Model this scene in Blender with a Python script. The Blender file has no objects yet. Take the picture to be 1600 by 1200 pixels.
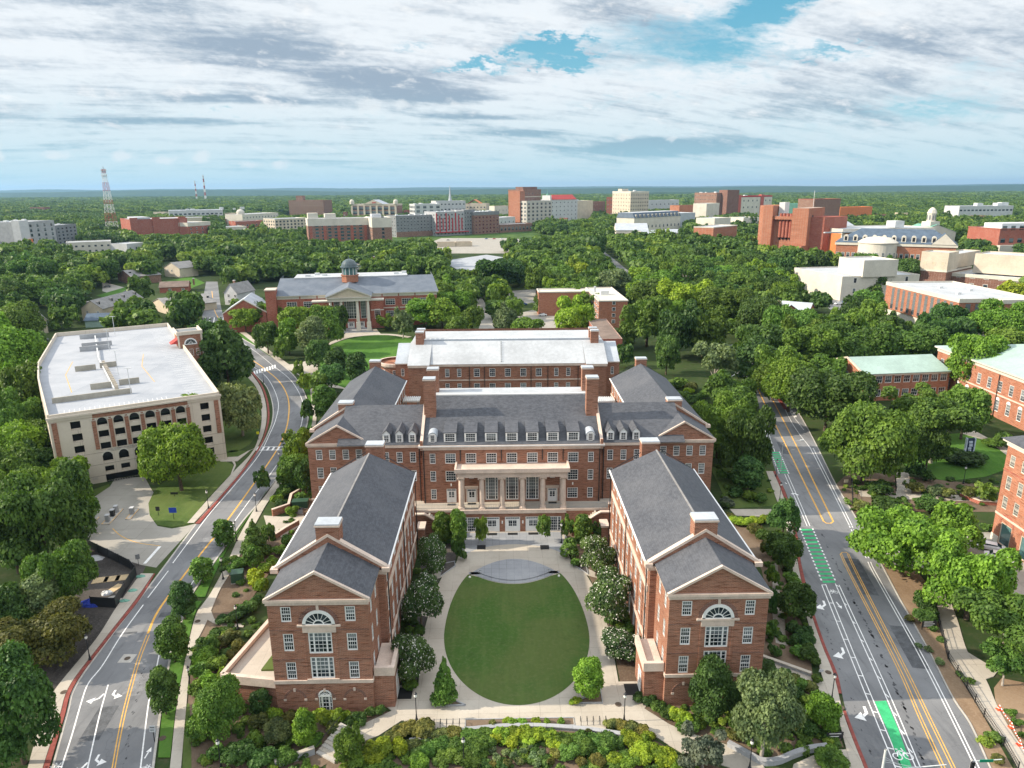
import bpy, bmesh, math, random
import numpy as np
from mathutils import Vector
PI = math.pi
S = bpy.context.scene
COL = S.collection
random.seed(7)

# ------------------------------------------------------------------ camera, sky, sun, exposure
F = 1110.0; H = 64.0; CX = -1.9
PITCH, YAW, ROLL = math.radians(15.42), math.radians(0.9), math.radians(0.36)
_fw = np.array([math.sin(YAW)*math.cos(PITCH), math.cos(YAW)*math.cos(PITCH), -math.sin(PITCH)])
_rt = np.array([math.cos(YAW), -math.sin(YAW), 0.0]); _up = np.cross(_rt, _fw)
_c, _s = math.cos(ROLL), math.sin(ROLL)
CR = _c*_rt - _s*_up; CU = _s*_rt + _c*_up
CP = np.array([CX, 0, H])

def ray(u, v): return _fw + CR*((u-800)/F) - CU*((v-600)/F)
def G(u, v, z=0.0):
    """point at height z seen at photograph pixel u, v"""
    d = ray(u, v); p = CP + d*((z-H)/d[2]); return (float(p[0]), float(p[1]), z)
def P(p):
    q = np.asarray(p, float)-CP; w = q@_fw
    return 800+F*(q@CR)/w, 600-F*(q@CU)/w, w
def GY(u, v, y):
    d = ray(u, v); p = CP + d*(y/d[1]); return (float(p[0]), float(p[1]), float(p[2]))

cam = bpy.data.cameras.new('camera'); camo = bpy.data.objects.new('camera', cam); COL.objects.link(camo)
cam.sensor_fit = 'HORIZONTAL'; cam.sensor_width = 36.0; cam.lens = F/1600*36
cam.clip_start = 1; cam.clip_end = 60000
from mathutils import Matrix
camo.matrix_world = Matrix(((CR[0], CU[0], -_fw[0], CP[0]), (CR[1], CU[1], -_fw[1], CP[1]), (CR[2], CU[2], -_fw[2], CP[2]), (0, 0, 0, 1)))
S.camera = camo

SUN_EL, SUN_AZ = math.radians(29.5), math.radians(-91.5)     # azimuth from +Y, clockwise
sd = bpy.data.lights.new('sun', 'SUN'); sd.energy = 4.2; sd.angle = math.radians(0.6); sd.color = (1.0, 0.87, 0.70)
so = bpy.data.objects.new('sun', sd); COL.objects.link(so)
_sv = Vector((math.sin(SUN_AZ)*math.cos(SUN_EL), math.cos(SUN_AZ)*math.cos(SUN_EL), math.sin(SUN_EL)))
so.rotation_euler = (-_sv).to_track_quat('-Z', 'Y').to_euler()
so.location = (-300, 60, 200)

S.view_settings.view_transform = 'Standard'; S.view_settings.look = 'None'
S.view_settings.gamma = 1; S.view_settings.exposure = 0.72; S.view_settings.use_curve_mapping = False
S.render.engine = 'CYCLES'
S.cycles.use_denoising = True
S.cycles.max_bounces = 5; S.cycles.diffuse_bounces = 3; S.cycles.glossy_bounces = 2; S.cycles.transmission_bounces = 2
S.cycles.transparent_max_bounces = 4; S.cycles.volume_bounces = 0
S.cycles.sample_clamp_indirect = 6

class NT:
    """tiny node-tree writer"""
    def __init__(s, tree): s.t = tree; s.n = tree.nodes; s.l = tree.links
    def new(s, typ, **kw):
        n = s.n.new(typ)
        for k, v in kw.items():
            if k.startswith('i_'):
                s.put(n.inputs[int(k[2:])] if k[2:].isdigit() else n.inputs[k[2:].replace('_', ' ')], v)
            else: setattr(n, k, v)
        return n
    def put(s, inp, v):
        if isinstance(v, bpy.types.NodeSocket): s.l.new(v, inp)
        elif isinstance(v, (tuple, list)) and len(v) == 3 and inp.type == 'RGBA': inp.default_value = (*v, 1)
        else: inp.default_value = v
    def math(s, op, a, b=0.0, c=None, clamp=False):
        n = s.n.new('ShaderNodeMath'); n.operation = op; n.use_clamp = clamp
        s.put(n.inputs[0], a); s.put(n.inputs[1], b)
        if c is not None: s.put(n.inputs[2], c)
        return n.outputs[0]
    def mix(s, f, a, b, typ='MIX'):
        n = s.n.new('ShaderNodeMix'); n.data_type = 'RGBA'; n.blend_type = typ
        s.put(n.inputs[0], f); s.put(n.inputs[6], a); s.put(n.inputs[7], b)
        return n.outputs[2]
    def noise(s, vec, scale, detail=3.0, rough=0.5, dist=0.0):
        n = s.new('ShaderNodeTexNoise'); n.inputs['Scale'].default_value = scale; n.inputs['Detail'].default_value = detail
        n.inputs['Roughness'].default_value = rough; n.inputs['Distortion'].default_value = dist
        if vec is not None: s.l.new(vec, n.inputs['Vector'])
        return n.outputs[0]
    def ramp(s, f, a, b, x=0.0, y=1.0):
        n = s.n.new('ShaderNodeMapRange'); n.interpolation_type = 'SMOOTHSTEP'
        s.put(n.inputs[0], f); n.inputs[1].default_value = a; n.inputs[2].default_value = b; n.inputs[3].default_value = x; n.inputs[4].default_value = y
        return n.outputs[0]
    def scale(s, vec, v):
        n = s.n.new('ShaderNodeMapping'); s.l.new(vec, n.inputs[0]); n.inputs['Scale'].default_value = v; return n.outputs[0]

def build_world():
    w = bpy.data.worlds.new('World'); S.world = w; w.use_nodes = True
    w.node_tree.nodes.clear(); t = NT(w.node_tree)
    tc = t.new('ShaderNodeTexCoord').outputs['Generated']
    sk = t.new('ShaderNodeTexSky', sky_type='NISHITA', sun_disc=False, sun_elevation=SUN_EL, sun_rotation=SUN_AZ, altitude=200, air_density=1.0, dust_density=0.6, ozone_density=2.5)
    sep = t.new('ShaderNodeSeparateXYZ'); t.l.new(tc, sep.inputs[0]); x, y, z = sep.outputs
    az = t.math('MULTIPLY', t.math('ARCTAN2', x, y), 57.2958)
    el = t.math('MULTIPLY', t.math('ARCSINE', z), 57.2958)
    # cloud deck seen in perspective
    den = t.math('ADD', t.math('MAXIMUM', z, 0.0), 0.16)
    cv = t.new('ShaderNodeCombineXYZ'); t.put(cv.inputs[0], t.math('DIVIDE', x, den)); t.put(cv.inputs[1], t.math('DIVIDE', y, den)); pv = cv.outputs[0]
    rot = t.new('ShaderNodeMapping'); t.l.new(pv, rot.inputs[0]); rot.inputs['Rotation'].default_value = (0, 0, -.45); rot.inputs['Scale'].default_value = (1.0, 1.3, 1); rv = rot.outputs[0]
    av = t.new('ShaderNodeCombineXYZ'); t.put(av.inputs[0], t.math('MULTIPLY', az, .12)); t.put(av.inputs[1], t.math('MULTIPLY', t.math('SUBTRACT', el, t.math('MULTIPLY', az, -.09)), .30)); ang = av.outputs[0]
    n1 = t.noise(rv, 1.1, 10, .60, .3); n2 = t.noise(ang, 1.1, 9, .62, .35); n3 = t.noise(ang, 3.2, 8, .66, .2); n4 = t.noise(t.scale(rv, (.5, 1.6, 1)), 2.6, 8, .62, .3)
    def spot(a, e, sa, se, k=1.0):
        d = t.math('ADD', t.math('POWER', t.math('DIVIDE', t.math('SUBTRACT', az, a), sa), 2.0), t.math('POWER', t.math('DIVIDE', t.math('SUBTRACT', el, e), se), 2.0))
        return t.math('MULTIPLY', t.math('EXPONENT', t.math('MULTIPLY', d, -1.0)), k)
    def add(*a):
        r = a[0]
        for b in a[1:]: r = t.math('ADD', r, b)
        return r
    n5 = t.noise(t.scale(ang, (2.2, 2.6, 1)), 4.0, 7, .68, .3)
    fine = add(t.math('MULTIPLY', n2, .42), t.math('MULTIPLY', n3, .36), t.math('MULTIPLY', n5, .22))
    az0, el0 = az, el
    az = t.math('ADD', az, t.math('MULTIPLY', t.math('SUBTRACT', fine, .5), 24.0)); el = t.math('ADD', el, t.math('MULTIPLY', t.math('SUBTRACT', t.math('ADD', t.math('MULTIPLY', n5, .2), t.math('MULTIPLY', n3, .8)), .5), 6.0))
    # openings of clear sky, ragged at their edges
    gap = add(spot(2.6, 9.9, 2.2, .7, .26), spot(-1.5, 8.7, 3.2, .5, .22), spot(-6.0, 10.0, 2.2, .5, .14), spot(5.5, 9.0, 1.8, .6, .2), spot(20.5, 12.3, 2.8, .8, .30), spot(23.5, 13.4, 3, .6, .24), spot(18, 11.2, 2.5, .6, .16), spot(13, 9.8, 6.5, 3.2, .13), spot(23, 8.8, 3, .5, .14), spot(8, 6.0, 6, .6, .10), spot(33, 7, 8, 1.2, .08), spot(-38, 8, 4, .8, .06), spot(28, 4.5, 14, 1.2, .10), spot(-20, 4.6, 16, .5, .07))
    az, el = az0, el0
    gap = t.math('MULTIPLY', gap, t.math('ADD', t.math('MULTIPLY', n3, 1.6), .35))
    cov = t.math('SUBTRACT', add(t.math('MULTIPLY', n1, .30), t.math('MULTIPLY', fine, .70), .06), gap)
    mask = t.ramp(cov, .32, .50)
    bank = add(spot(-16, 9.6, 7, 1.5, .17), spot(-9, 7.6, 6, .9, .20), spot(-4.5, 6.6, 5, .45, .16), spot(-29, 12, 7, 1.4, .10), spot(-19, 6.2, 9, .35, .13), spot(-2, 5.2, 6, .3, .12), spot(12.5, 2.9, 6.0, .62, .34), spot(1.5, 4.0, 5, .3, .12), spot(26, 6.2, 9, 1.6, .08), spot(30, 9.4, 7, 1.3, .09), spot(8, 11.6, 5, 2.2, .07), spot(-24, 4.6, 8, .3, .12))
    grey = t.ramp(add(t.math('MULTIPLY', n4, .45), t.math('MULTIPLY', fine, .55), bank), .475, .66)
    blue = t.mix(t.ramp(el, 0.0, 14.0), (.34, .66, .76), (.13, .46, .64))
    blue = t.mix(0.15, blue, t.mix(1.0, sk.outputs[0], (.10, .10, .10), 'MULTIPLY'))
    white = t.mix(t.ramp(el, 0, 9), (.58, .75, .81), (.82, .87, .91))
    dark = t.mix(t.ramp(el, 0, 8), (.30, .53, .63), (.33, .42, .52))
    cloud = t.mix(grey, white, dark)
    hi = t.ramp(add(t.math('MULTIPLY', n3, .6), t.math('MULTIPLY', n2, .4)), .52, .68); cloud = t.mix(t.math('MULTIPLY', hi, t.ramp(el, 1, 6, .3, .85)), cloud, (.96, .97, .97))
    # small cumulus near the horizon, each with its own place and height
    bv = t.new('ShaderNodeCombineXYZ'); t.put(bv.inputs[0], az); t.put(bv.inputs[1], t.math('MULTIPLY', el, 1.5)); pn = t.noise(bv.outputs[0], 1.1, 7, .66)
    puffs = add(spot(-34.0, 2.9, .8, 1.2), spot(-34.6, 2.1, 1.4, .5, .9), spot(-30.5, 2.3, 1.2, .45, .85), spot(-26.6, 2.3, 1.0, .6, .85), spot(-24.0, 2.0, 1.2, .5, .85), spot(-21.6, 2.3, .9, .7, .9), spot(-18.5, 1.7, 1.4, .4, .8), spot(-16.2, 1.8, .8, .5, .85), spot(-9.6, 5.9, 1.3, .9, .9), spot(-7.2, 6.0, .7, .6, .85), spot(-3.3, 6.1, .7, .5, .75), spot(9.5, 3.6, 1.2, .4, .8), spot(13, 3.5, .8, .5, .75))
    pm = t.ramp(t.math('ADD', t.math('MULTIPLY', puffs, .62), t.math('MULTIPLY', pn, .75)), .66, .92)
    hz = t.ramp(el, 0.0, 3.5, .85, 0.0)
    col = t.mix(mask, blue, cloud); col = t.mix(t.math('MULTIPLY', hz, .55), col, (.50, .75, .82)); col = t.mix(t.math('MULTIPLY', pm, .62), col, (.80, .85, .87)); col = t.mix(t.ramp(el, 0.0, .9, .6, 0.0), col, (.64, .80, .84))
    # unseen sky overhead, made brighter to add fill light
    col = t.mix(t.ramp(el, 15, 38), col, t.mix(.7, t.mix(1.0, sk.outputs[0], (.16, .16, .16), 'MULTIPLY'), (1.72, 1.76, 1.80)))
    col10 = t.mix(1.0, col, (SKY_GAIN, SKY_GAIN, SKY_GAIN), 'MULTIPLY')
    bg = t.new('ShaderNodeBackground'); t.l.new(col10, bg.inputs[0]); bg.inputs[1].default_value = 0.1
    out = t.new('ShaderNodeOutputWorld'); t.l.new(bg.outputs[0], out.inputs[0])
    w.cycles.sampling_method = 'MANUAL'; w.cycles.sample_map_resolution = 512
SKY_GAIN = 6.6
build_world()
# ------------------------------------------------------------------ materials
MAT = {}
def mat_new(name):
    m = bpy.data.materials.new(name); m.use_nodes = True; m.node_tree.nodes.clear(); MAT[name] = m
    return m, NT(m.node_tree)
def finish(t, color, rough=0.8, spec=0.3, bump=None, bd=0.05, bs=0.5, metal=0.0):
    p = t.new('ShaderNodeBsdfPrincipled'); t.put(p.inputs['Base Color'], color); t.put(p.inputs['Roughness'], rough)
    p.inputs['Specular IOR Level'].default_value = spec; p.inputs['Metallic'].default_value = metal
    if bump is not None:
        b = t.new('ShaderNodeBump'); b.inputs['Strength'].default_value = bs; b.inputs['Distance'].default_value = bd
        t.l.new(bump, b.inputs['Height']); t.l.new(b.outputs[0], p.inputs['Normal'])
    o = t.new('ShaderNodeOutputMaterial'); t.l.new(p.outputs[0], o.inputs[0]); return p
def pos(t): return t.new('ShaderNodeNewGeometry').outputs['Position']
def flat(name, c, rough=0.7, spec=0.3, var=0.15, sc=0.6, metal=0.0):
    m, t = mat_new(name); q = pos(t)
    n = t.noise(q, sc, 4, .6); n2 = t.noise(q, sc*9, 2, .6)
    f = t.math('ADD', t.math('MULTIPLY', n, .65), t.math('MULTIPLY', n2, .35))
    lo = tuple(x*(1-var*1.6) for x in c); hi = tuple(min(1, x*(1+var*1.6)) for x in c)
    finish(t, t.mix(t.ramp(f, .3, .7), lo, hi), rough, spec, metal=metal); return m
def brick(name, a, b, mort=(.42, .36, .30)):
    m, t = mat_new(name); q = pos(t)
    sp = t.new('ShaderNodeSeparateXYZ'); t.l.new(q, sp.inputs[0])
    cb = t.new('ShaderNodeCombineXYZ'); t.put(cb.inputs[0], t.math('ADD', sp.outputs[0], sp.outputs[1])); t.put(cb.inputs[1], sp.outputs[2]); v = cb.outputs[0]
    br = t.new('ShaderNodeTexBrick'); t.l.new(v, br.inputs['Vector']); br.inputs['Scale'].default_value = 1.0
    br.inputs['Brick Width'].default_value = .42; br.inputs['Row Height'].default_value = .15; br.inputs['Mortar Size'].default_value = .012
    br.inputs['Color1'].default_value = (*a, 1); br.inputs['Color2'].default_value = (*b, 1); br.inputs['Mortar'].default_value = (*mort, 1); br.inputs['Bias'].default_value = -.1
    st = t.noise(t.scale(v, (.55, 7.0, 1)), 1.0, 5, .65)
    big = t.noise(q, .18, 4, .6)
    c = t.mix(t.ramp(st, .50, .66), br.outputs[0], tuple(x*.36 for x in a))
    c = t.mix(t.ramp(st, .44, .28), c, tuple(min(1, x*1.5) for x in b))
    c = t.mix(t.ramp(big, .35, .7, 0, .35), c, tuple(x*.75 for x in a))
    finish(t, c, .88, .15, st, .02, .3); return m
brick('brick', (.275, .112, .066), (.355, .158, .095))
brick('brick_red', (.34, .085, .055), (.40, .115, .07))
brick('brick_orange', (.37, .135, .072), (.43, .165, .092))
brick('brick_dark', (.17, .075, .055), (.22, .095, .07))
brick('brick_brown', (.22, .115, .085), (.26, .14, .10))
flat('stone', (.60, .49, .41), .8, .2, .10, .5)
flat('cream', (.52, .46, .37), .85, .2, .09, .15)
flat('cream_white', (.58, .55, .48), .85, .2, .07, .15)
flat('white_paint', (.78, .78, .76), .5, .4, .04)
flat('road_white', (.80, .80, .78), .7, .2, .10, 1.2)
flat('road_yellow', (.72, .40, .09), .7, .2, .12, 1.2)
flat('road_green', (.05, .42, .17), .7, .2, .14, 1.0)
flat('black_metal', (.018, .02, .024), .45, .5, .1)
flat('grey_metal', (.32, .34, .35), .4, .5, .08, metal=.4)
flat('pale_metal', (.58, .60, .60), .4, .5, .08)
flat('green_paint', (.03, .075, .045), .5, .4, .12)
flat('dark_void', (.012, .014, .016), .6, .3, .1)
flat('pale_globe', (.80, .80, .76), .3, .5, .02)
flat('paver_red', (.26, .075, .06), .85, .2, .16, 1.5)
flat('tar', (.078, .08, .085), .8, .2, .2, 2)
flat('asphalt_dark', (.105, .11, .117), .85, .2, .22, .9)
flat('asphalt_pale', (.20, .203, .207), .85, .2, .2, .9)
flat('kerb', (.44, .42, .38), .85, .2, .1, .8)
flat('rubber', (.02, .02, .02), .7, .2, .1)
flat('blue_paint', (.03, .06, .42), .5, .3, .15, 2)
flat('sign_dark', (.03, .05, .09), .5, .3, .05)
flat('sign_blue', (.02, .06, .40), .4, .4, .02)
flat('sign_green', (.01, .25, .14), .4, .4, .02)
flat('sign_yellow', (.75, .72, .03), .5, .3, .02)
flat('cone_orange', (.80, .10, .04), .5, .3, .05)
flat('ramp', (.34, .32, .27), .85, .2, .1, .5)
flat('plywood', (.55, .42, .25), .8, .2, .12, 1.0)
flat('bark', (.11, .085, .065), .9, .1, .2, 3)
flat('bark_pale', (.34, .31, .27), .9, .1, .2, 3)
flat('car_white', (.75, .76, .77), .25, .5, .02); flat('car_grey', (.18, .19, .20), .25, .5, .02); flat('car_blue', (.05, .12, .28), .25, .5, .02); flat('car_red', (.35, .04, .03), .25, .5, .02)
flat('roof_white', (.42, .445, .465), .7, .25, .10, .12)
flat('roof_pale', (.40, .44, .48), .55, .35, .10, .2)
flat('roof_green', (.33, .45, .40), .5, .35, .09, .15)
flat('roof_brown', (.20, .155, .13), .9, .1, .15, .3)
flat('roof_grey', (.26, .255, .25), .9, .1, .13, .4)
flat('roof_red', (.45, .07, .06), .7, .2, .1, .3)
flat('roof_blue', (.075, .11, .155), .6, .3, .15, .3)
flat('copper_green', (.16, .36, .28), .6, .3, .12, .3)
flat('tan_wall', (.52, .45, .34), .85, .2, .08, .3)
flat('grey_panel', (.20, .21, .22), .7, .3, .1, .3)
flat('mid_panel', (.34, .35, .36), .7, .3, .1, .3)
flat('red_panel', (.40, .03, .035), .6, .3, .08, .3)
flat('white_panel', (.50, .51, .52), .7, .3, .07, .2)
flat('beam_orange', (.62, .20, .07), .7, .2, .08, .3)
flat('tower_red', (.42, .09, .06), .5, .3, .08)
flat('statue_white', (.55, .62, .72), .5, .3, .05)
flat('glass_dome', (.06, .09, .10), .25, .6, .1)

def slate():
    m, t = mat_new('slate'); q = pos(t)
    n = t.noise(t.scale(q, (1.2, 1.2, 3.5)), 1.1, 5, .7); b = t.noise(q, .12, 4, .6); f = t.noise(q, 5.0, 2, .6)
    sp = t.new('ShaderNodeSeparateXYZ'); t.l.new(q, sp.inputs[0])
    row = t.math('FRACT', t.math('MULTIPLY', sp.outputs[2], 6.5))
    c = t.mix(t.ramp(n, .3, .72), (.045, .050, .060), (.095, .102, .118))
    c = t.mix(t.ramp(b, .4, .7, 0, .45), c, (.125, .13, .142))
    c = t.mix(t.ramp(f, .5, .8, 0, .5), c, (.13, .135, .145))
    c = t.mix(t.ramp(row, .82, .98, 0, .4), c, (.03, .033, .04))
    finish(t, c, .62, .35, n, .03, .4)
slate()
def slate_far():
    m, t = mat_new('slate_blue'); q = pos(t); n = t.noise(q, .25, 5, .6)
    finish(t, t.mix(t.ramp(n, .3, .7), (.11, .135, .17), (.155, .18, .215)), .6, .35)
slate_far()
def asphalt():
    m, t = mat_new('asphalt'); q = pos(t)
    n = t.noise(q, .055, 6, .62, .4); f = t.noise(q, 2.6, 4, .7); s = t.noise(t.scale(q, (1, .12, 1)), .9, 4, .6)
    c = t.mix(t.ramp(n, .30, .70), (.14, .145, .152), (.245, .25, .255))
    c = t.mix(t.ramp(s, .5, .74, 0, .5), c, (.085, .088, .095))
    c = t.mix(t.ramp(f, .42, .8, 0, .45), c, (.21, .21, .21))
    vo = t.new('ShaderNodeTexVoronoi', feature='DISTANCE_TO_EDGE'); wv = t.new('ShaderNodeVectorMath', operation='ADD'); wn = t.new('ShaderNodeTexNoise'); wn.inputs['Scale'].default_value = .35; t.l.new(q, wn.inputs['Vector']); t.l.new(q, wv.inputs[0]); ws = t.new('ShaderNodeVectorMath', operation='SCALE'); t.l.new(wn.outputs['Color'], ws.inputs[0]); ws.inputs['Scale'].default_value = 5.0; t.l.new(ws.outputs[0], wv.inputs[1]); t.l.new(wv.outputs[0], vo.inputs['Vector']); vo.inputs['Scale'].default_value = .10
    c = t.mix(t.ramp(vo.outputs[0], .008, .002, 0, .22), c, (.05, .052, .055))
    finish(t, c, .85, .2)
asphalt()
def concrete(name, a, b, joint=2.6):
    m, t = mat_new(name); q = pos(t)
    n = t.noise(q, .16, 6, .65); f = t.noise(q, 3.0, 3, .6)
    br = t.new('ShaderNodeTexBrick'); t.l.new(q, br.inputs['Vector']); br.offset = 0.0
    br.inputs['Scale'].default_value = 1; br.inputs['Brick Width'].default_value = joint; br.inputs['Row Height'].default_value = joint; br.inputs['Mortar Size'].default_value = .025
    br.inputs['Color1'].default_value = (*a, 1); br.inputs['Color2'].default_value = (*[(x+y)/2 for x, y in zip(a, b)], 1); br.inputs['Mortar'].default_value = (*[x*.62 for x in a], 1)
    c = t.mix(t.ramp(n, .35, .7, 0, .8), br.outputs[0], b); c = t.mix(t.ramp(f, .5, .8, 0, .3), c, tuple(x*.7 for x in a))
    finish(t, c, .85, .2)
concrete('concrete', (.40, .36, .30), (.50, .46, .39))
concrete('drive', (.30, .285, .25), (.38, .36, .32), 4.0)
concrete('bluestone', (.25, .265, .285), (.35, .365, .38), 1.3)
concrete('deck', (.30, .325, .36), (.40, .42, .45), 9.0)
concrete('precast', (.55, .485, .40), (.63, .57, .48), 5.0)
concrete('granite', (.30, .31, .325), (.40, .41, .42), 1.6)
def grass(name, a, b, d, sc=.5):
    m, t = mat_new(name); q = pos(t)
    n = t.noise(q, .09, 5, .6, .4); f = t.noise(q, sc*4, 5, .7); p = t.noise(q, .35, 6, .7)
    st = t.noise(t.scale(q, (.9, .10, 1)), 1.0, 3, .6); c = t.mix(t.ramp(n, .36, .62), a, b); c = t.mix(t.ramp(st, .45, .7, 0, .22), c, tuple(x*1.5 for x in b)); c = t.mix(t.ramp(f, .45, .72, 0, .5), c, d); c = t.mix(t.ramp(p, .55, .75, 0, .35), c, tuple(x*.6 for x in a))
    finish(t, c, .95, .05, f, .05, .6)
grass('lawn_oval', (.056, .115, .026), (.085, .122, .036), (.13, .155, .065))
grass('lawn_bright', (.055, .135, .022), (.080, .17, .032), (.12, .20, .05))
grass('grass', (.060, .105, .025), (.10, .14, .040), (.13, .15, .060))
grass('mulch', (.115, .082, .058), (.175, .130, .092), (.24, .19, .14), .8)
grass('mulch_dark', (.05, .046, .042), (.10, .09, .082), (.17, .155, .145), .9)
grass('dirt', (.20, .135, .085), (.28, .20, .13), (.35, .27, .19), .8)
grass('rock_bed', (.24, .21, .17), (.36, .33, .28), (.5, .47, .42), 1.2)
def ground_mat():
    m, t = mat_new('ground'); q = pos(t)
    n = t.noise(q, .02, 5, .6); f = t.noise(q, .5, 5, .7); big = t.noise(q, .0016, 6, .65); cl = t.noise(q, .045, 3, .7)
    c = t.mix(t.ramp(n, .38, .62), (.030, .052, .018), (.055, .085, .028)); c = t.mix(t.ramp(f, .45, .75, 0, .6), c, (.10, .085, .055))
    # far out the sheet reads as tree tops
    far = t.mix(t.ramp(cl, .35, .68), (.040, .085, .022), (.10, .17, .04)); far = t.mix(t.ramp(big, .5, .68, 0, .6), far, (.075, .11, .045))
    sp = t.new('ShaderNodeSeparateXYZ'); t.l.new(q, sp.inputs[0])
    c = t.mix(t.ramp(sp.outputs[1], 700, 1100), c, far)
    finish(t, c, .95, .05)
ground_mat()
def hill_mat():
    m, t = mat_new('hill_wood'); q = pos(t)
    cl = t.noise(t.scale(q, (1, 1, 3)), .02, 5, .7); big = t.noise(q, .0012, 5, .6)
    c = t.mix(t.ramp(cl, .35, .68), (.020, .048, .030), (.050, .095, .046)); c = t.mix(t.ramp(big, .5, .7, 0, .5), c, (.07, .11, .05))
    finish(t, c, .95, .05)
hill_mat()
def glass(name, c, tint):
    m, t = mat_new(name); oi = t.new('ShaderNodeObjectInfo'); q = pos(t)
    sp = t.new('ShaderNodeSeparateXYZ'); t.l.new(t.new('ShaderNodeTexCoord').outputs['Object'], sp.inputs[0])
    # drawn blinds behind some panes, down to a different height in each
    r = oi.outputs['Random']
    cover = t.math('GREATER_THAN', t.math('ADD', sp.outputs[2], t.math('MULTIPLY', r, 2.2)), 3.0)
    n = t.noise(q, .7, 3, .6)
    col = t.mix(t.ramp(n, .4, .65), c, tuple(min(1, x*2.4+.01) for x in c))
    col = t.mix(t.math('MULTIPLY', cover, .75), col, tint)
    finish(t, col, .08, .6)
glass('glass', (.012, .018, .024), (.20, .23, .24))
glass('glass_teal', (.016, .045, .050), (.10, .20, .20))
def foliage(name, wood=False):
    m, t = mat_new(name); oi = t.new('ShaderNodeObjectInfo'); q = pos(t)
    n = t.noise(q, .55, 3, .65); r = oi.outputs['Random']
    if wood:
        base = t.mix(r, (.048, .108, .026), (.118, .208, .038)); base = t.mix(t.ramp(t.math('FRACT', t.math('MULTIPLY', r, 7.31)), .80, 1.0, 0, .8), base, (.19, .28, .04))
    else: base = oi.outputs['Color']
    ln = t.noise(q, 2.2, 2, .7)
    lo = t.mix(1.0, base, (.55, .62, .60), 'MULTIPLY'); hi = t.mix(1.0, base, (1.75, 1.55, 1.35), 'MULTIPLY')
    c = t.mix(t.ramp(n, .3, .72), lo, hi); c = t.mix(t.ramp(ln, .55, .8, 0, .55), c, t.mix(1.0, base, (2.5, 2.1, 1.7), 'MULTIPLY'))
    d = t.new('ShaderNodeBsdfPrincipled'); t.put(d.inputs['Base Color'], c); d.inputs['Roughness'].default_value = .55; d.inputs['Specular IOR Level'].default_value = .25
    tr = t.new('ShaderNodeBsdfTranslucent'); t.put(tr.inputs[0], t.mix(1.0, c, (1.15, 1.2, .55), 'MULTIPLY'))
    ms = t.new('ShaderNodeMixShader'); ms.inputs[0].default_value = .28; t.l.new(d.outputs[0], ms.inputs[1]); t.l.new(tr.outputs[0], ms.inputs[2])
    o = t.new('ShaderNodeOutputMaterial'); t.l.new(ms.outputs[0], o.inputs[0])
foliage('foliage'); foliage('foliage_wood', True)
flat('blossom_white', (.70, .70, .62), .7, .2, .1, 2); flat('blossom_pink', (.50, .10, .14), .7, .2, .15, 2)

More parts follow.
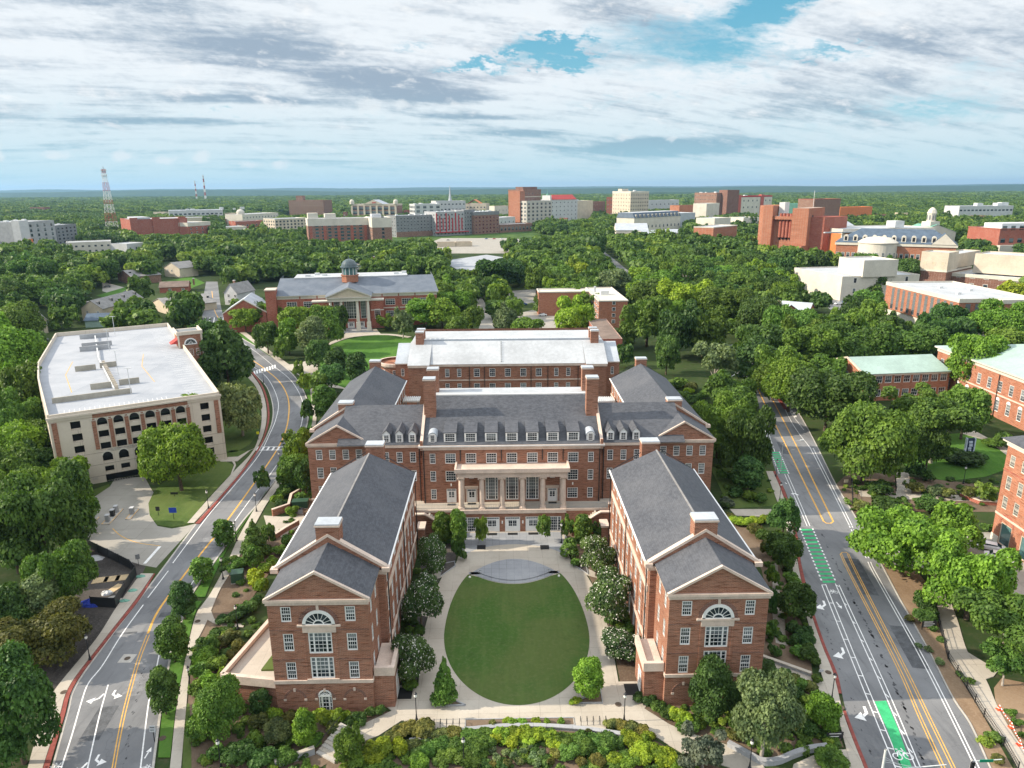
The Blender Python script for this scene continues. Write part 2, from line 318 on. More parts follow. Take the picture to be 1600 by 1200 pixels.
# ------------------------------------------------------------------ mesh writing
class MB:
    def __init__(s): s.v = []; s.f = []; s.m = []; s.names = []
    def mi(s, mat):
        if mat not in s.names: s.names.append(mat)
        return s.names.index(mat)
    def face(s, pts, mat):
        k = len(s.v); s.v.extend([tuple(p) for p in pts]); s.f.append(tuple(range(k, k+len(pts)))); s.m.append(s.mi(mat))
    def box(s, x0, y0, z0, x1, y1, z1, mat, skip=''):
        k = len(s.v); i = s.mi(mat)
        s.v += [(x0,y0,z0),(x1,y0,z0),(x1,y1,z0),(x0,y1,z0),(x0,y0,z1),(x1,y0,z1),(x1,y1,z1),(x0,y1,z1)]
        for c, q in (('d',(0,3,2,1)),('u',(4,5,6,7)),('f',(0,1,5,4)),('r',(1,2,6,5)),('b',(2,3,7,6)),('l',(3,0,4,7))):
            if c not in skip: s.f.append(tuple(k+a for a in q)); s.m.append(i)
    def prism(s, poly, z0, z1, mat, top=None, bottom=False):
        n = len(poly); k = len(s.v); i = s.mi(mat); j = s.mi(top or mat)
        s.v += [(p[0], p[1], z0) for p in poly]+[(p[0], p[1], z1) for p in poly]
        for a in range(n):
            b = (a+1) % n; s.f.append((k+a, k+b, k+n+b, k+n+a)); s.m.append(i)
        s.f.append(tuple(k+n+a for a in range(n))); s.m.append(j)
        if bottom: s.f.append(tuple(k+a for a in reversed(range(n)))); s.m.append(i)
    def beam(s, a, b, w, h, mat):
        """square bar from a to b"""
        a = Vector(a); b = Vector(b); d = (b-a).normalized(); x = d.cross(Vector((0, 0, 1)))
        if x.length < 1e-4: x = Vector((1, 0, 0))
        x.normalize(); y = x.cross(d); k = len(s.v); i = s.mi(mat)
        for p in (a, b):
            for sx, sy in ((-1,-1),(1,-1),(1,1),(-1,1)): s.v.append(tuple(p+x*sx*w/2+y*sy*h/2))
        for q in ((0,3,2,1),(4,5,6,7),(0,1,5,4),(1,2,6,5),(2,3,7,6),(3,0,4,7)): s.f.append(tuple(k+c for c in q)); s.m.append(i)
    def tube(s, pts, rad, mat, n=8, cap=True):
        k = len(s.v); i = s.mi(mat); pts = [Vector(p) for p in pts]
        if not isinstance(rad, (list, tuple)): rad = [rad]*len(pts)
        for j, p in enumerate(pts):
            d = (pts[min(j+1, len(pts)-1)]-pts[max(j-1, 0)]).normalized(); x = d.cross(Vector((0, 1, 0)))
            if x.length < 1e-3: x = d.cross(Vector((1, 0, 0)))
            x.normalize(); y = d.cross(x)
            for a in range(n): s.v.append(tuple(p+(x*math.cos(2*PI*a/n)+y*math.sin(2*PI*a/n))*rad[j]))
        for j in range(len(pts)-1):
            for a in range(n):
                b = (a+1) % n; s.f.append((k+j*n+a, k+j*n+b, k+j*n+n+b, k+j*n+n+a)); s.m.append(i)
        if cap:
            s.f.append(tuple(k+a for a in reversed(range(n)))); s.m.append(i); e = k+(len(pts)-1)*n
            s.f.append(tuple(e+a for a in range(n))); s.m.append(i)
    def lathe(s, prof, mat, n=16, c=(0, 0, 0), a0=0.0, a1=2*PI):
        k = len(s.v); i = s.mi(mat); full = abs(a1-a0-2*PI) < 1e-6; cols = n if full else n+1
        for r, z in prof:
            for a in range(cols):
                t = a0+(a1-a0)*a/n; s.v.append((c[0]+r*math.cos(t), c[1]+r*math.sin(t), c[2]+z))
        for j in range(len(prof)-1):
            for a in range(n):
                b = (a+1) % cols if full else a+1
                s.f.append((k+j*cols+a, k+j*cols+b, k+(j+1)*cols+b, k+(j+1)*cols+a)); s.m.append(i)
    def mesh(s, name):
        me = bpy.data.meshes.new(name); me.from_pydata(s.v, [], s.f)
        for n in s.names: me.materials.append(MAT[n])
        me.polygons.foreach_set('material_index', s.m); me.update(); return me
    def build(s, name, parent=None, loc=(0, 0, 0), rz=0.0):
        return link(name, s.mesh(name), parent, loc, rz)
def link(name, me, parent=None, loc=(0, 0, 0), rz=0.0):
    o = bpy.data.objects.new(name, me); COL.objects.link(o); o.location = loc; o.rotation_euler = (0, 0, rz)
    if parent is not None: o.parent = parent
    return o
def tag(o, label=None, cat=None, group=None, kind=None):
    if label: o['label'] = label
    if cat: o['category'] = cat
    if group: o['group'] = group
    if kind: o['kind'] = kind
    return o
def thing(name, label, cat, loc=(0, 0, 0), rz=0.0, group=None):
    return tag(link(name, None, None, loc, rz), label, cat, group)
def struct(name, mb, label=None):
    o = mb.build(name); o['kind'] = 'structure'
    if label: o['label'] = label
    o['category'] = name.split('_')[-1]
    return o
def np_mesh(name, V, mats, n=4, idx=None):
    """V: (faces*n, 3) vertices, n unshared vertices per face"""
    me = bpy.data.meshes.new(name); nv = len(V); nf = nv//n
    me.vertices.add(nv); me.vertices.foreach_set('co', np.ascontiguousarray(V, dtype=np.float32).ravel())
    me.loops.add(nv); me.loops.foreach_set('vertex_index', np.arange(nv, dtype=np.int32))
    me.polygons.add(nf); me.polygons.foreach_set('loop_start', np.arange(0, nv, n, dtype=np.int32))
    for m in mats: me.materials.append(MAT[m])
    if idx is not None: me.polygons.foreach_set('material_index', idx.astype(np.int32))
    me.update(calc_edges=True); return me
def smooth_px(pts, k=6):
    """Catmull-Rom through photograph pixels"""
    p = [np.array(q, float) for q in pts]; p = [2*p[0]-p[1]]+p+[2*p[-1]-p[-2]]; out = []
    for i in range(1, len(p)-2):
        for j in range(k):
            t = j/k; a, b, c, d = p[i-1:i+3]
            out.append(.5*((2*b)+(-a+c)*t+(2*a-5*b+4*c-d)*t*t+(-a+3*b-3*c+d)*t**3))
    out.append(p[-2]); return [tuple(q) for q in out]
def px(pts, z=0.0): return [G(u, v, z)[:2] for u, v in pts]
def by_v(pts, vs):
    a = np.array(sorted(smooth_px(pts, 5), key=lambda q: q[1])); return [(float(np.interp(v, a[:, 1], a[:, 0])), v) for v in vs]
def strip(mb, L, R, z, mat, z0=0.0, n=60, v0=None, v1=None):
    """slab between two pixel lines that both run down the photograph"""
    a = max(min(q[1] for q in L), min(q[1] for q in R)) if v0 is None else v0
    b = min(max(q[1] for q in L), max(q[1] for q in R)) if v1 is None else v1
    vs = np.linspace(a, b, n); l = px(by_v(L, vs)); r = px(by_v(R, vs))
    for i in range(n-1):
        mb.face([(*l[i], z), (*l[i+1], z), (*r[i+1], z), (*r[i], z)], mat)
        if z-z0 > .02:
            mb.face([(*l[i], z0), (*l[i+1], z0), (*l[i+1], z), (*l[i], z)], mat); mb.face([(*r[i], z0), (*r[i+1], z0), (*r[i+1], z), (*r[i], z)], mat)
def ribbon(mb, W, w, z, mat, dash=None, z0=None):
    """painted line of width w along world points W (optionally dashed)"""
    W = [np.array(q[:2], float) for q in W]
    if dash:
        on, off = dash; seg = []; d = 0.0; cur = [W[0]]; on_now = True; left = on
        for a, b in zip(W, W[1:]):
            L = np.linalg.norm(b-a); t = 0.0
            while L-t > left:
                t += left; q = a+(b-a)*t/L
                if on_now: cur.append(q); seg.append(cur)
                cur = [q]; on_now = not on_now; left = on if on_now else off
            left -= L-t
            if on_now: cur.append(b)
        for q in seg: ribbon(mb, q, w, z, mat)
        return
    l = []; r = []
    for i, q in enumerate(W):
        d = W[min(i+1, len(W)-1)]-W[max(i-1, 0)]; L = np.linalg.norm(d) or 1; nrm = np.array([-d[1], d[0]])/L*w/2
        l.append(q+nrm); r.append(q-nrm)
    for i in range(len(W)-1):
        mb.face([(*l[i], z), (*r[i], z), (*r[i+1], z), (*l[i+1], z)], mat)
        if z0 is not None:
            mb.face([(*l[i], z0), (*l[i+1], z0), (*l[i+1], z), (*l[i], z)], mat); mb.face([(*r[i], z0), (*r[i], z), (*r[i+1], z), (*r[i+1], z0)], mat)
    if z0 is not None:
        for i in (0, -1): mb.face([(*l[i], z0), (*l[i], z), (*r[i], z), (*r[i], z0)], mat)
def line(mb, pts, w, z, mat, dash=None, k=6, z0=None): ribbon(mb, px(smooth_px(pts, k)) if k else px(pts), w, z, mat, dash, z0)
def poly(mb, pts, z, mat, z0=0.0, k=0):
    q = px(smooth_px(pts+[pts[0]], k)[:-1] if k else pts)
    if z-z0 > .03: mb.prism(q, z0, z, mat)
    else: mb.face([(*p, z) for p in q], mat)
# ------------------------------------------------------------------ the setting: ground, hills, roads, paths, lawns
g = MB(); R_ = 26000
g.face([(-R_, -400, 0), (R_, -400, 0), (R_, R_, 0), (-R_, R_, 0)], 'ground'); struct('ground', g)

def hills():
    """long low wooded ridges closing the horizon"""
    for name, y0, amp, seed, base in (('hills', 5200, 22, 1, 6), ('far_hills', 9500, 36, 5, 30), ('horizon_hills', 17000, 62, 9, 42)):
        rr = np.random.RandomState(seed); n = 420; xs = np.linspace(-1.25*y0, 1.25*y0, n); ks = [(rr.uniform(2, 40), rr.uniform(0, 6.28), 0) for _ in range(14)]
        h = np.zeros(n)
        for k, ph, _ in ks: h += np.sin(xs/y0*k+ph)/(k**.55)
        h = base+amp*(h-h.min())/(h.max()-h.min())+rr.uniform(-1, 1, n)*amp*.035
        h += np.clip(xs/y0, 0, 1)*amp*.55
        prof = [(-1.0, 0), (-.6, .35), (-.25, .8), (0, 1.0), (.4, .8), (1, 0)]; dep = y0*.16
        V = [(x, y0+a*dep+rr.uniform(-20, 20), max(0.3, hh*b)) for a, b in prof for x, hh in zip(xs, h)]
        mb = MB(); mb.v = V; mi = mb.mi('hill_wood')
        for j in range(len(prof)-1):
            for i in range(n-1): mb.f.append((j*n+i, j*n+i+1, (j+1)*n+i+1, (j+1)*n+i)); mb.m.append(mi)
        struct(name, mb)
hills()

RL = dict(L=[(322,440),(316,480),(320,510),(345,545),(378,562),(400,585),(418,605),(427,632),(427,655),(420,677),(403,707),(360,757),(309,817),(247,900),(167,1005),(120,1072),(108,1112),(84,1200),(76,1232)],
          R=[(340,440),(345,478),(352,500),(364,520),(410,548),(440,570),(462,592),(477,620),(481,645),(475,675),(455,712),(412,775),(378,815),(345,862),(315,905),(297,932),(282,972),(270,1005),(262,1040),(250,1105),(237,1200),(233,1232)])
RR = dict(L=[(1150,575),(1167,595),(1180,612),(1190,653),(1194,675),(1203,705),(1212,737),(1230,775),(1246,835),(1251,875),(1260,915),(1271,955),(1290,1010),(1309,1055),(1322,1112),(1340,1160),(1355,1197),(1368,1232)],
          R=[(1196,575),(1212,590),(1232,620),(1257,662),(1277,700),(1305,757),(1335,807),(1375,880),(1405,937),(1450,1017),(1487,1090),(1515,1132),(1542,1192),(1560,1232)])
ROADZ = .02
def off(pts, d): return [(u+d*(.35+(v-450)/900), v) for u, v in pts]
m = MB(); strip(m, RL['L'], RL['R'], ROADZ, 'asphalt', n=110); struct('curved_road', m)
m = MB(); strip(m, RR['L'], RR['R'], ROADZ, 'asphalt', n=80)
poly(m, [(1128,540),(1166,536),(1196,574.5),(1150,574.5)], ROADZ, 'asphalt'); struct('straight_road', m)

def markings_left():
    z = ROADZ+.004; m = MB()
    yl = [(340,495),(377,548),(412,575),(437,597),(450,622),(451,650),(444,680),(427,712),(390,765),(350,820),(310,870),(283,905),(247,955),(231,990)]
    line(m, [(331,455),(334,475)]+yl, .34, z, 'road_yellow')
    a = [(231,992),(215,1035),(197,1100),(186,1150),(177,1200),(171,1230)]
    line(m, [(u-1.8, v) for u, v in a], .13, z, 'road_yellow'); line(m, [(u+2.6, v) for u, v in a], .13, z, 'road_yellow')
    line(m, [(382,565),(410,583),(425,602),(435,630),(431,655),(422,677),(404,712),(365,760),(330,800),(307,830),(270,880)], .16, z, 'road_white')
    line(m, [(263,892),(231,934)], .16, z, 'road_white'); line(m, [(224,945),(190,992),(160,1040),(138,1068),(127,1098),(112,1150),(96,1200),(88,1230)], .17, z, 'road_white')
    line(m, [(357,520),(400,550),(425,570),(455,595),(472,625),(473,650),(466,677),(445,708),(420,744),(390,782),(340,852)], .15, z, 'road_white')
    line(m, [(304,905),(292,925)], .15, z, 'road_white'); line(m, [(249,1022),(241,1060),(232,1100),(220,1197),(216,1230)], .16, z, 'road_white')
    line(m, [(169,1070),(155,1120),(137,1200),(130,1230)], .16, z, 'road_white')
    # zebra crossings
    for i in range(9):
        u0, v0 = 396+i*4.0, 582.5-i*1.2; poly(m, [(u0,v0-2.4),(u0+2.3,v0-3.1),(u0+3.4,v0+2.2),(u0+1.1,v0+2.9)], z+.004, 'road_white')
    line(m, [(401,698.5),(446,698)], .3, z+.004, 'road_white', k=0); line(m, [(398,703.5),(443,703)], .3, z+.004, 'road_white', k=0)
    for u in (404,412,420,428,436): line(m, [(u+1,698),(u-3,704)], .5, z+.008, 'road_white', k=0)
    for k in range(6): line(m, [(319+k*7, 509),(321+k*7, 496)], .55, z+.004, 'road_white', k=0)
    line(m, [(250,854),(226,881)], .55, .05, 'road_white', k=0)
    struct('left_road_markings', m)
def arrow(m, u, v, kind, z, s=1.0):
    """turn arrows and straight arrows laid flat on the road"""
    c = np.array(G(u, v)[:2]); M = 'road_white'
    def q(pts): m.face([(c[0]+a*s, c[1]+b*s, z) for a, b in pts], M)
    if kind == 'left':
        q([(1.25,1.7),(.85,1.75),(.55,.45),(.95,.25)]); q([(.95,.25),(.55,.45),(-.15,-.15),(-.05,-.55)]); q([(-.05,.55),(-1.5,-.55),(-.05,-1.3)])
    if kind == 'right':
        q([(-1.0,1.7),(-.6,1.75),(-.45,.45),(-.9,.3)]); q([(-.9,.3),(-.45,.45),(.25,.0),(.2,-.45)]); q([(.2,.65),(1.6,-.15),(.2,-1.1)])
    if kind == 'up': q([(-.13,-1.3),(.13,-1.3),(.13,.4),(-.13,.4)]); q([(-.5,.3),(.5,.3),(0,1.5)])
    if kind == 'down': q([(-.12,1.2),(.12,1.2),(.12,-.3),(-.12,-.3)]); q([(-.42,-.2),(.42,-.2),(0,-1.2)])
def bike(m, u, v, z, s=1.0):
    """bicycle symbol"""
    c = np.array(G(u, v)[:2])
    def circ(x, y, r):
        for a in range(10):
            t0, t1 = 2*PI*a/10, 2*PI*(a+1)/10
            m.face([(c[0]+s*(x+k*math.cos(t)), c[1]+s*(y+k*math.sin(t)), z) for t, k in ((t0,r),(t1,r),(t1,r-.12),(t0,r-.12))], 'road_white')
    circ(-.55, -.35, .5); circ(.55, -.35, .5)
    for a, b in (((-.55,-.35),(-.2,.4)), ((-.2,.4),(.4,.3)), ((.4,.3),(.55,-.35)), ((-.2,.4),(0,-.3)), ((0,-.3),(.4,.3)), ((.4,.3),(.35,.75)), ((-.3,.65),(-.05,.6))):
        ribbon(m, [(c[0]+s*a[0], c[1]+s*a[1]), (c[0]+s*b[0], c[1]+s*b[1])], .12*s, z+.001, 'road_white')
markings_left()
m = MB()
for a in ((148,1093,'left'),(180,1087,'right'),(120,1203,'left'),(154,1190,'right'),(231,1177,'up')): arrow(m, *a, z=ROADZ+.006, s=.62)
bike(m, 86, 1199, ROADZ+.006, .9); bike(m, 229, 1199, ROADZ+.006, .6); struct('left_road_arrows', m)

def markings_right():
    z = ROADZ+.004; m = MB(); gm = MB(); W = 'road_white'; Y = 'road_yellow'
    line(m, [(1183,606),(1200,641),(1230,700),(1262,765),(1287,815)], .30, z, Y); line(m, [(1196,604),(1211,632),(1246,700),(1275,760),(1302,815)], .30, z, Y)
    line(m, [(1287,814.5),(1291,817.5),(1298,817.8),(1302,814.8)], .28, z+.002, Y, k=0); line(m, [(1182.5,606),(1196.5,604)], .28, z+.002, Y, k=0)
    for base in ([(1314,866),(1330,900),(1402,1040),(1438,1122),(1474,1200),(1489,1232)], [(1325,866),(1341,900),(1417,1050),(1452,1122),(1490,1200),(1505,1232)]):
        for d in (-2.0, 2.0): line(m, [(u+d*(v-500)/560, v) for u, v in base], .13, z, Y)
    line(m, [(1312.5,867),(1316,863),(1322,863),(1327,867)], .16, z+.002, Y, k=0)
    for d in (0, 4.2): line(m, [(1266+d,700),(1297+d,761),(1327+d,821)], .13, z, W); line(m, [(1327+d,822),(1356+d,877)], .15, z, W, dash=(.75,.75)); line(m, [(1356+d,878),(1367+d,900),(1435+d*1.2,1022),(1480+d*1.3,1110),(1519+d*1.4,1190),(1539+d*1.4,1232)], .14, z, W)
    line(m, [(1213,612),(1240,665),(1266,700)], .14, z, W)
    for d in (0, 4.5): line(m, [(1195+d,672),(1206+d,706)], .13, z, W); line(m, [(1226+d,741),(1244+d,782),(1261+d,822)], .13, z, W)
    line(m, [(1237,772),(1242,771),(1247,774)], .5, z+.002, W, k=0)
    # the green cycle lane: dashed bars between square dots
    for (a, b, w, n) in (((1205,706),(1219,741),12,10), ((1251,826),(1287,913),17.5,14)):
        for i in range(n):
            f0, f1 = (i+.12)/n, (i+.62)/n; e = [(a[0]+(b[0]-a[0])*f, a[1]+(b[1]-a[1])*f) for f in (f0, f1)]
            wa = w*(1+.12*f0)
            gm.face([(*G(*e[0])[:2], z), (*G(*e[1])[:2], z), (*G(e[1][0]+wa, e[1][1])[:2], z), (*G(e[0][0]+wa, e[0][1])[:2], z)], 'road_green')
        for d in (-1.0, w*1.07): line(m, [(a[0]+d,a[1]),(b[0]+d*1.1,b[1])], .26, z+.004, W, dash=(.62,.62), k=0)
    poly(gm, [(1366.5,1096),(1384.5,1095),(1403,1138),(1424,1197),(1437,1232),(1418,1232),(1406,1197),(1387,1142)], z, 'road_green')
    poly(gm, [(1200,598),(1206,598),(1222,624),(1214,624)], z, 'road_green'); struct('green_cycle_lane', gm)
    rails = [[(1284,914),(1347,1072),(1397,1195),(1411,1232)], [(1290,913),(1355,1072),(1408,1197),(1423,1232)], [(1305,912),(1377,1072),(1430,1197),(1444,1232)], [(1311,914),(1384,1072),(1437,1197),(1451,1232)]]
    for r in rails: line(m, r, .13, z, W)
    for a, b, n in ((0, 1, 12), (2, 3, 12)):
        A = by_v(rails[a], np.linspace(914, 1225, n)); B = by_v(rails[b], np.linspace(914+(0 if a == 0 else -3), 1228, n))
        for p, q in zip(A, B): line(m, [p, (q[0], q[1]+(0 if a == 0 else 6))], .16, z+.002, W, k=0)
    # crossing at the far junction
    for i in range(9): poly(m, [(1161+i*5.6,592.5),(1163.6+i*5.6,592.5),(1166+i*5.6,597),(1163+i*5.6,597)], z+.002, W)
    line(m, [(1171,604),(1207,598)], .35, z, W, k=0); line(m, [(1143,588),(1178,571)], .3, z, W, k=0); line(m, [(1158,560),(1192,574)], .25, z, W, k=0)
    for i in range(7): line(m, [(1147+i*4.6, 586-i*2.1),(1153+i*4.6, 577-i*1.0)], .45, z+.002, W, k=0)
    line(m, [(1206,598),(1232,640),(1256,672)], .13, z, W)
    for i in range(5): poly(m, [(1228+i*3,634+i*4),(1232+i*3,633+i*4),(1233+i*3,635.5+i*4),(1229+i*3,636.5+i*4)], z, W)
    struct('right_road_markings', m)
markings_right()
m = MB(); arrow(m, 1284, 947, 'left', ROADZ+.006, .85); arrow(m, 1313, 1022, 'left', ROADZ+.006, .85); arrow(m, 1348, 1117, 'left', ROADZ+.006, .85); arrow(m, 1311, 946, 'down', ROADZ+.006, .8)
arrow(m, 1217, 607, 'right', ROADZ+.006, .8); arrow(m, 1231, 622, 'right', ROADZ+.006, .8)
bike(m, 1301, 924, ROADZ+.006, .75); bike(m, 1408, 1178, ROADZ+.012, 1.15); arrow(m, 1228, 755, 'down', ROADZ+.006, .5); struct('right_road_arrows', m)

def stains():
    m = MB(); r = random.Random(3)
    for pts, n, w in (([(1311,890),(1345,960),(1380,1030),(1418,1120),(1446,1200)], 110, .20), ([(1275,930),(1312,1040),(1345,1130),(1368,1205)], 40, .12), ([(1281,828),(1300,868),(1311,890)], 14, .2), ([(190,1215),(205,1130),(226,1040)], 30, .12)):
        L = px(smooth_px(pts, 8))
        for i in range(n):
            f = r.random()*(len(L)-1.01); k = int(f); a, b = L[k], L[k+1]; q = f-k; x, y = a[0]+(b[0]-a[0])*q+r.gauss(0, .12), a[1]+(b[1]-a[1])*q; s = r.uniform(.3, 1)*w
            m.face([(x+s*c*r.uniform(.6, 1.2), y+s*2.2*d*r.uniform(.6, 1.3), ROADZ+.003) for c, d in ((1, 0), (.6, .7), (-.3, .9), (-1, .1), (-.5, -.8), (.5, -.7))], 'tar')
    struct('oil_stain', m)
    m = MB()
    for u, v, a, b, mt in ((1225, 700, 2.2, 9, 'asphalt_dark'), (1345, 900, 2.4, 12, 'asphalt_dark'), (1420, 1010, 2.3, 10, 'asphalt_dark'), (1240, 818, 7, 3.2, 'asphalt_pale'), (265, 960, 3, 1.4, 'asphalt_dark'), (190, 990, 4.4, .5, 'asphalt_dark'), (330, 850, 3, 6, 'asphalt_pale'), (220, 1060, 2.5, 7, 'asphalt_pale'), (440, 625, 3, 8, 'asphalt_pale'), (155, 1130, 2.4, 6, 'asphalt_dark')):  # asphalt patches; the wide pale one on the right road is a painted sunlit band
        p = G(u, v); t = -.2 if u > 800 else .35 if v < 900 else .1; c, s = math.cos(t), math.sin(t); m.face([(p[0]+x*c-y*s, p[1]+x*s+y*c, ROADZ+.0015) for x, y in ((-a/2, -b/2), (a/2, -b/2), (a/2, b/2), (-a/2, b/2))], mt)
    struct('road_patch', m)
stains()
# pavements, gutters, brick bands
BL1 = [(376,567),(397,587),(413,605),(421.5,632),(422,655),(416,675),(400,704),(357,755),(306,815)]
m = MB(); strip(m, [(382,585),(400,605),(407,630),(409,655),(405,680),(394,707),(362,741),(327,779),(291,820)], [(391,582),(407,605),(415,630),(416.5,655),(411,680),(400,703),(374,739),(342,776),(303,818)], .15, 'concrete', n=50)
strip(m, [(229,885),(182,950),(150,1000),(85,1080),(70,1115),(52,1170),(36,1232)], [(240,897),(213,936),(163,1000),(109,1072),(93,1120),(68,1197),(58,1232)], .15, 'concrete', n=40)
struct('left_pavement', m)
m = MB(); strip(m, [(393,582),(408.5,605),(416.5,630),(418,655),(412.5,680),(401.5,704),(375,740),(343.5,777),(305,819)], [(396,582),(411.5,605),(419.5,630),(421,655),(415,680),(404,704),(378,741),(347,777.5),(311,820)], .155, 'paver_red', n=50)
strip(m, [(241,897),(214,936),(164,1000),(110,1072),(94,1120),(69,1197),(59,1232)], [(243.5,895),(219,936),(171,997),(116,1072),(101,1120),(78,1197),(69,1232)], .155, 'paver_red', n=40)
strip(m, [(1208,737),(1224,775),(1241,835),(1246,875),(1254,915),(1266,955),(1285,1010),(1303,1055),(1310,1085)], [(1211.5,737),(1229,775),(1245.5,835),(1250.5,875),(1259.5,915),(1270.5,955),(1289.5,1010),(1308.5,1055),(1315,1085)], .155, 'paver_red', n=50)
strip(m, [(1317,1112),(1334,1160),(1349,1197),(1362,1232)], [(1321.5,1112),(1339.5,1160),(1354.5,1197),(1367.5,1232)], .155, 'paver_red', n=20)
poly(m, [(1172,546),(1187,540),(1193,548),(1180,556)], .155, 'paver_red'); line(m, [(1197,595),(1213,618),(1228,640)], 1.0, .155, 'paver_red', z0=0)
struct('brick_band', m)
m = MB()
strip(m, off(RL['L'], -3.2), off(RL['L'], -.15), .03, 'kerb', n=100, v0=585); strip(m, off(RL['R'], .15), off(RL['R'], 3.6), .14, 'kerb', n=100, v0=520)
strip(m, off(RR['R'], .15), off(RR['R'], 2.2), .14, 'kerb', n=70, v0=600); struct('kerb', m)
m = MB(); strip(m, [(1197,737),(1211,775),(1231,835),(1236,875),(1243,910),(1259,960),(1278,1035),(1286,1062),(1297,1092),(1310,1125),(1321,1167),(1330,1200),(1340,1232)], [(1207.5,737),(1223.5,775),(1240.5,835),(1245.5,875),(1253.5,915),(1265.5,955),(1284.5,1010),(1302.5,1055),(1316.5,1112),(1333.5,1160),(1348.5,1197),(1361,1232)], .15, 'concrete', n=50)
strip(m, [(1461,935),(1460,950),(1469,982),(1484,1030),(1512,1075),(1539,1120),(1570,1165),(1590,1200),(1606,1232)], [(1472,905),(1481,930),(1496,970),(1512,1020),(1540,1062),(1562,1112),(1600,1172),(1640,1210),(1668,1240)], .12, 'concrete', n=40)
poly(m, [(1452,905),(1470,880),(1478,905),(1481,932),(1461,936)], .12, 'concrete')
poly(m, [(1512,1020),(1525,1028),(1545,1040),(1560,1048),(1552,1058),(1540,1062)], .12, 'concrete'); struct('right_pavement', m)
m = MB(); strip(m, [(418,768),(381,817),(348,864),(318,907),(300,934)], [(425,755),(398,795),(360,850),(331,908),(318,940)], .13, 'lawn_bright', n=30)
strip(m, [(299,938),(284,972),(273,1005),(266,1040),(256,1100),(252,1130),(247,1185)], [(316,940),(304,962),(290,1025),(275,1107),(270,1150),(266,1185)], .13, 'lawn_bright', n=30)
strip(m, [(370,522),(440,569),(452,580)], [(378,520),(437,560),(456,577)], .13, 'lawn_bright', n=20); strip(m, [(464,590),(480,618),(485,645),(478,680)], [(470,590),(487,618),(489,650),(484,680)], .13, 'lawn_bright', n=20)
strip(m, [(475,688),(440,738)], [(480,688),(450,738)], .13, 'grass', n=12)
struct('verge_lawn', m)
m = MB(); strip(m, [(430,752),(410,778),(395,800),(372,842),(355,880),(331,925),(317,945),(305,965),(291,1025),(276,1107),(268,1180),(262,1232)], [(443,752),(420,783),(408,803),(384,848),(367,885),(345,920),(330,955),(322,975),(300,1025),(291,1107),(284,1190),(280,1232)], .14, 'concrete', n=70)
poly(m, [(365,512),(372,510),(421,548),(452,570),(470,568),(486,560),(488,572),(500,590),(489,608),(483,600),(470,588),(445,574)], .145, 'concrete')
strip(m, [(484,606),(488,640),(488,660),(479,690)], [(489,606),(494,640),(494,660),(488,690)], .14, 'concrete', n=20)
poly(m, [(322,968),(333,974),(352,980),(380,981),(382,976),(352,975),(335,968),(330,955)], .135, 'concrete'); poly(m, [(412,806),(440,808),(475,806),(480,815),(440,840),(418,826)], .10, 'concrete')
poly(m, [(345,722),(371,721),(391,704),(400,700),(388,705),(372,714),(352,715),(330,706)], .12, 'concrete'); poly(m, [(330,706),(352,715),(363,722),(366,727),(360,743),(354,750),(363,740),(369,727),(366,720)], .125, 'concrete')
poly(m, [(475,568),(487,570),(497,590),(515,605),(545,609),(520,600),(503,585),(494,565)], .12, 'concrete')
struct('footpath', m)

m = MB(); poly(m, [(244,887),(222,883),(205,878),(175,868),(140,855),(136,828),(125,800),(131,790),(145,778),(172,760),(180,747),(226,745),(233,758),(240,770),(232,787),(234,805),(246,822),(268,826),(287,823),(307,818)], .018, 'drive'); struct('driveway', m)
m = MB(); line(m, [(176,826),(190,838),(215,848),(250,853)], .14, .025, 'road_yellow'); struct('driveway_line', m)
m = MB()
poly(m, [(240,770),(250,758),(327,715),(345,718),(365,727),(360,742),(322,782),(295,819),(270,824),(246,821),(234,805),(232,787)], .10, 'grass')
poly(m, [(370,720),(387,705),(362,704),(342,712)], .08, 'grass'); poly(m, [(345,700),(340,620),(370,588),(393,588),(404,612),(407,640),(404,675),(390,695),(370,706),(350,708)], .08, 'grass')
poly(m, [(40,690),(75,680),(90,738),(68,742)], .05, 'grass'); poly(m, [(125,798),(120,775),(170,757),(172,760),(145,778),(131,790)], .09, 'grass'); struct('garage_lawn', m)
m = MB(); poly(m, [(140,857),(175,869),(228,885),(214,915),(150,1000),(85,1078),(40,1040),(45,1000),(110,975),(120,900)], .03, 'mulch_dark'); struct('construction_ground', m)
m = MB(); poly(m, [(318,980),(345,920),(398,830),(445,840),(520,700),(560,690),(350,1000),(380,1060),(350,1232),(290,1232),(292,1107),(301,1025)], .05, 'mulch')
poly(m, [(380,1065),(440,1120),(610,1112),(620,1130),(500,1200),(500,1232),(300,1232),(296,1100)], .055, 'mulch'); struct('mulch_bed', m)
m = MB(); poly(m, [(288,1100),(296,1100),(298,1130),(300,1232),(284,1232)], .07, 'grass'); struct('side_lawn', m)

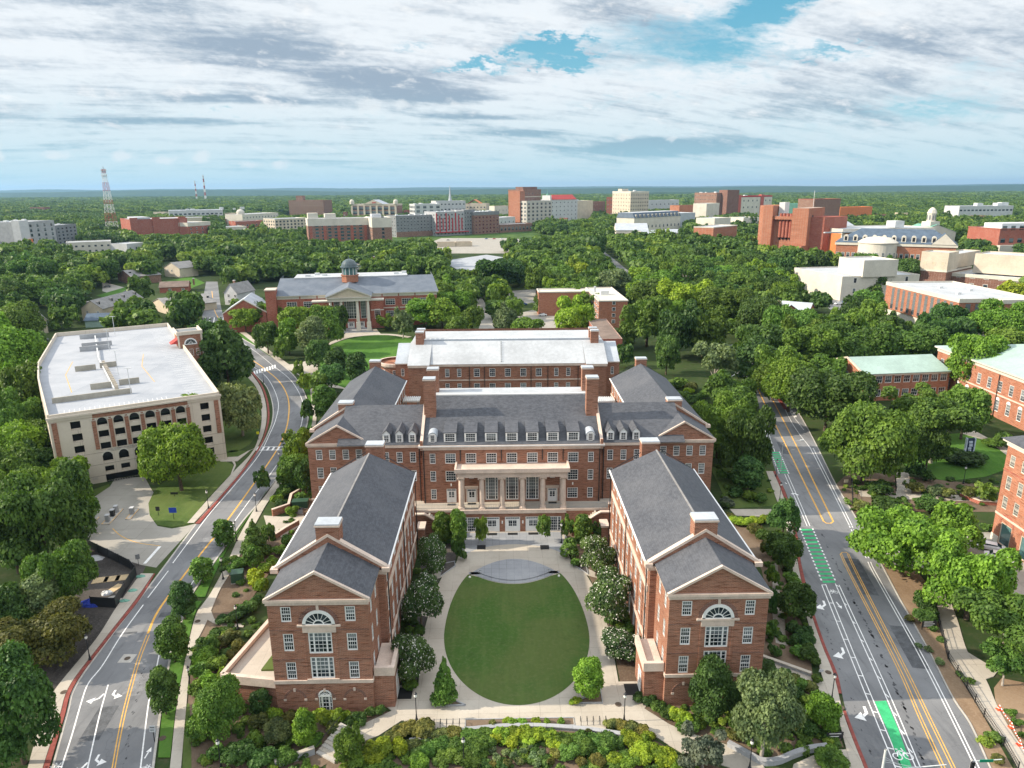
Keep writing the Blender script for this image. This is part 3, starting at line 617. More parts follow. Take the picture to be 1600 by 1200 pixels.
# the court between the wings
def ell(cx, cy, rx, ry, a0, a1, n=60): return [(cx+rx*math.cos(a0+(a1-a0)*i/n), cy+ry*math.sin(a0+(a1-a0)*i/n)) for i in range(n+1)]
cc = MB(); cc.prism([(-13.4,73.4),(13.4,73.4),(13.4,81),(13.9,92),(13.2,104),(12.2,109),(10.2,113),(9.8,117),(9.8,124.6),(-9.8,124.6),(-9.8,117),(-10.2,113),(-12.2,109),(-13.2,104),(-13.9,92),(-13.4,81)], 0, .10, 'concrete')
cc.prism([(-13.4,73.4),(-13.4,81),(-16.3,81),(-17,77)], 0, .095, 'concrete'); cc.prism([(13.4,73.4),(17,77),(16.3,81),(13.4,81)], 0, .095, 'concrete')
struct('courtyard_paving', cc)
m = MB(); m.face([(*p, .106) for p in ell(0, 113.5, 9.5, 6, 0, PI, 30)]+[(-9.4,124.2,.106),(9.4,124.2,.106)], 'bluestone'); struct('forecourt', m)
m = MB(); m.face([(*p, .112) for p in ell(0, 93.3, 12.3, 23.7, math.radians(42), math.radians(138), 40)]+[(*p, .112) for p in ell(0, 93.3, 11.1, 21.5, math.radians(138), math.radians(42), 40)], 'concrete')
m.face([(*p, .108) for p in ell(0, 93.3, 13.0, 18.6, math.radians(140), math.radians(400), 80)]+[(*p, .108) for p in ell(0, 93.3, 10.2, 15.8, math.radians(400), math.radians(140), 80)], 'concrete'); struct('ring_path', m)
th0, th1 = math.radians(137.5), math.radians(402.5)
low = [(x, 105.7+.0625*x*x*1.02) for x in np.linspace(7.75, -7.75, 21)]
m = MB(); m.face([(*p, .125) for p in [(-10.8*(-x/10.8)**.78, y) for x, y in ell(0, 93.0, 10.8, 21.6, math.radians(132.5), PI, 14)[:-1]]+ell(0, 93.0, 10.8, 16.2, PI, 2*PI, 50)[:-1]+[(10.8*(x/10.8)**.78, y) for x, y in ell(0, 93.0, 10.8, 21.6, 0, math.radians(47.5), 14)]]+[(*p, .125) for p in low[2:-2]], 'lawn_oval'); struct('oval_lawn', m)
m = MB(); up_ = [(x, 114.0-.085*x*x) for x in np.linspace(-7.75, 7.75, 21)]
m.prism([(x, y+.15) for x, y in low]+up_, .10, .16, 'bluestone')
m.prism([(x*.82, 106.7+.0625*x*x*.75) for x in np.linspace(7.75, -7.75, 21)]+[(x*.82, 113.2-.085*x*x*.62) for x in np.linspace(-7.75, 7.75, 21)], .16, .32, 'bluestone'); struct('stone_stage', m)
m = MB()
for s in (-1, 1):
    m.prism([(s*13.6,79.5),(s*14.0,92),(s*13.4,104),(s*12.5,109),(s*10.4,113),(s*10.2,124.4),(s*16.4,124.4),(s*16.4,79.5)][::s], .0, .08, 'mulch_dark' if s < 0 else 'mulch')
struct('court_bed', m)
m = MB()
for s in (-1, 1):
    m.prism([(s*12.4,108.2),(s*14.5,107),(s*14.6,108.3),(s*11.2,112.2)][::s], .08, .13, 'concrete'); m.prism([(s*12.9,98.0),(s*16.2,99.0),(s*16.2,97.6),(s*13.6,96.6)][::s], .08, .12, 'concrete')
struct('bed_path', m)
m = MB(); poly(m, [(620,1108),(600,1117),(557,1137),(525,1152),(530,1164),(565,1160),(592,1150),(627,1127),(679,1121),(681,1085),(640,1082)], .11, 'concrete')
poly(m, [(990,1075),(994,1100),(1045,1132),(1070,1144),(1137,1165),(1190,1194),(1215,1232),(1160,1232),(1140,1200),(1065,1177),(1025,1152),(985,1125),(935,1125),(945,1085)], .11, 'concrete')
poly(m, [(1187,1032),(1225,1040),(1287,1064),(1297,1090),(1283,1083),(1187,1048)], .11, 'concrete'); poly(m, [(1140,796),(1215,796),(1225,803),(1215,808),(1150,806)], .09, 'concrete')
poly(m, [(1240,1195),(1290,1172),(1330,1172),(1345,1232),(1230,1232)], .10, 'concrete'); poly(m, [(679,1121),(729,1126),(729,1140),(677,1145)], .112, 'concrete'); poly(m, [(895,1126),(946,1120),(947,1143),(896,1140)], .112, 'concrete')
struct('front_path', m)
m = MB(); poly(m, [(992,1102),(1040,1133),(1137,1163),(1190,1192),(1240,1180),(1290,1168),(1318,1168),(1296,1095),(1200,1050),(1187,1048),(1180,1100),(1040,1100)], .05, 'mulch')
poly(m, [(1187,1030),(1270,1056),(1262,1000),(1225,900),(1190,820),(1140,810),(1190,890),(1200,940)], .05, 'mulch'); poly(m, [(1110,730),(1200,735),(1215,790),(1140,795)], .05, 'grass')
poly(m, [(1015,600),(1060,590),(1110,640),(1122,700),(1105,690)], .05, 'grass'); struct('east_bed', m)
m = MB(); poly(m, [(1207,880),(1215,880),(1217,920),(1225,960),(1228,1000),(1232,1010),(1212,1005),(1207,960)], .08, 'rock_bed'); struct('rock_swale', m)
m = MB(); poly(m, [(520,1160),(640,1162),(720,1142),(810,1137),(900,1141),(975,1150),(1025,1158),(1065,1180),(1140,1205),(1150,1232),(500,1232)], .04, 'mulch'); struct('slope_bed', m)
m = MB(); poly(m, [(1306,757),(1337,807),(1350,800),(1400,800),(1470,800),(1560,800),(1560,760),(1420,745),(1330,735)], .05, 'mulch'); poly(m, [(1377,880),(1407,937),(1452,1017),(1489,1090),(1517,1132),(1544,1192),(1562,1232),(1600,1232),(1537,1120),(1482,1030),(1469,982),(1458,950),(1455,920),(1430,890)], .05, 'dirt')
poly(m, [(1557,1112),(1553,1075),(1565,1060),(1640,1075),(1660,1190),(1600,1170)], .06, 'dirt'); struct('roadside_bed', m)
m = MB(); poly(m, [(1410,700),(1440,682),(1500,677),(1545,690),(1575,710),(1568,735),(1540,745),(1480,752),(1430,742),(1408,722)], .06, 'lawn_bright'); struct('quad_lawn', m)
m = MB(); poly(m, [(1335,806),(1352,823),(1440,840),(1560,830),(1640,880),(1640,990),(1500,900),(1375,880)], .03, 'drive'); poly(m, [(1340,766),(1400,771),(1560,776),(1560,785),(1400,780),(1345,776)], .09, 'concrete'); poly(m, [(1398,738),(1420,738),(1424,771),(1400,771)], .09, 'concrete'); poly(m, [(1500,677),(1520,672),(1600,715),(1590,725),(1545,690)], .09, 'concrete'); struct('service_drive', m)
# open places behind the court
m = MB(); poly(m, [(510,600),(500,560),(520,538),(560,527),(600,524),(645,530),(668,545),(640,575),(600,600),(548,607)], .06, 'lawn_bright', k=3); struct('round_lawn', m)
m = MB(); line(m, [(508,540),(540,528),(575,523.5),(610,523),(640,527)], 2.6, .10, 'concrete', z0=0); poly(m, [(535,527),(545,514),(588,514),(596,523)], .09, 'concrete'); struct('crescent_path', m)
m = MB(); poly(m, [(737,458),(746,456),(756,470),(778,520),(785,540),(740,540),(752,500)], .03, 'drive'); poly(m, [(800,492),(850,480),(880,500),(870,530),(800,525)], .03, 'drive'); poly(m, [(790,455),(838,452),(850,470),(800,478)], .03, 'drive')
struct('back_lot', m)
m = MB(); poly(m, [(696,396),(800,396),(850,388),(880,378),(790,372),(690,372),(655,385)], .03, 'drive'); poly(m, [(690,408),(760,398),(800,404),(790,416),(720,424)], .025, 'deck'); poly(m, [(925,385),(932,383),(1003,440),(985,446),(950,410)], .03, 'asphalt'); poly(m, [(1280,470),(1340,466),(1350,478),(1300,486)], .03, 'asphalt'); struct('far_lots', m)
m = MB(); poly(m, [(150,462),(205,446),(240,458),(190,470)], .04, 'lawn_bright'); poly(m, [(250,440),(300,432),(320,442),(270,462)], .04, 'lawn_bright'); poly(m, [(160,440),(205,452),(215,462),(208,470),(160,455)], .03, 'drive'); struct('house_lawns', m)
# ------------------------------------------------------------------ buildings
WCACHE = {}
def win_mesh(w, h, nx, nz, fr=.09, style='', mat='white_paint', gl='glass'):
    """white frame with glazing bars, and the glass behind; x across, z up from the sill, -y outward"""
    key = (round(w, 2), round(h, 2), nx, nz, fr, style, mat, gl)
    if key in WCACHE: return WCACHE[key]
    f = MB(); p = MB(); a, b = -w/2, w/2; y0, y1 = -.05, .10
    f.box(a, y0, 0, a+fr, y1, h, mat, 'b'); f.box(b-fr, y0, 0, b, y1, h, mat, 'b'); f.box(a+fr, y0, 0, b-fr, y1, fr*1.1, mat, 'b'); f.box(a+fr, y0, h-fr*1.1, b-fr, y1, h, mat, 'b')
    bw = .035 if w < 4 else .08
    if style == 'sash': f.box(a+fr, y0+.01, h*.5-.035, b-fr, y1, h*.5+.035, mat, 'b')
    if style == 'triple':
        for k in (-.27, .27): f.box(k*w-.09, y0, fr, k*w+.09, y1, h-fr, mat, 'b')
    if style == 'door':
        f.box(-.06, y0, 0, .06, y1, h*.80, mat, 'b'); f.box(a+fr, y0, h*.78, b-fr, y1, h*.84, mat, 'b')
        for s in (-1, 1): f.box(min(s*.06, s*(b-fr)), y0+.02, 0, max(s*.06, s*(b-fr)), y1-.005, h*.36, mat, 'b')
        for s in (-1, 1): f.box(min(s*b*.52, s*(b-fr)), y0+.02, h*.36, max(s*b*.52, s*(b-fr)), y1-.005, h*.78, mat, 'b')
    for i in range(1, nx): x = a+fr+(w-2*fr)*i/nx; f.box(x-bw/2, y0+.03, fr, x+bw/2, y1, h-fr, mat, 'bud')
    for i in range(1, nz): z = fr+(h-2*fr)*i/nz; f.box(a+fr, y0+.035, z-bw/2, b-fr, y1, z+bw/2, mat, 'blr')
    p.face([(a+fr*.5, .06, fr*.5), (b-fr*.5, .06, fr*.5), (b-fr*.5, .06, h-fr*.5), (a+fr*.5, .06, h-fr*.5)], gl)
    r = (f.mesh('window'), p.mesh('pane')); WCACHE[key] = r; return r
def plain_win_mesh(w, h, nx, nz, mat, gl):
    """for distant walls: frame, bars and glass in one mesh"""
    key = ('p', round(w, 2), round(h, 2), nx, nz, mat, gl)
    if key in WCACHE: return WCACHE[key]
    f = MB(); a, b = -w/2, w/2; fr = min(.14, w*.08)
    f.face([(a, -.04, 0), (b, -.04, 0), (b, -.04, h), (a, -.04, h)], gl)
    if mat:
        f.box(a, -.12, 0, a+fr, -.03, h, mat, 'b'); f.box(b-fr, -.12, 0, b, -.03, h, mat, 'b'); f.box(a+fr, -.12, 0, b-fr, -.03, fr, mat, 'b'); f.box(a+fr, -.12, h-fr, b-fr, -.03, h, mat, 'b')
        for i in range(1, nx): x = a+w*i/nx; f.box(x-fr/3, -.10, fr, x+fr/3, -.03, h-fr, mat, 'bud')
        for i in range(1, nz): z = h*i/nz; f.box(a+fr, -.09, z-fr/3, b-fr, -.03, z+fr/3, mat, 'blr')
    WCACHE[key] = f.mesh('window'); return WCACHE[key]

SOLO = {'pilaster', 'keystone', 'downpipe', 'wall_lamp', 'stone_panel', 'gutter', 'roof_unit', 'pier', 'snow_guard', 'brick_band', 'bay', 'penthouse', 'red_panel', 'red_tower', 'stone_band', 'planter_wall', 'tower', 'lift_house', 'stair_tower'}
class Bld:
    """a building: an Empty with walls, roofs, trims and windows as its parts. s = -1 mirrors local x"""
    def __init__(s, name, label, cat, loc=(0, 0, 0), rz=0.0, group=None, mir=1):
        s.root = thing(name, label, cat, loc, rz, group); s.k = mir; s.parts = {}; s.nw = 0; s.extra = MB()
    def mb(s, part):
        if part not in s.parts: s.parts[part] = MB()
        return s.parts[part]
    def X(s, p): return (p[0]*s.k,)+tuple(p[1:])
    def box(s, part, x0, y0, z0, x1, y1, z1, mat, skip=''):
        if s.k < 0:
            x0, x1 = -x1, -x0; skip = skip.translate(str.maketrans('lr', 'rl'))
        if part in SOLO: m = MB(); m.box(x0, y0, z0, x1, y1, z1, mat, skip); m.build(part, s.root); return
        s.mb(part).box(x0, y0, z0, x1, y1, z1, mat, skip)
    def face(s, part, pts, mat):
        q = [s.X(p) for p in pts]; s.mb(part).face(q if s.k > 0 else q[::-1], mat)
    def wall(s, A, B, z0, z1, mat, wins=(), part='wall', depth=.16):
        """wall from A to B seen from outside left to right; wins = (x from A, sill z, w, h, nx, nz, style[, kind])"""
        W = math.dist(A, B)
        if s.k < 0: A, B = s.X(B), s.X(A); wins = [(W-q[0],)+tuple(q[1:]) for q in wins]
        d = ((B[0]-A[0])/W, (B[1]-A[1])/W); n = (d[1], -d[0]); ang = math.atan2(d[1], d[0]); m = s.mb(part)
        def P3(x, z, o=0.0): return (A[0]+d[0]*x-n[0]*o, A[1]+d[1]*x-n[1]*o, z)
        H_ = [(q[0]-q[2]/2, q[1], q[0]+q[2]/2, q[1]+q[3]) for q in wins]
        xs = sorted({0.0, W, *[round(v, 4) for h in H_ for v in (h[0], h[2])]}); zs = sorted({z0, z1, *[round(v, 4) for h in H_ for v in (h[1], h[3])]})
        zs = [z for z in zs if z0 <= z <= z1]
        for j in range(len(zs)-1):
            i = 0
            while i < len(xs)-1:
                zc = (zs[j]+zs[j+1])/2
                def hole(i): return any(h[0] < (xs[i]+xs[i+1])/2 < h[2] and h[1] < zc < h[3] for h in H_)
                if hole(i): i += 1; continue
                e = i+1
                while e < len(xs)-1 and not hole(e): e += 1
                m.face([P3(xs[i], zs[j]), P3(xs[e], zs[j]), P3(xs[e], zs[j+1]), P3(xs[i], zs[j+1])], mat); i = e
        for h in H_:
            a, b, c, e = h[0], max(h[1], z0), h[2], min(h[3], z1)
            m.face([P3(a, b), P3(a, b, depth), P3(a, e, depth), P3(a, e)], mat); m.face([P3(c, b), P3(c, e), P3(c, e, depth), P3(c, b, depth)], mat)
            m.face([P3(a, e), P3(a, e, depth), P3(c, e, depth), P3(c, e)], mat); m.face([P3(a, b), P3(c, b), P3(c, b, depth), P3(a, b, depth)], mat)
        for q in wins: s.window(P3(q[0], q[1], depth-.06), ang, *q[2:])
    def window(s, loc, ang, w, h, nx, nz, style='', kind='window', mat='white_paint', gl='glass'):
        f, p = win_mesh(w, h, nx, nz, .125 if w < 2.5 else .15, style, mat, gl)
        if s.nw >= 96 and kind == 'window':
            R = Matrix.Translation(loc) @ Matrix.Rotation(ang, 4, 'Z')
            for me in (f, p):
                for pl in me.polygons: s.extra.face([tuple(R @ me.vertices[v].co) for v in pl.vertices], me.materials[pl.material_index].name)
            return
        s.nw += kind == 'window'
        o = link(kind, f, s.root, loc, ang); link('pane', p, o)
    def pwin(s, loc, ang, w, h, nx=1, nz=1, mat='white_paint', gl='glass'):
        me = plain_win_mesh(w, h, nx, nz, mat, gl)
        if s.nw >= 96:
            R = Matrix.Translation(loc) @ Matrix.Rotation(ang, 4, 'Z')
            for pl in me.polygons: s.extra.face([tuple(R @ me.vertices[v].co) for v in pl.vertices], me.materials[pl.material_index].name)
            return
        s.nw += 1; link('window', me, s.root, loc, ang)
    def face_grid(s, A, B, z0, rows, cols, w, h, dz, x0=None, x1=None, nx=1, nz=1, mat='white_paint', gl='glass', skip=()):
        """a grid of simple windows on a distant wall"""
        W = math.dist(A, B); d = ((B[0]-A[0])/W, (B[1]-A[1])/W); ang = math.atan2(d[1], d[0])
        x0 = W/(2*cols) if x0 is None else x0; x1 = W-W/(2*cols) if x1 is None else x1
        for r in range(rows):
            for c in range(cols):
                if (r, c) in skip: continue
                x = x0+(x1-x0)*(c/(cols-1) if cols > 1 else .5); s.pwin((A[0]+d[0]*x, A[1]+d[1]*x, z0+r*dz), ang, w, h, nx, nz, mat, gl)
    def chimney(s, x, y, z0, z1, w, d, mat='brick', cap='roof_pale', flare=0.0, part='chimney'):
        c = MB(); X_ = x*s.k
        c.box(-w/2, -d/2, 0, w/2, d/2, z1-z0-.45, mat, 'd')
        if flare: c.box(-w/2-.18, -d/2-.05, 0, w/2+.18, d/2+.05, .9, mat, 'd')
        o = c.build(part, s.root, (X_, y, z0)); t = MB()
        t.box(-w/2-.12, -d/2-.12, 0, w/2+.12, d/2+.12, .22, 'stone'); t.box(-w/2-.06, -d/2-.06, .22, w/2+.06, d/2+.06, .42, cap); t.build('chimney_cap', o, (0, 0, z1-z0-.45))
        return o
    def gable_roof(s, x0, x1, y0, y1, ze, zr, mat='slate', axis='y', over=.35, part='roof', hip=0.0):
        """pitched roof over a rectangle, ridge along axis, with some thickness; hip: the far end leans in"""
        t = .18
        if axis == 'y':
            xm = (x0+x1)/2; sl = (zr-ze)/((x1-x0)/2); e0, e1 = x0-over, x1+over; zo = ze-over*sl
            for zz, flip in ((t, False), (0, True)):
                L = [(e0, y0, zo+zz), (xm, y0, zr+zz), (xm, y1-hip, zr+zz), (e0, y1, zo+zz)]; Rr = [(xm, y0, zr+zz), (e1, y0, zo+zz), (e1, y1, zo+zz), (xm, y1-hip, zr+zz)]
                s.face(part, L[::-1] if not flip else L, mat); s.face(part, Rr[::-1] if not flip else Rr, mat)
            if hip: s.face(part, [(e1, y1, zo+t), (e0, y1, zo+t), (xm, y1-hip, zr+t)], mat)
            for e in (e0, e1): s.face(part, [(e, y0, zo), (e, y1, zo), (e, y1, zo+t), (e, y0, zo+t)], mat)
            for yy in (y0, y1): s.face(part, [(e0, yy, zo), (e0, yy, zo+t), (xm, yy, zr+t), (xm, yy, zr)], mat); s.face(part, [(xm, yy, zr), (xm, yy, zr+t), (e1, yy, zo+t), (e1, yy, zo)], mat)
        else:
            ym = (y0+y1)/2; sl = (zr-ze)/((y1-y0)/2); e0, e1 = y0-over, y1+over; zo = ze-over*sl
            for zz in (t, 0):
                s.face(part, [(x0, e0, zo+zz), (x1, e0, zo+zz), (x1, ym, zr+zz), (x0, ym, zr+zz)], mat); s.face(part, [(x0, ym, zr+zz), (x1, ym, zr+zz), (x1, e1, zo+zz), (x0, e1, zo+zz)], mat)
            for e in (e0, e1): s.face(part, [(x0, e, zo), (x1, e, zo), (x1, e, zo+t), (x0, e, zo+t)], mat)
            for xx in (x0, x1): s.face(part, [(xx, e0, zo), (xx, ym, zr), (xx, ym, zr+t), (xx, e0, zo+t)], mat); s.face(part, [(xx, ym, zr), (xx, e1, zo), (xx, e1, zo+t), (xx, ym, zr+t)], mat)
    def rake(s, x0, x1, y, ze, zr, w, th, mat='stone', part='cornice', yd=.3, over=0.0):
        """sloping cornice on both edges of a gable that faces -y"""
        xm = (x0+x1)/2; sl = (zr-ze)/((x1-x0)/2)
        for a in (x0-over, x1+over):
            zo = ze-over*sl; q0, q1 = (a, zo), (xm, zr)
            for yy in (y, ): s.face(part, [(q0[0], yy, q0[1]), (q1[0], yy, q1[1]), (q1[0], yy, q1[1]+w), (q0[0], yy, q0[1]+w)], mat)
            s.face(part, [(q0[0], y, q0[1]+w), (q1[0], y, q1[1]+w), (q1[0], y+yd, q1[1]+w), (q0[0], y+yd, q0[1]+w)], mat)
            s.face(part, [(q0[0], y, q0[1]), (q0[0], y+yd, q0[1]), (q1[0], y+yd, q1[1]), (q1[0], y, q1[1])], mat); s.face(part, [(q0[0], y+yd, q0[1]), (q1[0], y+yd, q1[1]), (q1[0], y+yd, q1[1]+w), (q0[0], y+yd, q0[1]+w)], mat)
    def flush(s, part):
        m = s.parts.pop(part, None)
        if m and m.f: m.build(part, s.root)
    def done(s):
        for n, m in s.parts.items():
            if m.f: m.build(n, s.root)
        if s.extra.f: tag(s.extra.build('window', s.root), kind='stuff')
        s.parts = {}; return s.root

def arch_ring(m, cx, cz, r0, r1, y, mat, a0=0.0, a1=PI, n=16, th=.08):
    for i in range(n):
        t0, t1 = a0+(a1-a0)*i/n, a0+(a1-a0)*(i+1)/n; c0, s0, c1, s1 = math.cos(t0), math.sin(t0), math.cos(t1), math.sin(t1)
        m.face([(cx+r0*c0, y, cz+r0*s0), (cx+r1*c0, y, cz+r1*s0), (cx+r1*c1, y, cz+r1*s1), (cx+r0*c1, y, cz+r0*s1)], mat)
        m.face([(cx+r1*c0, y, cz+r1*s0), (cx+r1*c0, y+th, cz+r1*s0), (cx+r1*c1, y+th, cz+r1*s1), (cx+r1*c1, y, cz+r1*s1)], mat); m.face([(cx+r0*c0, y, cz+r0*s0), (cx+r0*c1, y, cz+r0*s1), (cx+r0*c1, y+th, cz+r0*s1), (cx+r0*c0, y+th, cz+r0*s0)], mat)

def fanlight(b, x, z, r, y, ang=0.0, part='fanlight'):
    m = MB(); arch_ring(m, 0, 0, r*.80, r, 0, 'white_paint', n=20, th=.12); m.box(-r, 0, -.18, r, .12, .12, 'white_paint', 'b')
    for i in range(1, 8):
        t = PI*i/8; m.beam((r*.34*math.cos(t), .05, r*.34*math.sin(t)), (r*.84*math.cos(t), .05, r*.84*math.sin(t)), .05, .05, 'white_paint')
    arch_ring(m, 0, 0, r*.28, r*.36, .02, 'white_paint', n=10, th=.06)
    o = m.build(part, b.root, (x*b.k, y, z), ang); p = MB(); p.face([(0, .07, 0)]+[(r*.9*math.cos(PI*i/16), .07, r*.9*math.sin(PI*i/16)) for i in range(17)], 'glass'); p.build('pane', o)

def front_wing(side, label):
    """four-storey gabled wing; local +x is the court side"""
    b = Bld('brick_hall', label, 'building', (side*24.5, 0, 0), mir=-side); w2 = 6.1; yf = 76.3; yb = 83.5; W = 7.0; y1 = 116.3
    BR = 'brick'; T = 'stone'
    # front block
    wins = [(w2+x, z, 1.25, h, 4, 4, 'sash') for x in (-3.9, 3.9) for z, h in ((4.9, 2.5), (9.0, 2.45), (13.1, 2.1))]
    wins += [(w2, 5.0, 2.9, 3.1, 5, 5, 'triple'), (w2, 8.6, 2.9, 3.0, 5, 5, 'triple'), (w2, .05, 1.7, 2.5, 4, 4, 'triple', 'window')]
    b.wall((-w2, yf), (w2, yf), 0, 16.2, BR, wins); b.wall((w2, yf), (w2, yb), 0, 16.2, BR, [(q, z, 1.1, h, 3, 4, 'sash') for q in (2.0, 5.2) for z, h in ((5.0, 2.4), (9.0, 2.4), (13.1, 2.1))])
    b.wall((-w2, yb), (-w2, yf), 0, 16.2, BR)
    b.face('wall', [(-w2, yf, 16.2), (w2, yf, 16.2), (0, yf, 19.75)], BR)
    m = b.mb('cornice'); b.box('cornice', -w2-.3, yf-.32, 15.9, w2+.3, yf-.003, 16.25, T); b.box('cornice', -w2-.15, yf-.18, 15.5, w2+.15, yf-.004, 15.9, T)
    for x in (-1, 1): b.box('cornice', x*w2-.33 if x < 0 else x*w2+.003, yf+.01, 15.9, x*w2-.003 if x < 0 else x*w2+.33, yb, 16.2, T)
    b.rake(-w2, w2, yf-.30, 16.2, 19.75, .34, .3, yd=.36, over=.35)
    b.gable_roof(-w2, w2, yf+.02, yb, 16.25, 19.85)
    b.box('belt_course', -w2-.10, yf-.14, 4.35, w2+.10, yf-.002, 4.8, T); b.box('belt_course', w2+.002, yf, 4.35, w2+.12, yb, 4.8, T)
    # fan light, stone panel and the brick arches
    fanlight(b, 0, 12.75, 2.0, yf-.16)
    b.box('stone_panel', -2.05, yf-.12, 11.65, 2.05, yf-.002, 12.6, T); b.box('stone_panel', -2.65, yf-.20, 12.5, 2.65, yf-.005, 12.74, T); b.box('stone_panel', -2.0, yf-.16, 4.8, 2.0, yf-.003, 5.0, T)
    mm = MB(); arch_ring(mm, 0, 12.8, 2.02, 2.5, yf-.06, 'brick_dark', n=20); mm.build('brick_arch', b.root)
    for x, z, r in ((-3.75, 2.05, 1.15), (3.75, 2.05, 1.15), (0, 2.1, 1.0)):
        mm = MB(); arch_ring(mm, x*b.k, z, r, r+.28, yf-.05, 'brick_dark', n=14); mm.build('brick_arch', b.root)
        for q in (-1, 1): b.box('keystone', x+q*(r+.14)-.17, yf-.10, z-.25, x+q*(r+.14)+.17, yf-.001, z+.02, T)
        b.box('keystone', x-.13, yf-.12, z+r-.02, x+.13, yf-.001, z+r+.42, T)
    b.box('keystone', -.16, yf-.14, 14.72, .16, yf-.001, 15.45, T)
    fanlight(b, 0, 2.5, .85, yf-.10)
    for q in (-1, 1): b.box('pilaster', q*1.95-.16 if q < 0 else 1.79, yf-.05, 4.8, q*1.95+.16 if q < 0 else 2.11, yf-.001, 11.65, BR)
    for z in (7.75, 11.9): b.box('brick_band', -w2, yf-.03, z, -2.1, yf-.001, z+.16, 'brick_dark'); b.box('brick_band', 2.1, yf-.03, z, w2, yf-.001, z+.16, 'brick_dark')
    # entrance porch on the court side
    b.box('porch', w2+.001, yf+.6, 0, w2+2.5, yf+6.2, 4.9, BR); b.box('porch', w2+.13, yf+.4, 4.9, w2+2.7, yf+6.4, 5.45, T, ''); b.box('porch', w2+2.2, yf+.4, 5.45, w2+2.7, yf+6.4, 6.1, T, 'd'); b.box('porch', w2+.13, yf+.4, 5.45, w2+2.2, yf+.9, 6.1, T, 'd')
    o = b.window((w2*b.k+2.52*b.k, yf+3.2, .1), PI/2*b.k, 1.8, 3.2, 2, 3, 'door', 'door')
    # long body
    nb = 9; L = y1-yb; ys = [2.2+i*(L-4.4)/(nb-1) for i in range(nb)]
    iw = []
    for q in ys: iw += [(q, 13.0, 1.35, 2.1, 3, 4, 'sash'), (q, 8.6, 1.35, 2.6, 3, 4, 'sash'), (q, 5.1, 1.35, 2.6, 3, 4, 'sash'), (q, .5, 1.5, 3.0, 3, 4, 'sash')]
    b.wall((W, yb), (W, y1), 0, 16.0, BR, iw); b.wall((-W, y1), (-W, yb), 0, 16.0, BR); b.wall((W, y1), (-W, y1), 0, 16.0, BR)
    b.box('belt_course', W+.002, yb, 4.1, W+.22, y1, 4.55, T); b.box('belt_course', W+.002, yb+.8, 11.55, W+.14, y1-.8, 12.45, T); b.box('belt_course', W+.002, yb, 15.2, W+.30, y1, 15.75, T)
    for i in range(nb-1): b.box('pilaster', W+.001, yb+(ys[i]+ys[i+1])/2-.3, 4.55, W+.10, yb+(ys[i]+ys[i+1])/2+.3, 11.55, BR)
    for q in (yb+.7, yb+L*.5, y1-.6):
        c = MB(); c.box(-.07, -.07, .3, .07, .07, 15.4, 'black_metal'); c.build('downpipe', b.root, (b.k*(W+.32), q, 0))
    # front gable wall of the body with stone coping swept up to the chimney
    zr = 20.5
    b.wall((-W, yb), (-w2, yb), 0, 16.2, BR); b.wall((w2, yb), (W, yb), 0, 16.2, BR)
    b.box('belt_course', w2+.01, yb-.12, 4.35, W+.20, yb-.003, 4.8, T); b.box('belt_course', w2+.01, yb-.12, 15.3, W+.3, yb-.003, 15.9, T)
    b.face('wall', [(-W, yb, 15.9), (W, yb, 15.9), (W, yb, 16.3), (0, yb, zr+.35), (-W, yb, 16.3)], BR)
    b.rake(-W, W, yb-.12, 16.25, zr+.3, .42, .3, yd=.75, over=.35)
    for q in (-1, 1): b.box('cornice', q*W-.75 if q < 0 else W-.25, yb-.35, 15.75, q*W+.25 if q < 0 else W+.75, yb+.6, 16.35, T)
    b.gable_roof(-W, W, yb+.5, y1, 16.0, zr, over=.45, hip=2.6)
    b.box('gutter', W+.36, yb+.5, 15.72, W+.56, y1+.3, 15.95, 'white_paint'); b.box('gutter', -W-.56, yb+.5, 15.72, -W-.36, y1+.3, 15.95, 'white_paint')
    b.chimney(0, yb+1.0, 18.4, 22.6, 3.0, 2.1, flare=1); b.chimney(.6, y1+.2, 16.0, 21.6, 3.0, 2.0)
    rg = MB(); rg.box(-.12, yb+2.2, zr+.10, .12, y1-2.6, zr+.24, 'roof_grey'); rg.build('ridge_cap', b.root)
    if side > 0:
        cu = bpy.data.curves.new('lettering', 'FONT'); cu.body = 'BENSON HALL'; cu.size = .36; cu.extrude = .01; cu.align_x = 'CENTER'; cu.materials.append(MAT['kerb']); q = bpy.data.objects.new('lettering', cu); COL.objects.link(q); bpy.context.view_layer.update()
        me = bpy.data.meshes.new_from_object(q.evaluated_get(bpy.context.evaluated_depsgraph_get())); bpy.data.objects.remove(q); o = link('lettering', me, b.root, (0, yf-.195, 15.57)); o.rotation_euler = (PI/2, 0, 0)
    if side < 0:
        # low terrace block on the road side
        q = [(-w2-.02, yf+.4), (-w2-.02, 104), (-w2-1.9, 104), (-w2-7.2, yf+1.6)]
        c = b.mb('terrace_wall'); n = [b.X(p) for p in q]
        c.prism([n[3], n[0], n[1], n[2]], 0, 4.0, BR, top='concrete')
        ribbon(c, [n[3], n[0]], .55, 4.75, T, z0=3.55); ribbon(c, [n[3], n[2]], .55, 4.75, T, z0=4.2); ribbon(c, [(n[3][0]-.1, n[3][1]), (n[2][0]-.1, n[2][1])], .30, 4.2, BR, z0=3.4)
        k = b.mb('roof_planting'); k.prism([(-7.0, 79), (-6.3, 79), (-6.3, 90), (-7.0, 90)], 4.0, 4.3, 'stone'); k.prism([(-8.8, 79.2), (-7.0, 79.2), (-7.0, 89.8)], 4.0, 4.25, 'grass')
    return b.done()

front_wing(-1, 'red brick gabled hall with slate roof, left front wing beside the curved road'); front_wing(1, 'red brick gabled hall with slate roof, right front wing beside the green cycle lane')

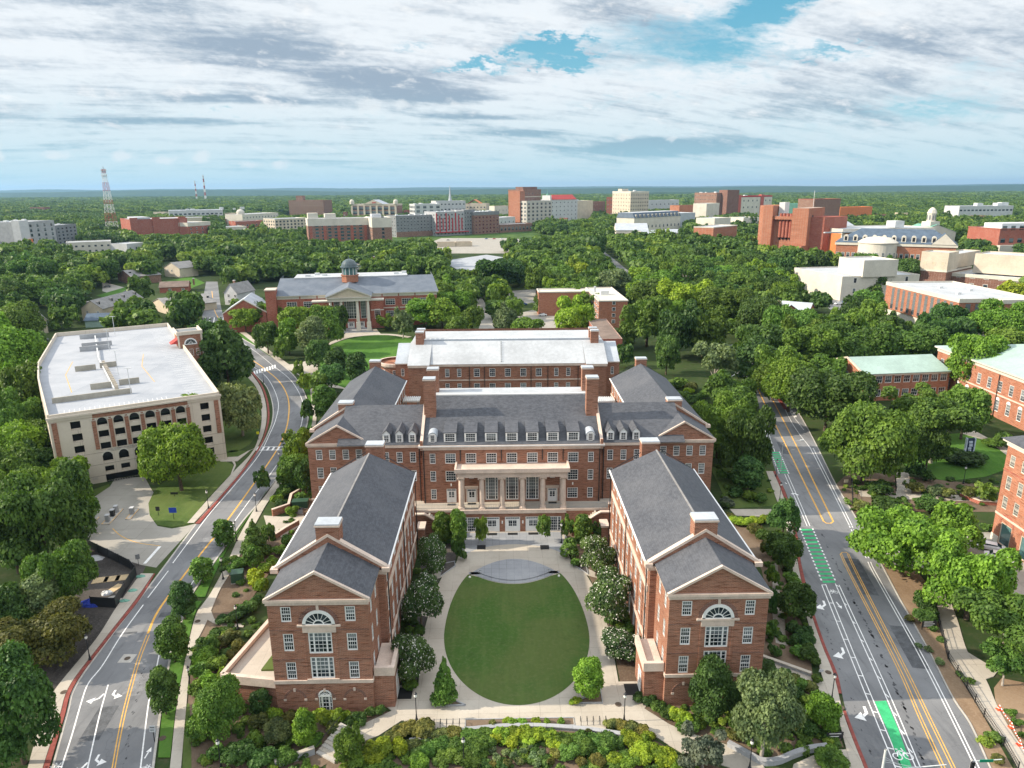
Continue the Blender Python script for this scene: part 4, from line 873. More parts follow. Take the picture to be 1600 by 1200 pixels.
def portico_hall():
    b = Bld('brick_hall', 'wide brick hall with cream columned portico and row of dormers', 'building'); BR = 'brick'; T = 'stone'
    yw = 128.5; XW = 17.3; yl = 129.6; XL = 27.2; zt = 4.5
    cols = [-11.85, -7.9, -3.95, 0, 3.95, 7.9, 11.85]; wins = []
    for x in (-15.3, 15.3):
        for z, h in ((5.2, 2.2), (9.0, 2.2), (12.7, 2.1)): wins.append((XW+x, z, 1.1, h, 3, 4, 'sash'))
    for x in cols: wins.append((XW+x, 12.7, 2.05, 2.1, 4, 4, 'sash'))
    for x in (-11.85, 11.85): wins.append((XW+x, 9.0, 2.05, 2.2, 4, 4, 'sash'))
    wins += [(XW+11.85, 5.2, 2.05, 2.2, 4, 4, 'sash'), (XW-11.85, zt+.05, 1.9, 2.9, 2, 2, 'door', 'door'), (XW-7.9, zt+.05, 1.8, 2.8, 2, 2, 'door', 'door'), (XW+7.9, zt+.05, 1.8, 2.8, 2, 2, 'door', 'door'), (XW-7.9, 9.5, 1.0, 1.0, 2, 2), (XW+7.9, 9.5, 1.0, 1.0, 2, 2)]
    wins += [(XW+x, zt+.5, 2.5, 6.4, 5, 9, 'triple') for x in (-3.95, 0, 3.95)]
    b.wall((-XW, yw), (XW, yw), zt-.6, 16.0, BR, wins)
    for x in (-7.9, 7.9): b.box('door_case', x-1.15, yw-.12, zt, x-.92, yw-.002, 7.5, T); b.box('door_case', x+.92, yw-.12, zt, x+1.15, yw-.002, 7.5, T); b.box('door_case', x-1.3, yw-.2, 7.5, x+1.3, yw-.002, 8.0, T)
    for s in (-1, 1):
        b.wall((-XL, yl) if s < 0 else (XW, yl), (-XW, yl) if s < 0 else (XL, yl), zt-.6, 16.3, BR, [(q if s > 0 else XL-XW-q, z, 1.15, h, 3, 4, 'sash') for q in (1.9, 4.5, 7.1) for z, h in ((8.7, 2.3), (12.6, 2.2))], 'link_wall'); b.flush('link_wall')
        b.box('wall_return', s*XW-.02 if s > 0 else -XW, yw+.02, zt-.6, XW if s > 0 else -XW+.02, yl, 16.0, BR)
        b.box('cornice', min(s*XW+s*.5, s*XL), yl-.3, 15.75, max(s*XW+s*.5, s*XL), yl+.1, 16.3, T)
        for zz in (7.2,): b.box('wall_lamp', s*22.3-.12, yl-.25, zz, s*22.3+.12, yl-.002, zz+.5, 'pale_globe')
    for x, z in ((-11.85, 8.1), (11.85, 8.1)): b.box('wall_lamp', x-.12, yw-.25, z, x+.12, yw-.002, z+.45, 'pale_globe')
    b.box('cornice', -XW-.6, yw-.55, 16.1, XW+.6, yw+.4, 16.55, T); b.box('cornice', -XW-.3, yw-.3, 15.6, XW+.3, yw-.003, 16.1, T); b.box('gutter', -XW-.6, yw-.62, 16.35, XW+.6, yw-.56, 16.56, 'white_paint')
    # roofs: steep front slope, flat white deck, back slope
    yr = 140.2; zr = 23.1; z0 = 16.58; ye = yw-.35
    def slab(x0, x1, ya, za, yb_, zb, part='roof', mat='slate'): 
        m = b.mb(part); m.face([(x0, ya, za), (x1, ya, za), (x1, yb_, zb), (x0, yb_, zb)], mat); m.face([(x0, ya, za-.15), (x0, yb_, zb-.15), (x1, yb_, zb-.15), (x1, ya, za-.15)], mat)
    slab(-XW+.35, XW-.35, ye, z0, yr, zr); b.box('roof_deck', -XW+.35, yr, 22.7, XW-.35, yr+5.6, 23.0, 'roof_white'); b.box('roof_deck', -XW+.35, yr-.12, 22.9, XW-.35, yr+.25, 23.3, 'white_paint')
    slab(-XW+.35, XW-.35, yr+16, z0, yr+5.6, zr-.1)
    b.wall((XW, yr+16), (-XW, yr+16), 0, 16.5, BR, (), 'rear_wall')
    for s in (-1, 1):
        x = s*XW; m = b.mb('parapet')
        ribbon(m, [(x, ye-.1), (x, ye+.2)], .5, 17.5, BR, z0=15.8)
        for a, c in (((ye+.1, z0), (yr, zr)), ((yr, zr), (yr+5.6, zr)), ((yr+5.6, zr), (yr+16, z0))):
            m.face([(x-.28, a[0], a[1]+.55), (x+.28, a[0], a[1]+.55), (x+.28, c[0], c[1]+.55), (x-.28, c[0], c[1]+.55)], T)
            for q in (-.28, .28): m.face([(x+q, a[0], a[1]+.05), (x+q, c[0], c[1]+.05), (x+q, c[0], c[1]+.55), (x+q, a[0], a[1]+.55)], T)
            m.face([(x+s*.24, a[0], 14), (x+s*.24, c[0], 14), (x+s*.24, c[0], c[1]+.1), (x+s*.24, a[0], a[1]+.1)], BR)
        m.face([(x-.28, ye+.1, z0), (x+.28, ye+.1, z0), (x+.28, ye+.1, z0+.55), (x-.28, ye+.1, z0+.55)], T)
        xa, xb = sorted((s*(XW+.25), s*(XL+6.5))); slab(xa, xb, yl-.3, 16.35, 139.4, 21.4); slab(xa, xb, 149, 16.35, 139.4, 21.4)
        b.wall((XL, 148.6) if s > 0 else (-XW, 148.6), (XW, 148.6) if s > 0 else (-XL, 148.6), 0, 16.3, BR, (), 'link_wall'); b.flush('link_wall')
        for y in (135.6, 143.6): b.chimney(s*16.1, y, 18.5, 28.1, 2.3, 1.9)
        # gabled dormers on the links
        for x in (19.2, 21.7, 24.2):
            d = MB(); x_ = s*x; d.box(x_-.72, yl+.35, 16.5, x_+.72, yl+3.4, 18.35, 'slate', 'fd'); d.face([(x_-.72, yl+.35, 16.5), (x_+.72, yl+.35, 16.5), (x_+.72, yl+.35, 18.35), (x_, yl+.35, 19.1), (x_-.72, yl+.35, 18.35)], 'white_paint')
            for q in (-1, 1): d.face([(x_, yl+.15, 19.25), (x_, yl+5.0, 19.25), (x_+q*.95, yl+5.0, 18.25), (x_+q*.95, yl+.15, 18.25)], 'slate')
            o = d.build('dormer', b.root); f, p = win_mesh(1.0, 1.5, 2, 4, .09, 'sash'); w = link('window', f, o, (x_, yl+.24, 16.75)); link('pane', p, w)
    for x in cols:   # shed dormers
        d = MB(); d.box(x-1.15, yw+.5, 16.9, x+1.15, yw+3.6, 18.95, 'slate', 'dfu'); d.box(x-1.18, yw+.45, 16.85, x+1.18, yw+.6, 18.95, 'white_paint')
        d.face([(x-1.28, yw+.3, 18.93), (x+1.28, yw+.3, 18.93), (x+1.28, yw+4.9, 19.75), (x-1.28, yw+4.9, 19.75)], 'slate'); d.face([(x-1.28, yw+.3, 18.78), (x+1.28, yw+.3, 18.78), (x+1.28, yw+.3, 18.93), (x-1.28, yw+.3, 18.93)], 'slate')
        o = d.build('dormer', b.root); f, p = win_mesh(1.95, 1.65, 4, 4, .1, 'sash'); w = link('window', f, o, (x, yw+.34, 17.1)); link('pane', p, w)
    for x in (-15.2, 15.2):   # round-headed dormers
        d = MB(); d.box(x-.75, yw+.5, 16.9, x+.75, yw+3, 18.1, 'white_paint', 'd'); arch_ring(d, x, 18.05, .0, .82, yw+.45, 'white_paint', n=12, th=2.6); arch_ring(d, x, 18.05, .78, .92, yw+.35, 'roof_pale', n=12, th=2.8)
        o = d.build('dormer', b.root); f, p = win_mesh(.85, 1.5, 3, 4, .08, ''); w = link('window', f, o, (x, yw+.36, 17.0)); link('pane', p, w)
    for x in (-17.0, -9.9, -2.0, 5.9, 9.9, 17.0): b.box('downpipe', x-.08, yw-.2, (zt if abs(x) > 10.5 else 13.3), x+.08, yw-.04, 15.6, 'black_metal')
    for x in (-17.9, 17.9): b.box('downpipe', x-.08, yl-.2, zt, x+.08, yl-.04, 15.8, 'black_metal')
    # portico
    yp = 124.6
    b.box('podium', -10.3, yp-.25, 4.0, 10.3, yp+.1, 4.75, T); b.box('podium', -10.3, yp+.1, 4.3, 10.3, yw-.01, 4.6, 'concrete', 'd')
    b.wall((-10.1, yp), (10.1, yp), 0, 4.0, BR, [(10.1+x, .1, 2.9, 3.1, 6, 4, 'door', 'door') for x in (-3.95, 0, 3.95)]+[(10.1+x, .1, 2.9, 3.1, 6, 5, 'triple') for x in (-7.9, 7.9)], 'lower_wall')
    for x in (-1.97, 1.97): b.box('wall_lamp', x-.12, yp-.24, 1.9, x+.12, yp-.003, 2.4, 'pale_globe')
    for x in (-9.75, -5.85, -1.95, 1.95, 5.85, 9.75):
        c = MB(); c.box(-.62, -.62, 0, .62, .62, .22, T); c.lathe([(.58, .22), (.58, .38), (.48, .46), (.50, 2.2), (.46, 5.0), (.41, 6.0), (.47, 6.12), (.56, 6.3)], T, 18); c.box(-.60, -.60, 6.3, .60, .60, 6.5, T)
        for q in (-1, 1): c.tube([(q*.56, -.50, 6.18), (q*.56, .50, 6.18)], .17, T, 8)
        c.build('column', b.root, (x, yp+.75, 4.75))
        if abs(x) > 1: b.box('pilaster', x-.45, yw-.15, zt+.1, x+.45, yw-.001, 11.25, T)
    E = 'entablature'; b.box(E, -10.4, yp+.2, 11.25, 10.4, yp+1.2, 12.1, T); b.box(E, -10.4, yp+1.2, 11.25, -9.4, yw-.003, 12.1, T); b.box(E, 9.4, yp+1.2, 11.25, 10.4, yw-.003, 12.1, T)
    b.box(E, -10.55, yp+.05, 12.1, 10.55, yw-.002, 12.35, T); b.box(E, -10.9, yp-.25, 12.35, 10.9, yw-.004, 12.65, T)
    b.box(E, -10.9, yp-.25, 12.65, 10.9, yp+.05, 13.15, T, 'd'); b.box(E, -10.9, yp+.05, 12.65, -10.55, yw-.01, 13.15, T, 'd'); b.box(E, 10.55, yp+.05, 12.65, 10.9, yw-.01, 13.15, T, 'd')
    # terraces with railings and stairs either side
    for s in (-1, 1):
        def B(part, x0, y0, z0, x1, y1, z1, mat, skip=''): b.box(part, min(s*x0, s*x1), y0, z0, max(s*x0, s*x1), y1, z1, mat, skip)
        B('terrace', 10.3, 124.9, 0, 31, 129.6, 4.35, BR); B('terrace', 10.3, 124.9, 4.35, 31, 129.6, 4.5, 'concrete', 'd'); B('terrace', 10.35, 124.62, 4.3, 19, 124.9, 4.75, T); B('terrace', 10.35, 124.66, 0, 19, 124.89, 4.3, BR)
        B('terrace', 18.7, 118, 0, 19.3, 124.6, 4.9, BR); B('terrace', 18.6, 118, 4.9, 19.4, 124.9, 5.15, T); B('terrace', 18.4, 124.3, 4.5, 19.4, 125.3, 5.7, BR); B('terrace', 18.3, 124.2, 5.7, 19.5, 125.4, 5.9, T)
        r = MB(); x0, x1 = 10.6, 18.4
        for zz in (5.0, 5.75): r.tube([(s*x0, 125.0, zz), (s*x1, 125.0, zz)], .035, 'grey_metal', 6)
        for i in range(34): x = x0+(x1-x0)*i/33; r.tube([(s*x, 125.0, 4.5), (s*x, 125.0, 5.75)], .018, 'grey_metal', 4)
        r.build('railing', b.root)
        r = MB()
        for zz in (5.0, 5.7): r.tube([(s*1.0 if s > 0 else -1.0, yp+.35, zz), (s*10.0, yp+.35, zz)], .03, 'grey_metal', 6)
        for i in range(30): x = s*(.4+9.4*i/29); r.tube([(x, yp+.35, 4.75), (x, yp+.35, 5.7)], .016, 'grey_metal', 4)
        r.build('railing', b.root)
        st = MB(); prof = [(18.8, 4.9), (16.6, 4.9), (15.9, 4.5), (12.0, 1.7), (11.2, 1.4), (11.2, 0), (18.8, 0)]
        for yy in (122.4, 122.75): st.face([(s*x, yy, z) for x, z in prof], BR)
        top = prof[:5]
        for a, c in zip(top, top[1:]):
            st.face([(s*a[0], 122.2, a[1]+.22), (s*c[0], 122.2, c[1]+.22), (s*c[0], 122.95, c[1]+.22), (s*a[0], 122.95, a[1]+.22)], T)
            for yy in (122.2, 122.95): st.face([(s*a[0], yy, a[1]), (s*c[0], yy, c[1]), (s*c[0], yy, c[1]+.22), (s*a[0], yy, a[1]+.22)], T)
        for i in range(12): st.box(min(s*(16-i*.36), s*(15.64-i*.36)), 122.75, 0, max(s*(16-i*.36), s*(15.64-i*.36)), 124.6, 4.3-i*.34, 'concrete')
        st.build('stair', b.root)
        B('planter_wall', 16.3, 118.2, 0, 17.6, 120.6, 4.0, BR); B('planter_wall', 16.1, 118.0, 4.0, 17.6, 120.8, 4.35, T)
    return b.done()
portico_hall()

def back_wing(side, label):
    b = Bld('brick_hall', label, 'building', (side*33.8, 0, 0), mir=-side); w2 = 6.0; yf = 131.0; yb = 139.4; W = 6.9; y1 = 178.5; BR = 'brick'; T = 'stone'; zr = 20.4
    rows = ((5.0, 2.3), (8.9, 2.3), (12.8, 2.1))
    b.wall((-w2, yf), (w2, yf), 0, 16.2, BR, [(w2+x, z, 1.25, h, 4, 4, 'sash') for x in (-3.9, -1.3, 1.3, 3.9) for z, h in rows]); b.wall((w2, yf), (w2, yb), 0, 16.2, BR); b.wall((-w2, yb), (-w2, yf), 0, 16.2, BR)
    b.face('wall', [(-w2, yf, 16.2), (w2, yf, 16.2), (0, yf, 19.7)], BR); b.box('cornice', -w2-.3, yf-.32, 15.8, w2+.3, yf-.003, 16.25, T); b.box('cornice', -w2-.12, yf-.16, 15.5, w2+.12, yf-.004, 15.8, T); b.rake(-w2, w2, yf-.30, 16.2, 19.7, .34, .3, yd=.36, over=.35)
    b.gable_roof(-w2, w2, yf+.02, yb, 16.25, 19.8); b.box('belt_course', -w2-.08, yf-.1, 4.3, w2+.08, yf-.002, 4.7, T)
    iw = [(q, z, 1.2, h, 3, 4, 'sash') for q in np.linspace(12, 37, 8) for z, h in ((8.9, 2.3), (12.6, 2.2))]
    b.wall((W, yb), (W, y1), 0, 16.0, BR, iw); b.wall((-W, y1), (-W, yb), 0, 16.0, BR); b.wall((W, y1), (-W, y1), 0, 16.0, BR)
    b.box('belt_course', W+.002, yb, 11.6, W+.15, y1, 12.1, T); b.box('belt_course', W+.002, yb, 15.2, W+.3, y1, 15.75, T)
    b.wall((-W, yb), (W, yb), 0, 16.0, BR); b.face('wall', [(-W, yb-.01, 15.9), (W, yb-.01, 15.9), (W, yb-.01, 16.3), (0, yb-.01, zr+.35), (-W, yb-.01, 16.3)], BR)
    b.rake(-W, W, yb-.14, 16.25, zr+.3, .42, .3, yd=.8, over=.35)
    for q in (-1, 1): b.box('cornice', q*W-.75 if q < 0 else W-.25, yb-.35, 15.75, q*W+.25 if q < 0 else W+.75, yb+.6, 16.35, T)
    b.gable_roof(-W, W, yb+.5, y1, 16.0, zr, over=.45, hip=2.6); b.box('gutter', W+.36, yb+.5, 15.72, W+.56, y1+.3, 15.95, 'white_paint')
    b.chimney(0, yb+.9, 18.4, 22.0, 2.9, 2.0, flare=1); b.chimney(-.4, y1-.6, 16, 21.7, 2.7, 1.9)
    return b.done()
back_wing(-1, 'brick gabled hall with slate roof behind the left front wing'); back_wing(1, 'brick gabled hall with slate roof behind the right front wing')

def white_roof_hall():
    b = Bld('brick_hall', 'long brick hall with white metal roof and tall end chimneys behind the court', 'building'); BR = 'brick'; T = 'stone'; y0 = 195.5; yr = 204.5; zr = 20.8; ze = 16.0; y1 = 224
    xs = [-17.2, -13.8, -8.8, -4.4, 0, 4.4, 8.8, 13.8, 17.2]
    b.wall((-22, y0), (22, y0), 0, ze, BR, [(22+x, z, 1.2 if abs(x) > 10 else 1.7, 2.4, 3, 4, 'sash') for x in xs for z in (4.2, 8.0, 12.3)])
    for s in (-1, 1):
        xa, xb = sorted((s*22, s*28)); b.wall((xa, y0-1.2), (xb, y0-1.2), 0, ze, BR); b.wall((22, y0) if s > 0 else (-22, y0-1.2), (22, y0-1.2) if s > 0 else (-22, y0), 0, ze, BR)
        xa, xb = sorted((s*28, s*32)); b.wall((xa, y0+1.5), (xb, y0+1.5), 0, ze, BR, [(2, 12.3, .9, 2.2, 2, 4, 'sash')]); b.wall((xb, y0+1.5) if s > 0 else (xa, y1), (xb, y1) if s > 0 else (xa, y0+1.5), 0, ze, BR); b.wall((s*28, y0-1.2) if s > 0 else (s*28, y0+1.5), (s*28, y0+1.5) if s > 0 else (s*28, y0-1.2), 0, ze, BR)
        b.face('end_roof', [(xa, y0+1.2, ze+.1), (xb, y0+1.2, ze+.1), (xb, yr+1, zr-.6), (xa, yr+1, zr-.6)], 'roof_pale'); b.face('end_roof', [(xa, y0+1.2, ze-.2), (xb, y0+1.2, ze-.2), (xb, y0+1.2, ze+.1), (xa, y0+1.2, ze+.1)], T)
        for x in (22.6, 20.0): b.box('downpipe', s*x-.08, y0-1.4 if x > 22 else y0-.2, 0, s*x+.08, y0-1.22 if x > 22 else y0-.03, 15.4, 'black_metal')
        for q in (yr-.6, yr+3.4): b.chimney(s*25.5, q, 17.5, 24.0, 2.3, 1.8)
        b.box('cornice', min(s*22, s*28.1), y0-1.5, 15.4, max(s*22, s*28.1), y0-1.21, 16.05, T)
        b.face('roof', [(min(s*22, s*28.2), y0-1.5, ze+.12), (max(s*22, s*28.2), y0-1.5, ze+.12), (max(s*22, s*28.2), yr, zr), (min(s*22, s*28.2), yr, zr)], 'roof_white')
    b.box('cornice', -22, y0-.3, 15.4, 22, y0-.002, 16.0, T); b.box('belt_course', -22, y0-.12, 11.2, 22, y0-.002, 11.55, T)
    for x in (-10.9, -6.6, 6.6, 11.4): b.box('downpipe', x-.08, y0-.3, 0, x+.08, y0-.13, 15.4, 'black_metal')
    b.face('roof', [(-22, y0-.35, ze+.1), (22, y0-.35, ze+.1), (22, yr, zr), (-22, yr, zr)], 'roof_white'); b.box('roof_deck', -28, yr, zr-.3, 28, y1-4, zr-.05, 'roof_white'); b.wall((28, y1), (-28, y1), 0, zr-.1, BR)
    b.box('roof_rail', -26, yr+.4, zr-.05, 27, yr+.8, zr+.5, 'roof_pale')
    for i in range(36): x = -25.5+i*1.42; b.box('roof_rail', x-.25, yr+.9, zr-.05, x+.25, yr+1.7, zr+.45 if i < 24 else zr+.25, 'pale_metal', 'd')
    for i in range(12): q = i/12; y = y0+.4+q*(yr-y0-.6); b.box('snow_guard', -2.0, y, ze+.1+(zr-ze)*(y-y0+.35)/(yr-y0+.35), -1.6, y+.3, ze+.5+(zr-ze)*(y-y0+.35)/(yr-y0+.35), 'pale_metal', 'd')
    # round bay at the left end
    c = MB(); c.lathe([(4.6, 0), (4.6, 14.2), (4.9, 14.2), (5.1, 15.0), (5.1, 15.3), (4.7, 15.3), (4.7, 14.6), (0, 14.7)], BR, 28, (-33.0, 204, 0)); c.lathe([(4.92, 14.2), (5.12, 14.6), (5.12, 15.32), (4.4, 15.32)], 'stone', 28, (-33, 204, 0)); c.lathe([(4.68, 10.3), (4.7, 10.8)], 'stone', 28, (-33, 204, 0)); o = c.build('round_bay', b.root)
    for t in (-2.25, -1.5, -2.95): f, p = win_mesh(1.1, 2.2, 3, 4, .1, 'sash'); w = link('window', f, o, (-33+4.66*math.cos(t), 204+4.66*math.sin(t), 11.2), t+PI/2); link('pane', p, w)
    return b.done()
white_roof_hall()
def shade_frame(x, y, label):
    t = thing('shade_frame', label, 'pavilion', (x, y, 0)); m = MB()
    for a in (-1.6, 1.6):
        for c in (-1.4, 1.4): m.box(a-.12, c-.12, 0, a+.12, c+.12, 12.6, 'grey_metal')
    m.build('post', t); m = MB(); m.box(-2.1, -1.9, 12.6, 2.1, 1.9, 12.9, 'cream_white' if x < 0 else 'pale_metal')
    for i in range(9): m.box(-2.0+i*.48, -1.9, 12.9, -1.8+i*.48, 1.9, 13.1, 'pale_metal')
    m.build('slatted_top', t)
shade_frame(-24.5, 172, 'cream slatted stair head between the left rear wing and white roofed hall'); shade_frame(24.2, 170, 'grey slatted stair head between the right rear wing and white roofed hall')
# ------------------------------------------------------------------ parking garage
def RB(name, label, A, B, cat='building', group=None):
    """building standing on the line A-B (seen from its front, left to right): local x along it, y away behind"""
    b = Bld(name, label, cat, (A[0], A[1], 0), math.atan2(B[1]-A[1], B[0]-A[0]), group); b.W = math.dist(A[:2], B[:2]); return b
def garage():
    A, Bp = G(72,645,18), G(342,608,18); b = RB('parking_garage', 'cream five-storey parking garage with white roof deck and brick pilasters', A, Bp); W = b.W; D = 108; C = 'precast'; K = 'brick'
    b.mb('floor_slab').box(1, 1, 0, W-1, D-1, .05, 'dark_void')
    fl = [14.2, 11.35, 8.5, 5.65, 2.8]; bays = [10.0+3.22*i for i in range(6)]
    O = []
    for z in fl:
        O += [(4.9, z-1.05, 1.9, 2.0), (31.4, z-1.05, 1.9, 2.0)]
        for i, x in enumerate(bays):
            if z < 4 and i in (1, 2) : O.append((x, z-.2, 1.8, 1.3)); continue
            O.append((x, z-1.05, 2.0, 1.9 if z < 14 else 1.15))
    O = [o for o in O if not (o[1] < 3.0 and 8.6 < o[0] < 18)]+[(x, 2.1, 1.8, 1.6) for x in bays[:3]]
    def openings(A_, B_, z0, z1, O, part='wall'):
        W_ = math.dist(A_, B_); d = ((B_[0]-A_[0])/W_, (B_[1]-A_[1])/W_); n = (d[1], -d[0])
        b.wall(A_, B_, z0, z1, C, [], part) if not O else None
        if O:
            sv = s_win[0]; s_win[0] = True
            b.wall(A_, B_, z0, z1, C, [(o[0], o[1], o[2], o[3], 1, 1, 'void') for o in O], part, .45); s_win[0] = sv
    s_win = [False]
    ow = Bld.window
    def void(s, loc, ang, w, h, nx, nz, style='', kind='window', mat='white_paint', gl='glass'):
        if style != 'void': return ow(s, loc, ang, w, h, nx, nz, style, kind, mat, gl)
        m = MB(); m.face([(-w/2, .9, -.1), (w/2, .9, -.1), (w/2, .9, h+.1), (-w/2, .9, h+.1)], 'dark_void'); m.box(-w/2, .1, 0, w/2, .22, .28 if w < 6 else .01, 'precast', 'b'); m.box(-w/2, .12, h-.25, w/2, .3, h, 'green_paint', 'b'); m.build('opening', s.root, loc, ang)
    Bld.window = void
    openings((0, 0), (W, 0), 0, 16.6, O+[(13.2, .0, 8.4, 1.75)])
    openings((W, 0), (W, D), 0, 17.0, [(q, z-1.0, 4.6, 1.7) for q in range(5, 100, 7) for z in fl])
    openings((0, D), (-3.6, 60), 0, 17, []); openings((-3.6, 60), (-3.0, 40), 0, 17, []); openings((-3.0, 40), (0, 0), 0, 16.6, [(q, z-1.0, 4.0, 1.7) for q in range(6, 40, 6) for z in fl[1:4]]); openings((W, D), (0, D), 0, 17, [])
    Bld.window = ow
    # front trims
    T = 'precast'
    for x0, x1 in ((0, 8.3), (27.8, W)): b.box('cornice', x0-.3 if x0 < 1 else x0, -.45, 16.3, x1+(.3 if x1 > 30 else 0), -.003, 16.75, T); b.box('cornice', x0-.1 if x0 < 1 else x0, -.25, 15.75, x1+(.1 if x1 > 30 else 0), -.004, 16.3, T)
    b.box('cornice', 8.3, -.5, 16.35, 27.8, -.003, 16.7, T); b.box('brick_band', 8.3, -.14, 15.35, 27.8, -.002, 16.2, K)
    for i in range(7):
        x = 8.4+3.22*i; m = MB(); m.box(x-.4, -.16, 8.0, x+.4, -.003, 14.7, K, 'b'); o = m.build('pilaster', b.root); m = MB(); m.box(x-.55, -.2, 14.75, x+.55, -.003, 15.3, 'cream_white', 'b'); m.box(x-.26, -.22, 14.87, x+.26, -.201, 15.18, K, 'b'); m.build('capital', o)
    for x in (1.0, W-1.0): m = MB(); m.box(x-.5, -.15, 7.6 if x < 5 else 7.2, x+.5, -.003, 15.4, K, 'b'); m.box(x-.75, -.001, 7.5, x-.74, .0, 7.6, K); m.build('brick_panel', b.root)
    for x in bays:
        m = MB(); arch_ring(m, x, 14.28, .0, .98, -.02, 'dark_void', n=12, th=.02); arch_ring(m, x, 14.28, .98, 1.12, -.10, 'cream_white', n=12, th=.1); m.build('arch', b.root)
    for i, x in enumerate(bays): 
        m = MB(); arch_ring(m, x, 6.15, .0, .95, -.02, 'dark_void', a0=.35, a1=PI-.35, n=8, th=.02); arch_ring(m, x, 6.15, .95, 1.2, -.08, 'cream_white', a0=.2, a1=PI-.2, n=8, th=.08); m.build('arch', b.root)
    for z in (7.1, 4.3, 1.6): b.box('joint', 0, -.02, z, W, -.001, z+.05, 'bark')
    # lettering over the arcade and the raised building number by the ground
    for body, x, z, sz in (('HULL STREET PARKING DECK', 13.6, 7.35, .52), ('640', 6.3, 1.0, .75)):
        cu = bpy.data.curves.new('lettering', 'FONT'); cu.body = body; cu.size = sz; cu.extrude = .02; cu.align_x = 'CENTER' if sz != .75 else 'LEFT'; cu.materials.append(MAT['grey_panel' if sz < .7 else 'kerb'])
        t = bpy.data.objects.new('lettering', cu); COL.objects.link(t); bpy.context.view_layer.update(); me = bpy.data.meshes.new_from_object(t.evaluated_get(bpy.context.evaluated_depsgraph_get())); bpy.data.objects.remove(t)
        o = link('lettering', me, b.root, (x, -.06, z)); o.rotation_euler = (PI/2, 0, 0)
    for i in range(16): m = MB() if i == 0 else m; m.box(9.1+i*.52, -.9, .25, 9.5+i*.52, -.6, .42, 'black_metal')
    m.build('kerb_blocks', b.root)
    # roof deck with parapets and ramps
    R = b.mb('deck'); P_ = [(0, 0), (W, 0), (W, D), (0, D), (-3.6, 60), (-3.0, 40)]
    R.face([(x, y, 16.0) for x, y in P_], 'deck')
    pw = MB()
    for i in range(6):
        a, c = P_[i], P_[(i+1) % 6]; L = math.dist(a, c); n = ((c[1]-a[1])/L, -(c[0]-a[0])/L); q = [(p[0]-n[0]*.2, p[1]-n[1]*.2) for p in (a, c)]; ribbon(pw, q, .36, 17.3, 'precast', z0=15.9)
    pw.build('parapet', b.root)
    for body in range(1):
        m = MB(); m.box(0.6, 15.2, 16.0, 17.2, 15.6, 17.3, 'ramp'); m.build('ramp_wall', b.root)
    for x0, x1, y in ((8.6, 13.2, 24.0), (15.0, 19.6, 25.0), (5.4, 10.4, 47.5), (11.4, 15.6, 48.5), (6.8, 15.2, 76), (7.4, 15.8, 82), (7, 15.6, 98)):
        m = MB(); m.box(x0, y, 16.0, x1, y+.35, 17.5, 'ramp' if y < 60 else 'mid_panel'); m.build('ramp_wall', b.root)
    for i in range(16): m = MB(); y = 21+i*2.1; m.box(13.8-i*.12, y, 16, 14.6-i*.12, y+.4, 17.2, 'cream'); m.build('barrier_post', b.root)
    m = MB(); m.beam((13.6, 20, 16.6), (11.4, 60, 16.6), .3, .25, 'pale_metal'); m.beam((11.4, 60, 16.6), (11.5, 100, 16.8), .4, .3, 'pale_metal'); m.build('barrier_rail', b.root)
    for s_, x0 in ((0, 4.5), (0, 23)):
        m = MB(); ribbon(m, [(x0, 24), (x0-1.4, 45), (x0+.3, 62)], .16, 16.008, 'road_yellow'); m.build('deck_line', b.root)
    m = MB()
    for r in range(22): ribbon(m, [(3+r*1.0, 3.0), (3+r*1.0, 7.5)], .09, 16.006, 'road_white')
    for r in range(38): ribbon(m, [(28.5, 8+r*2.6), (33.5, 8+r*2.6)], .09, 16.006, 'road_white')
    m.build('bay_lines', b.root)
    # stair tower at the road side
    x0, y0 = W-1.5, 64; t = MB(); t.box(x0, y0, 0, x0+7, y0+9, 20.2, K, 'd'); o = t.build('stair_tower', b.root); m = MB(); m.box(x0-.3, y0-.3, 20.2, x0+7.3, y0+9.3, 20.7, 'precast'); m.box(x0+.5, y0+.5, 20.7, x0+6.5, y0+8.5, 20.72, 'grey_panel')
    m.box(x0-.3, y0-.3, 20.7, x0+7.3, y0+.1, 21.3, 'precast'); m.box(x0-.3, y0+.1, 20.7, x0+.1, y0+9.3, 21.3, 'precast'); m.box(x0+6.9, y0+.1, 20.7, x0+7.3, y0+9.3, 21.3, 'precast'); m.build('tower_cornice', o)
    for x in (x0-.1, x0+6.6): m = MB(); m.box(x, y0-.12, 0, x+.5, y0-.002, 20.2, 'precast'); m.build('quoin', o)
    fanlight(b, x0+3.5, 17.2, 1.9, y0-.15, part='tower_window')
    for x in (x0+1.6, x0+3.5, x0+5.4): f, p = win_mesh(1.1, 2.2, 2, 3, .09, ''); w = link('window', f, o, (x, y0-.05, 13.4)); link('pane', p, w)
    m = MB(); m.face([(x0-2.2, y0+1, 17.4), (x0-.02, y0+1, 18.8), (x0-.02, y0+5, 18.8), (x0-2.2, y0+5, 17.4)], 'roof_red'); m.face([(x0-2.2, y0+1, 17.4), (x0-.02, y0+1, 17.4), (x0-.02, y0+1, 18.8)], 'roof_red'); m.build('awning', o)
    return b.done()
garage()

